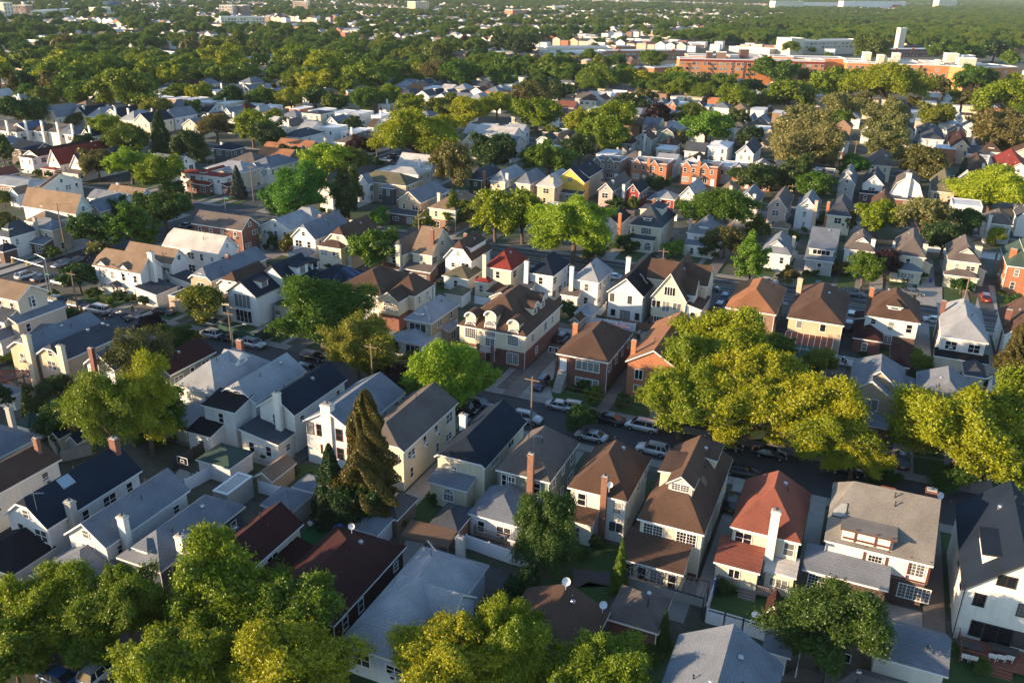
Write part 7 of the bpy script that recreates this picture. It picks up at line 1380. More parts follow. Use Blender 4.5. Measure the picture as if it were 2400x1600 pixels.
# ---------------------------------------------------------------- cars
def c(t, x, y, kind, col, ax, label, flip=0):
    v = at(t, (x, y), .7); rz = {'x': 0, 'y': math.pi/2}[ax]+(math.pi if flip else 0)
    car(label, kind, col, v.x, v.y, rz)
for a in [('b0', 240, 175, 'suv', 'white', 'y', 'white crossover waiting on the avenue at the left edge'), ('b0', 385, 195, 'sedan', 'dark', 'y', 'dark sedan beside the white crossover on the avenue'), ('a0', 568, 1245, 'wagon', 'grey', 'y', 'grey estate car on the avenue under the tall pole', 1),
          ('a0', 725, 1208, 'sedan', 'black', 'y', 'black car on the avenue above the grey estate car'), ('b0', 560, 235, 'sedan', 'silver', 'x', 'silver car half hidden by the corner tree'), ('b0', 535, 412, 'suv', 'navy', 'x', 'dark blue SUV parked first before the tudor house hedge'),
          ('b0', 715, 448, 'suv', 'dark', 'x', 'dark SUV with pale roof between blue SUV and pickup'), ('b0', 893, 490, 'pickup', 'silver', 'x', 'silver pickup truck with capped bed before the tudor house', 1), ('b0', 1115, 552, 'sedan', 'black', 'x', 'black saloon parked right of the silver pickup'),
          ('b0', 1500, 498, 'sedan', 'black', 'x', 'black car on the driveway beside the tudor house'), ('b0', 1930, 712, 'suv', 'white', 'x', 'white SUV parked by the green construction fence', 1), ('b0', 2125, 752, 'sedan', 'black', 'x', 'black saloon between white and silver SUVs by the green fence'),
          ('b1', -25, 800, 'suv', 'silver', 'x', 'silver SUV at the right end of the green construction fence'), ('b0', 1950, 612, 'suv', 'tan', 'x', 'beige car behind the round street tree'), ('b1', 530, 918, 'sedan', 'black', 'x', 'black saloon parked alone below the big street tree'),
          ('b1', 475, 1045, 'suv', 'grey', 'x', 'grey SUV peeking over the frosted roof'), ('b1', 1230, 1040, 'sedan', 'dark', 'x', 'dark car above the purple leaved tree'), ('b2', 262, 1168, 'suv', 'navy', 'y', 'dark blue SUV nose out on the mansion driveway', 1), ('b2', 465, 745, 'suv', 'navy', 'y', 'blue car tucked behind the brick bungalow'),
          ('b2', 450, 1368, 'sedan', 'silver', 'x', 'silver saloon at the kerb before the brick bungalow lawn'), ('b2', 600, 1392, 'suv', 'silver', 'x', 'silver hatchback half under the small street tree'), ('c2', 885, 312, 'sedan', 'black', 'x', 'glossy black saloon parked left of the white minivan', 1), ('c2', 1200, 378, 'minivan', 'white', 'x', 'white minivan under the huge yellow green tree', 1),
          ('c2', 140, 305, 'suv', 'silver', 'x', 'silver SUV on the near street beside the wooden pole'), ('c2', 730, 468, 'sedan', 'silver', 'x', 'silver saloon parked behind the brick chimney house', 1), ('c2', 1295, 592, 'suv', 'white', 'x', 'white SUV between two brown roofed houses', 1), ('c2', 1975, 545, 'sedan', 'black', 'x', 'black car in the shade under the huge tree'),
          ('c2', 2110, 790, 'sedan', 'dark', 'x', 'dark car behind the red roofed house'), ('c2', 2035, 1075, 'suv', 'black', 'y', 'black SUV deep in the driveway left of the red roof'), ('c1', 1900, 215, 'minivan', 'black', 'x', 'black van between taupe and navy roofed houses'), ('c1', 2040, 185, 'suv', 'navy', 'x', 'blue SUV at the kerb behind the navy roof'),
          ('c3', 20, 625, 'sedan', 'black', 'x', 'black car glimpsed left of the red roof'), ('c3', 725, 778, 'sedan', 'black', 'x', 'black car with white roof glint before the tan gabled house'), ('c3', 1240, 692, 'suv', 'navy', 'y', 'dark blue SUV on the driveway between the two right trees'), ('c3', 1190, 400, 'suv', 'navy', 'y', 'dark car deep in the driveway right of the tan gable', 1),
          ('b3', 778, 335, 'wagon', 'grey', 'x', 'grey estate car parked across the lined street, right'), ('b3', 600, 298, 'sedan', 'black', 'x', 'black car behind the grey estate car'), ('b3', 765, 545, 'suv', 'white', 'y', 'white SUV with sunroof behind the blue car, right'), ('b3', 740, 632, 'suv', 'blue', 'y', 'blue hatchback in the driveway between brown roofs, right'),
          ('b3', 1545, 588, 'sedan', 'white', 'x', 'white car on the lined street left of the pale hipped roof'), ('b3', 1998, 380, 'suv', 'red', 'y', 'dark red car on the driveway near the right edge'), ('b2', 1962, 375, 'suv', 'blue', 'y', 'blue car beside the orange brown hipped roof'), ('b2', 1912, 455, 'suv', 'blue', 'y', 'second blue car nearer the steep gabled house'),
          ('b2', 950, 188, 'sedan', 'white', 'x', 'white car on the lined street by the white hipped house'), ('b2', 1810, 290, 'suv', 'navy', 'x', 'dark SUV in the lane by the steep cross gables'), ('a1', 1222, 945, 'sedan', 'navy', 'x', 'dark blue car on the lined street by the front lawn'), ('a1', 1190, 292, 'sedan', 'white', 'x', 'white car beside the pale slate roofed hall'),
          ('a1', 1270, 262, 'suv', 'dark', 'x', 'dark car next to the white car by the hall'), ('a0', 1722, 892, 'sedan', 'navy', 'y', 'dark blue car on the avenue before the red brick house'), ('a3', -3, 1400, 'sedan', 'white', 'x', 'white car at the kerb right of the orange brown roof'), ('e3', 850, 860, 'sedan', 'navy', 'y', 'dark blue car parked nearest on the upper side road'),
          ('e3', 905, 825, 'suv', 'silver', 'y', 'silver car second on the upper side road'), ('e3', 950, 790, 'sedan', 'black', 'y', 'black car third on the upper side road'), ('e3', 850, 790, 'sedan', 'white', 'y', 'white car far side of the upper side road'), ('e3', 620, 908, 'sedan', 'white', 'x', 'white car by the long low red tiled roof'),
          ('d0', 560, 1520, 'sedan', 'blue', 'x', 'pale blue car under the bottom left trees'), ('d0', 965, 1415, 'minivan', 'white', 'y', 'white van on the brown driveway, bottom left'), ('c3', 2270, 1080, 'sedan', 'silver', 'x', 'silver car behind the black roofed white house'), ('b3', 1330, 330, 'sedan', 'grey', 'x', 'grey car in shade before the purple tree')]:
    c(*a)
# ---------------------------------------------------------------- poles, lamps, wires
PZ = []
for a in [('b0', (650, 140), 9.6, 'pole with bright cut top before the tudor corner house'), ('a0', (520, 692), 12.5, 'very tall pole on the avenue, left'), ('b1', (1055, 805), 9.5, 'pole beside the dark round street tree, centre'), ('b2', (188, 1105), 9.8, 'pole in front of the mansion driveway'),
          ('b3', (1855, 185), 10, 'pale leaning pole at the lined street, right'), ('a0', (1748, 480), 9.5, 'pole at the avenue corner below the red roof'), ('a0', (2298, 345), 10.5, 'tall pole on the lined street left of the round tree'), ('b0', (2095, 500), 9, 'pole carrying a lamp by the green fence'),
          ('a2', (1652, 400), 9, 'pole in front of the third twin house'), ('a2', (1397, 1110), 9, 'pole left of the steep cross gabled house'), ('a1', (1100, 45), 11, 'pole near the purple tree, upper centre'), ('a1', (1490, 700), 9.5, 'pole by the dark glazed porch, centre'),
          ('e2', (475, 1360), 11, 'pole before the broad trees, upper centre'), ('a3', (818, 115), 10, 'pole left of the khaki tree, right part'), ('a3', (228, 518), 9, 'pole by the balcony house, right part'), ('e2', (1618, 310), 12, 'pole above the brick row, upper middle'), ('e3', (1462, 385), 12, 'first double pole at the upper road'),
          ('e3', (1745, 330), 13, 'second tall pole at the upper road'), ('e3', (115, 780), 11, 'pole between dark trees, upper right of centre'), ('e3', (1630, 390), 11, 'pole at the end of the upper road')]:
    v = pole('wooden utility '+a[3], a[0], a[1], a[2]); PZ.append(v)
def lamp(label, t, p, h, arm, X=None):
    v = at(t, p, h); root = empty('street_lamp', (v.x, v.y, 0)); tag(root, label, 'street lamp', 'street lamps'); mb = MB(); mb.tube((0, 0, 0), (0, 0, h), .11, .07, 8); mb.build('pole', ['metal'], root)
    mb = MB(); mb.tube((0, 0, h-.1), (arm[0], arm[1], h+.35), .05, .04, 6); mb.build('arm', ['metal'], root); mb = MB(); mb.box(arm[0]-.35, arm[0]+.35, arm[1]-.14, arm[1]+.14, h+.28, h+.44); mb.build('lamp_head', ['metal'], root); return v
lamp('silver street lamp with curved arm at the left corner', 'b0', (410, 20), 9.2, (-2.6, .3)); lamp('street lamp over the parked cars by the green fence', 'b0', (2125, 650), 7.5, (1.8, 1.2)); lamp('small street lamp at the lined street, centre', 'a1', (1495, 830), 6, (1.6, .2)); lamp('lamp post at the avenue corner left of the tall pole', 'a0', (1697, 580), 7, (1.2, .2))
v = at('b0', (465, 370), 0); root = empty('traffic_signal', (v.x-.3, v.y, 0)); tag(root, 'yellow traffic signal on a long mast arm over the avenue', 'traffic signal')
mb = MB(); mb.tube((0, 0, 0), (0, 0, 6.4), .13, .1, 8); mb.build('pole', ['metal'], root); mb = MB(); mb.tube((0, 0, 6.2), (-9.5, .4, 6.8), .09, .05, 6); mb.build('mast_arm', ['metal'], root)
for x in (-9.2, -5.0):
    mb = MB(); mb.box(x-.2, x+.2, .2, .55, 5.6, 6.65); hd = mb.build('signal_head', ['signal'], root)
    for i, mt in enumerate(('tail', 'signal', 'signgreen')): mb = MB(); mb.tube((x, .2, 6.4-.33*i), (x, .12, 6.4-.33*i), .12, .12, 10); mb.build('lens', [mt], hd)
mb = MB(); mb.box(.1, 1.2, -.03, .03, 4.6, 4.85); mb.build('street_sign', ['signgreen'], root)
v = at('a0', (2060, 640), 4.2); root = empty('street_sign', (v.x, v.y, 0)); tag(root, 'green street name sign on a slim pole by the red roofed house', 'street sign'); mb = MB(); mb.tube((0, 0, 0), (0, 0, 4.3), .05, .05, 6); mb.build('pole', ['metal'], root); mb = MB(); mb.box(0, 1.6, -.03, .03, 3.9, 4.2); mb.build('sign_plate', ['signgreen'], root); mb = MB(); mb.box(1.3, 1.6, -.1, .15, 3.3, 3.85); mb.build('signal_head', ['signal'], root)
st1 = [PZ[0], PZ[7], PZ[2], PZ[3]]; ext = Vector((18, 103, 9.5))
names = ['left', 'centre left', 'centre', 'right']
for i, (a, b_) in enumerate(zip(st1, st1[1:]+[ext])):
    for j, dx in enumerate((0, .5)): wire(f"{'upper' if j else 'lower'} black cable over the near street, {names[i]} span", a+Vector((0, -.13, -.2-.8*(1-j))), b_+Vector((0, -.13, -.2-.8*(1-j))), .9)
for i, (a, b_) in enumerate([(PZ[5], PZ[6]), (PZ[9], PZ[4]), (PZ[1], PZ[5])]): wire(f"black cable over the {'lined street' if i < 2 else 'avenue'}, {['left', 'right', 'far'][i]} span", a-Vector((0, 0, .3)), b_-Vector((0, 0, .3)), 1.0)
# ---------------------------------------------------------------- fences
def fpx(t, pts, **k): return [at(t, p, 0).xy for p in pts]
fence('white vinyl fence beside the brown patchwork shed', fpx('c1', [(35, 1000), (235, 1060)]), 1.9)
fence('white vinyl fence behind the grey patterned roof, lower left', fpx('c0', [(1715, 990), (1935, 870)]), 1.9)
fence('long white vinyl fence behind the silvery crossed roof', fpx('d1', [(1935, 330), (2352, 480), (2540, 520)]), 1.9)
fence('white lattice topped fence between the lawn and the blue roof', fpx('d2', [(1765, 1010), (1940, 1060), (2110, 1110), (2310, 1180)]), 1.9, style='lattice')
fence('white fence running up beside the red roofed house deck', fpx('d2', [(1765, 1010), (1860, 720), (1925, 520)]), 1.9)
fence('dark green construction fence before the modern white house', fpx('b0', [(2020, 740), (2352, 830)])+fpx('b1', [(100, 770), (330, 700)]), 2.4, 'greenfence')
fence('black fence of the basketball yard, lower left', fpx('c0', [(1600, 800), (1790, 700), (1940, 600)]), 2.0, 'dmetal')
fence('beige fence along the stone yard, lower left', fpx('c0', [(460, 560), (560, 720), (850, 650)]), 1.8, 'conc')
fence('white fence around the crisp modern house garden', fpx('b2', [(860, 500), (740, 640), (1130, 700)]), 1.8)
fence('white fence between the brick bungalow and the mansion', fpx('b2', [(420, 740), (560, 760)]), 1.8)
fence('tan fence beside the blue cars, centre right', fpx('b2', [(1740, 540), (1960, 590)]), 1.8, 'wood')
fence('pale stone wall below the long pergola, lower right', fpx('d2', [(960, 660), (1760, 880)]), 1.3, 'conc')
fence('white railing fence along the driveway of the pale yellow house', fpx('b3', [(770, 870), (810, 700)]), 1.2, style='rail')
fence('white rail by the bottom right garage garden', fpx('d3', [(250, 1520), (285, 1340)]), 1.2, style='rail')
fence('low concrete wall of the left pergola yard', fpx('b0', [(300, 1300), (400, 1240)]), 1.0, 'conc')
fr2 = random.Random(8); k_ = 0
for (Yf, xa, xb) in ((147.5, -150, 34), (231, -150, 60), (79.5, -150, -75)):
    x = xa
    while x < xb:
        L_ = fr2.uniform(8, 15); stl = fr2.choice((('vinyl', 'solid'), ('wood', 'solid'), ('wood', 'rail'), ('dmetal', 'rail'), ('vinyl', 'lattice'))); k_ += 1
        if fr2.random() < .8 and not any(a-1 < x+L_/2 < b_+1 and c_-1 < Yf < d_+1 for a, b_, c_, d_, _, _2 in HOUSES):
            zn = {147.5: 'behind the near street houses', 231: 'behind the lined street houses', 79.5: 'behind the lower left houses'}[Yf]
            fence(f"{ {'vinyl': 'white', 'wood': 'brown wooden', 'dmetal': 'black metal'}[stl[0]]} {stl[1] if stl[1] != 'solid' else 'board'} fence {zn}, {k_}{['th','st','nd','rd'][k_ % 10] if k_ % 10 < 4 and not 10 < k_ < 14 else 'th'} from left", [(x, Yf+fr2.uniform(-.6, .6)), (x+L_, Yf+fr2.uniform(-.6, .6))], 1.7, *stl)
        x += L_+fr2.uniform(0, 3)
# ---------------------------------------------------------------- pergolas, umbrellas, hoops, garden things
def pergola(label, t, c4, h, n_, mat='wood', slats=True):
    q4 = [at(t, p, h) for p in c4]; o = q4[0]; root = empty('pergola', (o.x, o.y, 0)); tag(root, label, 'pergola'); q4 = [Vector((p.x-o.x, p.y-o.y, h)) for p in q4]
    for p in q4: mb = MB(); mb.box(p.x-.07, p.x+.07, p.y-.07, p.y+.07, 0, h); mb.build('post', [mat], root)
    mb = MB()
    for a, b_ in ((0, 1), (3, 2), (0, 3), (1, 2)): mb.bar(q4[a], q4[b_], .09, .16)
    mb.build('frame', [mat], root); mb = MB()
    for i in range(n_): s_ = (i+.5)/n_; mb.bar(q4[0].lerp(q4[1], s_)+Vector((0, 0, .12)), q4[3].lerp(q4[2], s_)+Vector((0, 0, .12)), .06, .1)
    mb.build('rafters', [mat], root); return root
pergola('wooden slatted pergola with a glass table beneath, bottom centre', 'c1', [(1330, 1390), (1430, 1250), (1855, 1350), (1760, 1500)], 2.5, 22)
pergola('long thin metal pergola in front of the latticed window house', 'd2', [(1020, 575), (1765, 790), (1815, 640), (1110, 470)], 2.6, 14, 'dmetal')
pergola('dark red steel pergola frame at the left edge', 'b0', [(-60, 1180), (215, 1110), (262, 1050), (10, 1060)], 2.8, 8, 'steel_red')
def umbrella(label, t, p, r, cols, h=2.5):
    v = at(t, p, h); root = empty('parasol', (v.x, v.y, 0)); tag(root, label, 'parasol', 'garden parasols'); mb = MB(); mb.tube((0, 0, 0), (0, 0, h+.1), .04, .03, 6); mb.build('pole', ['metal'], root); mb = MB(); n_ = 8*max(1, len(cols)//1)//len(cols)*len(cols) if len(cols) > 1 else 10
    for i in range(n_): a0, a1 = 2*math.pi*i/n_, 2*math.pi*(i+1)/n_; mb.add([(0, 0, h), (r*math.cos(a0), r*math.sin(a0), h-.55), (r*math.cos(a1), r*math.sin(a1), h-.55)], [(0, 1, 2)], i % len(cols))
    mb.build('canopy', cols, root, fix=False)
umbrella('big striped parasol in red, cream and blue behind the brick bungalow', 'b2', (968, 632), 2.4, ['cloth_red', 'cloth_cream', 'blue_plastic'], 2.7)
umbrella('beige parasol on the brick patio of the brown roofed house', 'b1', (1318, 522), 1.6, ['cloth_cream'], 2.5); umbrella('small blue parasol beside the brown roof peak, bottom centre', 'c1', (785, 1285), 1.1, ['blue_plastic'], 2.1)
def hoop(label, t, p, mat='dmetal', rz=0):
    v = at(t, p, 3.2); root = empty('basketball_hoop', (v.x, v.y, 0), rz); tag(root, label, 'basketball hoop', 'basketball hoops'); mb = MB(); mb.tube((0, 1.2, 0), (0, .8, 2.6), .07, .06, 6); mb.tube((0, .8, 2.6), (0, .1, 3.1), .05, .05, 6); mb.build('pole', [mat], root)
    mb = MB(); mb.box(-.85, .85, 0, .05, 2.75, 3.75, 0); mb.box(-.78, .78, -.012, -.002, 2.82, 3.68, 1); mb.box(-.3, .3, -.03, -.013, 2.95, 3.4, 0); mb.box(-.24, .24, -.034, -.031, 3.01, 3.34, 1); mb.build('backboard', ['trim', 'car_glass'], root)
    mb = MB()
    for i in range(12): a0, a1 = 2*math.pi*i/12, 2*math.pi*(i+1)/12; mb.tube((.23*math.cos(a0), -.3+.23*math.sin(a0), 2.95), (.23*math.cos(a1), -.3+.23*math.sin(a1), 2.95), .015, .015, 4)
    mb.build('rim', ['tail'], root)
hoop('basketball hoop by the black fence, lower left', 'c0', (1675, 705)); hoop('basketball hoop left of the brick bungalow', 'b2', (380, 865)); hoop('basketball hoop on the patio right of the giant tree', 'b3', (700, 965), rz=-1); hoop('white framed basketball hoop inside the round green tree', 'd3', (670, 1330))
def person(label, t, p, top, bot):
    v = at(t, p, 0); root = empty('person', (v.x, v.y, .1), .4); tag(root, label, 'person')
    me = bpy.data.meshes.new('body'); J = [(0, 0, .95), (0, .02, 1.2), (0, .02, 1.42), (0, .03, 1.52), (0, .05, 1.66), (.18, 0, 1.4), (.27, -.05, 1.12), (.25, .12, .9), (-.18, 0, 1.4), (-.27, 0, 1.12), (-.27, .1, .88), (.1, 0, .9), (.12, .15, .5), (.12, .05, .07), (.12, .2, .03), (-.1, 0, .9), (-.12, -.02, .48), (-.12, -.22, .1), (-.12, -.08, .03)]
    E_ = [(0, 1), (1, 2), (2, 3), (3, 4), (2, 5), (5, 6), (6, 7), (2, 8), (8, 9), (9, 10), (0, 11), (11, 12), (12, 13), (13, 14), (0, 15), (15, 16), (16, 17), (17, 18)]; RD = [.15, .14, .16, .055, .1, .055, .042, .035, .055, .042, .035, .09, .062, .045, .04, .09, .062, .045, .04]
    me.from_pydata(J, E_, []); o = link('body', me, root); md = o.modifiers.new('skin', 'SKIN')
    for i, sv in enumerate(me.skin_vertices[0].data): sv.radius = (RD[i], RD[i]*.8); sv.use_root = i == 0
    sd = o.modifiers.new('sub', 'SUBSURF'); sd.levels = 1; sd.render_levels = 1; me.materials.append(MAT['skin'])
    mb = MB(); mb.tube((0, .01, .88), (0, .02, 1.2), .175, .185, 10); mb.tube((0, .02, 1.2), (0, .02, 1.47), .185, .12, 10); mb.tube((.19, 0, 1.42), (.27, -.05, 1.1), .075, .06, 7); mb.tube((-.19, 0, 1.42), (-.27, 0, 1.1), .075, .06, 7); mb.build('jacket', [top], root)
    mb = MB(); mb.tube((.09, 0, .95), (.12, .15, .5), .11, .08, 8); mb.tube((.12, .15, .5), (.12, .05, .12), .08, .06, 8); mb.tube((-.09, 0, .95), (-.12, -.02, .48), .11, .08, 8); mb.tube((-.12, -.02, .48), (-.12, -.22, .14), .08, .06, 8); mb.build('trousers', [bot], root)
    mb = MB(); mb.tube((0, .03, 1.66), (0, .03, 1.76), .1, .06, 8); mb.build('hair', ['cloth_dark'], root); return root
r = person('person in dark clothes walking on the pavement with a white bag', 'b0', (1222, 525), 'cloth_dark', 'cloth_dark'); mb = MB(); mb.box(.22, .32, .0, .3, .35, .7); b_ = mb.build('carrier_bag', ['cloth_white'], fix=True); b_.location = r.location+Vector((.3, .1, 0)); tag(b_, 'white carrier bag held by the walking person', 'bag')
person('person in white top and dark trousers standing on the artificial lawn', 'c1', (505, 1360), 'cloth_white', 'cloth_dark'); person('person in dark clothes beside the one in white on the artificial lawn', 'c1', (560, 1345), 'cloth_dark', 'cloth_dark')
def bin_(label, t, p, mat): v = at(t, p, 0); root = empty('wheelie_bin', (v.x, v.y, 0)); tag(root, label, 'bin'); mb = MB(); mb.add([(-.25, -.3, .05), (.25, -.3, .05), (.25, .3, .05), (-.25, .3, .05), (-.32, -.38, 1.0), (.32, -.38, 1.0), (.32, .38, 1.0), (-.32, .38, 1.0)], [(0, 3, 2, 1), (4, 5, 6, 7), (0, 1, 5, 4), (1, 2, 6, 5), (2, 3, 7, 6), (3, 0, 4, 7)]); mb.build('body', [mat], root); mb = MB(); mb.box(-.35, .35, -.42, .42, 1.003, 1.08); mb.build('lid', [mat], root)
bin_('blue bin beside the driveway of the cream hipped house, right', 'b3', (1490, 245), 'blue_plastic'); bin_('dark bin behind the brick bungalow', 'b2', (1160, 760), 'dmetal')
def chair_(label, t, p, mat, rz=0, grp='garden chairs'):
    v = at(t, p, .5 if 'deck' not in label else 1.0); z = 0 if 'deck' not in label else .72; root = empty('garden_chair', (v.x, v.y, z+.02), rz); tag(root, label, 'chair', grp); mb = MB(); mb.box(-.3, .3, -.3, .3, .38, .43); mb.build('seat', [mat], root); mb = MB(); mb.add([(-.3, .28, .43), (.3, .28, .43), (.3, .5, 1.05), (-.3, .5, 1.05), (-.3, .34, .43), (.3, .34, .43), (.3, .56, 1.05), (-.3, .56, 1.05)], [(0, 1, 2, 3), (4, 7, 6, 5), (0, 3, 7, 4), (1, 5, 6, 2), (2, 6, 7, 3)]); mb.build('backrest', [mat], root)
    for x in (-.26, .26):
        for y in (-.26, .26): mb = MB(); mb.tube((x, y, 0), (x, y, .38), .03, .03, 5); mb.build('leg', [mat], root)
def table_(label, t, p, mat, w=1.6, d=.9, z=0, rnd_=False):
    v = at(t, p, z+.7); root = empty('garden_table', (v.x, v.y, z+.02)); tag(root, label, 'table', 'garden tables'); mb = MB()
    (mb.tube((0, 0, .7), (0, 0, .75), w/2, w/2, 16) if rnd_ else mb.box(-w/2, w/2, -d/2, d/2, .7, .75)); mb.build('tabletop', [mat], root)
    for x in (-w*.35, w*.35):
        for y in (-d*.3, d*.3): mb = MB(); mb.tube((x, y, 0), (x, y, .7), .03, .03, 5); mb.build('leg', [mat], root)
def deck(label, t, p1, p2, D, h, mat='deck', steps=None):
    a, b_ = at(t, p1, h), at(t, p2, h); root = empty('deck', (a.x, a.y, 0)); tag(root, label, 'deck', 'garden decks'); L_ = b_.x-a.x; mb = MB(); mb.box(0, L_, 0, D, h-.18, h); mb.build('floor', [mat], root); mb = MB()
    for x in (0, L_): 
        for i in range(int(D/.18)): mb.box(x-.02, x+.02, i*.18, i*.18+.04, h, h+.9)
        mb.box(x-.04, x+.04, 0, D, h+.9, h+.97)
    for i in range(int(L_/.18)):
        if not steps or not steps[0] < i*.18 < steps[1]: mb.box(i*.18, i*.18+.04, -.02, .02, h, h+.9)
    mb.box(0, steps[0] if steps else L_, -.04, .04, h+.9, h+.97)
    if steps: mb.box(steps[1], L_, -.04, .04, h+.9, h+.97)
    mb.build('railing', [mat], root)
    for x in (.1, L_-.1):
        for y in (.1, D-.1): mb = MB(); mb.box(x-.08, x+.08, y-.08, y+.08, 0, h-.18); mb.build('post', [mat], root)
    if steps:
        mb = MB()
        for i in range(4): mb.box(steps[0], steps[1], -.28*(i+1), -.28*i, 0, h-.18*(i+1))
        mb.build('steps', [mat], root)
    return a, L_
deck('grey wooden deck with railing and steps behind the red roofed house', 'd2', (1880, 640), (2400, 790), 4.0, .7, 'deck', (2.4, 4.2)); deck('weathered deck with dark railing left of the willow like tree', 'c1', (2000, 1370), (2300, 1450), 4.2, .7, 'deck')
deck('red brick terrace with broad steps by the tall white stucco house', 'd3', (1760, 1320), (2500, 1480), 3.2, .7, 'brick', (2.0, 4.6))
chair_('blue lounge chair on the weathered deck, left one', 'c1', (2195, 1270), 'blue_plastic'); chair_('blue lounge chair on the weathered deck, right one', 'c1', (2275, 1290), 'blue_plastic'); chair_('green patterned chair on the grey deck', 'd2', (2260, 640), 'copper', .5); chair_('wicker armchair at the left end of the grey deck', 'd2', (1960, 620), 'wood', 1.2)
table_('round white glass table on the lawn by the lattice fence', 'd2', (2245, 945), 'trim', 1.0, .9, 0, True); table_('black dining table on the brick terrace', 'd3', (2170, 1260), 'dmetal', 2.6, 1.1, .7); table_('black covered grill station on the brick terrace', 'd3', (1850, 1220), 'dmetal', 2.2, 1.1, .7); table_('wooden table under the beige parasol', 'b1', (1325, 580), 'wood', 1.3, 1.0, 0, True)
for i, (x, y) in enumerate([(2060, 1330), (2140, 1340), (2215, 1345), (1810, 1330), (1885, 1350)]): chair_(f"{['first', 'second', 'third', 'fourth', 'fifth'][i]} cream cushioned chair on the brick deck terrace by the table", 'd3', (x, y), 'cloth_white', math.pi)
v = at('d2', (1855, 700), 1.2); root = empty('surfboard', (v.x, v.y, 0)); tag(root, 'blue surfboard leaning on the white fence by the deck', 'surfboard'); mb = MB(); n_ = 12
pr = [(.28*math.sin(math.pi*i/n_)**.8, 2.5*i/n_) for i in range(n_+1)]; mb.add([(x, .03, z+.05) for x, z in pr]+[(-x, .03, z+.05) for x, z in reversed(pr[1:-1])]+[(x, -.03, z+.05) for x, z in pr]+[(-x, -.03, z+.05) for x, z in reversed(pr[1:-1])], [tuple(range(2*n_)), tuple(range(4*n_-1, 2*n_-1, -1))]+[(i, (i+1) % (2*n_), 2*n_+(i+1) % (2*n_), 2*n_+i) for i in range(2*n_)]); mb.build('board', ['blue_plastic'], root, rz=1.2)
# ---------------------------------------------------------------- drives, lawns and patios of the central blocks
gr = random.Random(4)
def street_of(y0, y1):
    best = None
    for s0, s1 in STREETS[:3]:
        if y0 > s1: d_ = y0-s1; f = (s1+2.0, y0, 1)
        else: d_ = s0-y1; f = (y1, s0-2.0, -1)
        if d_ > 0 and (best is None or d_ < best[0]): best = (d_, f)
    return best
HS = [h for h in HOUSES if h[3] < 262 and h[1]-h[0] < 16 and h[2] > 60]
for i, (X0, X1, Y0, Y1, ze, rs) in enumerate(HS):
    b_ = street_of(Y0, Y1)
    if not b_ or b_[0] > 28: continue
    ya, yb, sg = b_[1]; z = .03+.0004*i
    if yb-ya > 1.5:
        ground_sheet('front_lawn', X0, X1-1.6, ya+.2, yb-.1, z, 'lawn'); ground_sheet('path', X1-2.9, X1-1.7, ya, yb, z+.012, 'walk')
    gap = min([h[0]-X1 for h in HS if h is not HS[i] and h[0] > X1-1 and h[2] < Y1 and h[3] > Y0]+[99])
    w_ = 2.7 if gap > 2.6 else max(.5, gap-.3)
    if X1 < -10 or w_ > 1.5: ground_sheet('driveway', X1+.05, X1+.05+w_, (ya-2 if sg > 0 else Y0-4), (Y1+4 if sg > 0 else yb+2), .16 if False else z+.11, gr.choice(('conc_drive', 'conc_drive', 'driveasph', 'paver')), thick=.06)
    yy0, yy1 = (Y1+.3, Y1+gr.uniform(4, 8)) if sg > 0 else (Y0-gr.uniform(4, 8), Y0-.3)
    ground_sheet('patio' if i % 2 else 'back_lawn', X0, X1, yy0, yy1, z+.005, gr.choice(('conc_drive', 'paver', 'walk')) if i % 2 else 'lawn')
    for j in range(gr.choice((1, 2, 3))):
        x = gr.uniform(X0, X1-2.5); y = (Y0-1.2) if sg > 0 else (Y0-gr.uniform(1.5, 5)); r = gr.uniform(.6, 1.15)
        o = put_tree('x', x, y, r*.8, r, r*.85, 'bush', gr.choice(('deep', 'green', 'mid', 'dark')), 2); PENDING.append((o, px_of(x, y, .8), 'bush', 'deep' if True else ''))
        o.children[0].material_slots[0].material = MAT['t_deep'] if o.children[0].name.startswith('crown') else o.children[0].material_slots[0].material
def lawnpx(t, pts, mat='lawn', name='lawn', z=.09):
    mb = MB(); q_ = [at(t, p, 0) for p in pts]; mb.add([(p.x, p.y, z) for p in q_], [tuple(range(len(q_)))]); o = mb.build(name, [mat]); o['kind'] = 'structure'
lawnpx('c1', [(1330, 1260), (1450, 1130), (1620, 1000), (1740, 1070), (1590, 1290)]); lawnpx('c1', [(410, 1400), (520, 1260), (760, 1250), (660, 1420), (430, 1568)], 'turf', 'artificial_lawn'); lawnpx('b2', [(390, 1310), (520, 1190), (860, 1260), (820, 1390), (700, 1380)], z=.11)
lawnpx('d2', [(1790, 860), (1900, 760), (2350, 900), (2320, 1040), (1780, 890)]); lawnpx('d2', [(480, 780), (700, 640), (920, 690), (880, 870)]); lawnpx('b2', [(0, 1200), (350, 880), (420, 900), (360, 1250), (380, 1320), (0, 1260)], 'conc_drive', 'driveway', .12)
lawnpx('c3', [(1345, 840), (1345, 640), (1560, 680), (1540, 860)]); lawnpx('c3', [(1110, 790), (1165, 500), (1330, 540), (1335, 840)], 'conc_drive', 'driveway', .12); lawnpx('a1', [(1150, 920), (1240, 870), (1440, 880), (1370, 950)]); lawnpx('d2', [(560, 700), (560, 520), (900, 560), (900, 690)], 'driveasph', 'yard'); lawnpx('c0', [(1560, 900), (1650, 780), (1800, 830), (1730, 900)], 'conc_drive', 'yard')
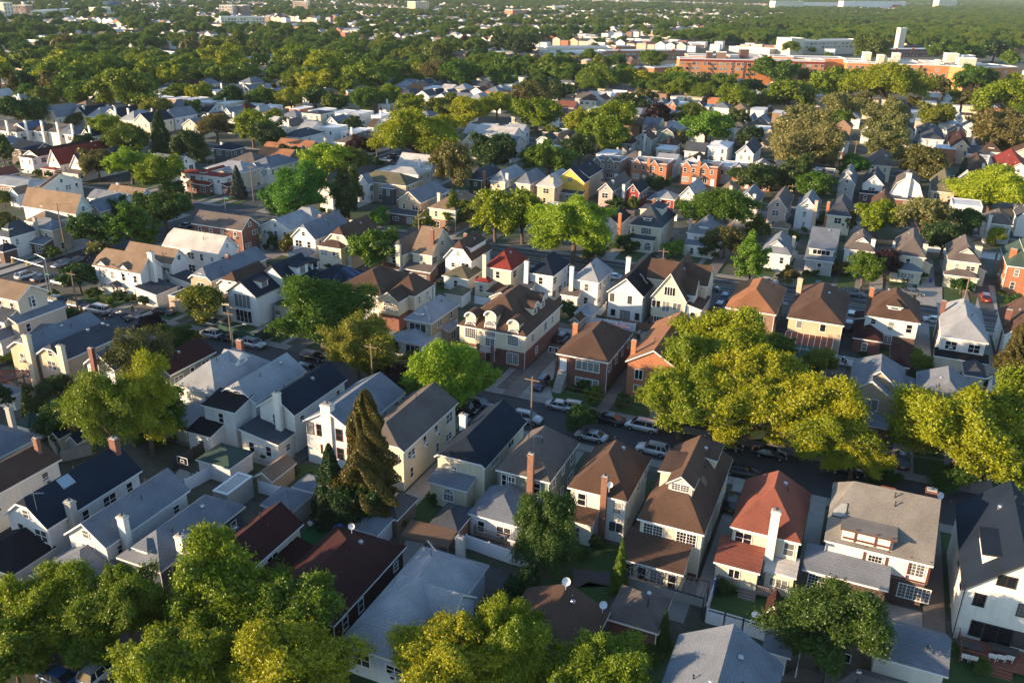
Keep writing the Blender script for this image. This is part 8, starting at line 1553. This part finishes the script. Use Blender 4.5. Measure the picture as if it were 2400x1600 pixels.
lawnpx('d3', [(0, 1568), (300, 1430), (520, 1500), (480, 1568)], 'paver', 'patio'); lawnpx('d3', [(1660, 1568), (1680, 1380), (1850, 1410), (1850, 1470), (2352, 1568)]); lawnpx('d1', [(1230, 560), (1380, 260), (1550, 290), (1450, 460), (1340, 570)], 'conc_drive', 'patio'); lawnpx('d1', [(2090, 760), (2100, 500), (2352, 540), (2352, 800)], 'driveasph', 'yard')
lawnpx('b3', [(1360, 420), (1370, 270), (1600, 290), (1600, 440)], 'conc_drive', 'driveway', .15); lawnpx('b3', [(1900, 480), (1950, 260), (2080, 280), (2110, 500)], 'conc_drive', 'driveway', .15); lawnpx('a3', [(380, 1390), (430, 1330), (600, 1370), (600, 1420)]); lawnpx('a0', [(1900, 690), (1950, 640), (2230, 640), (2300, 660), (2200, 700), (2080, 720)])
# ---------------------------------------------------------------- labels that single out each tree and each small distant house
ORD = ['first', 'second', 'third', 'fourth', 'fifth', 'sixth', 'seventh', 'eighth', 'ninth', 'tenth', 'eleventh', 'twelfth', 'thirteenth', 'fourteenth', 'fifteenth', 'sixteenth', 'seventeenth', 'eighteenth', 'nineteenth', 'twentieth'] + [f'{i}th' for i in range(21, 60)]
def zone(p):
    x, y = p; c = ['left', 'centre left', 'centre right', 'right'][max(0, min(3, int(x//600)))]
    b_ = 'bottom edge' if y > 1270 else ('near rows' if y > 1020 else ('near street' if y > 740 else ('lined street' if y > 520 else ('middle rows' if y > 380 else ('upper rows' if y > 240 else ('tree bands' if y > 150 else 'far skyline'))))))
    return c, b_
def assign(lst, noun):
    g = defaultdict(list)
    for it in lst: g[(zone(it[1]), it[2])].append(it)
    for (z_, desc), its in g.items():
        its.sort(key=lambda i: i[1][0])
        for n_, it in enumerate(its):
            it[0]['label'] = f"{desc} {noun(it)}, " + (f"{ORD[n_]} from left, " if len(its) > 1 else '') + f"{z_[0]} part of the {z_[1]}"
vis_t = []
for (o, p_, kd, cl) in PENDING:
    nm = 'shrub' if kd == 'bush' else ('conifer' if kd in ('cone', 'cedar') else 'tree')
    if p_ is None:
        o['label'] = f'leafy street tree below the picture edge, {ORD[PENDING.index((o, p_, kd, cl)) % 20]} planted'; o['group'] = 'street trees below the picture'; continue
    vis_t.append((o, p_, (CW[cl]+' '+SW[kd]).strip(), nm))
assign(vis_t, lambda i: i[3])
assign([(o, p_, f"{WWd[wl]} {KW[kd[1:] if kd[0] == 'B' else kd]} roofed distant") for (o, p_, kd, ro, wl) in FARROW[0]], lambda i: 'house')
# ---------------------------------------------------------------- haze
mb = MB(); mb.box(-9500, 9500, -200, 12500, -1.5, CAMH+12)
m = bpy.data.materials.new('haze'); m.use_nodes = True; nn = m.node_tree; nn.nodes.clear()
o_ = nn.nodes.new('ShaderNodeOutputMaterial'); pv = nn.nodes.new('ShaderNodeVolumePrincipled'); pv.inputs['Density'].default_value = 0.00004
pv.inputs['Color'].default_value = (.7, .85, 1, 1); pv.inputs['Anisotropy'].default_value = .0
nn.links.new(pv.outputs[0], o_.inputs['Volume']); MAT['haze'] = m
hz = mb.build('haze', ['haze']); hz['kind'] = 'stuff'; hz['label'] = 'thin bluish evening haze over the town'
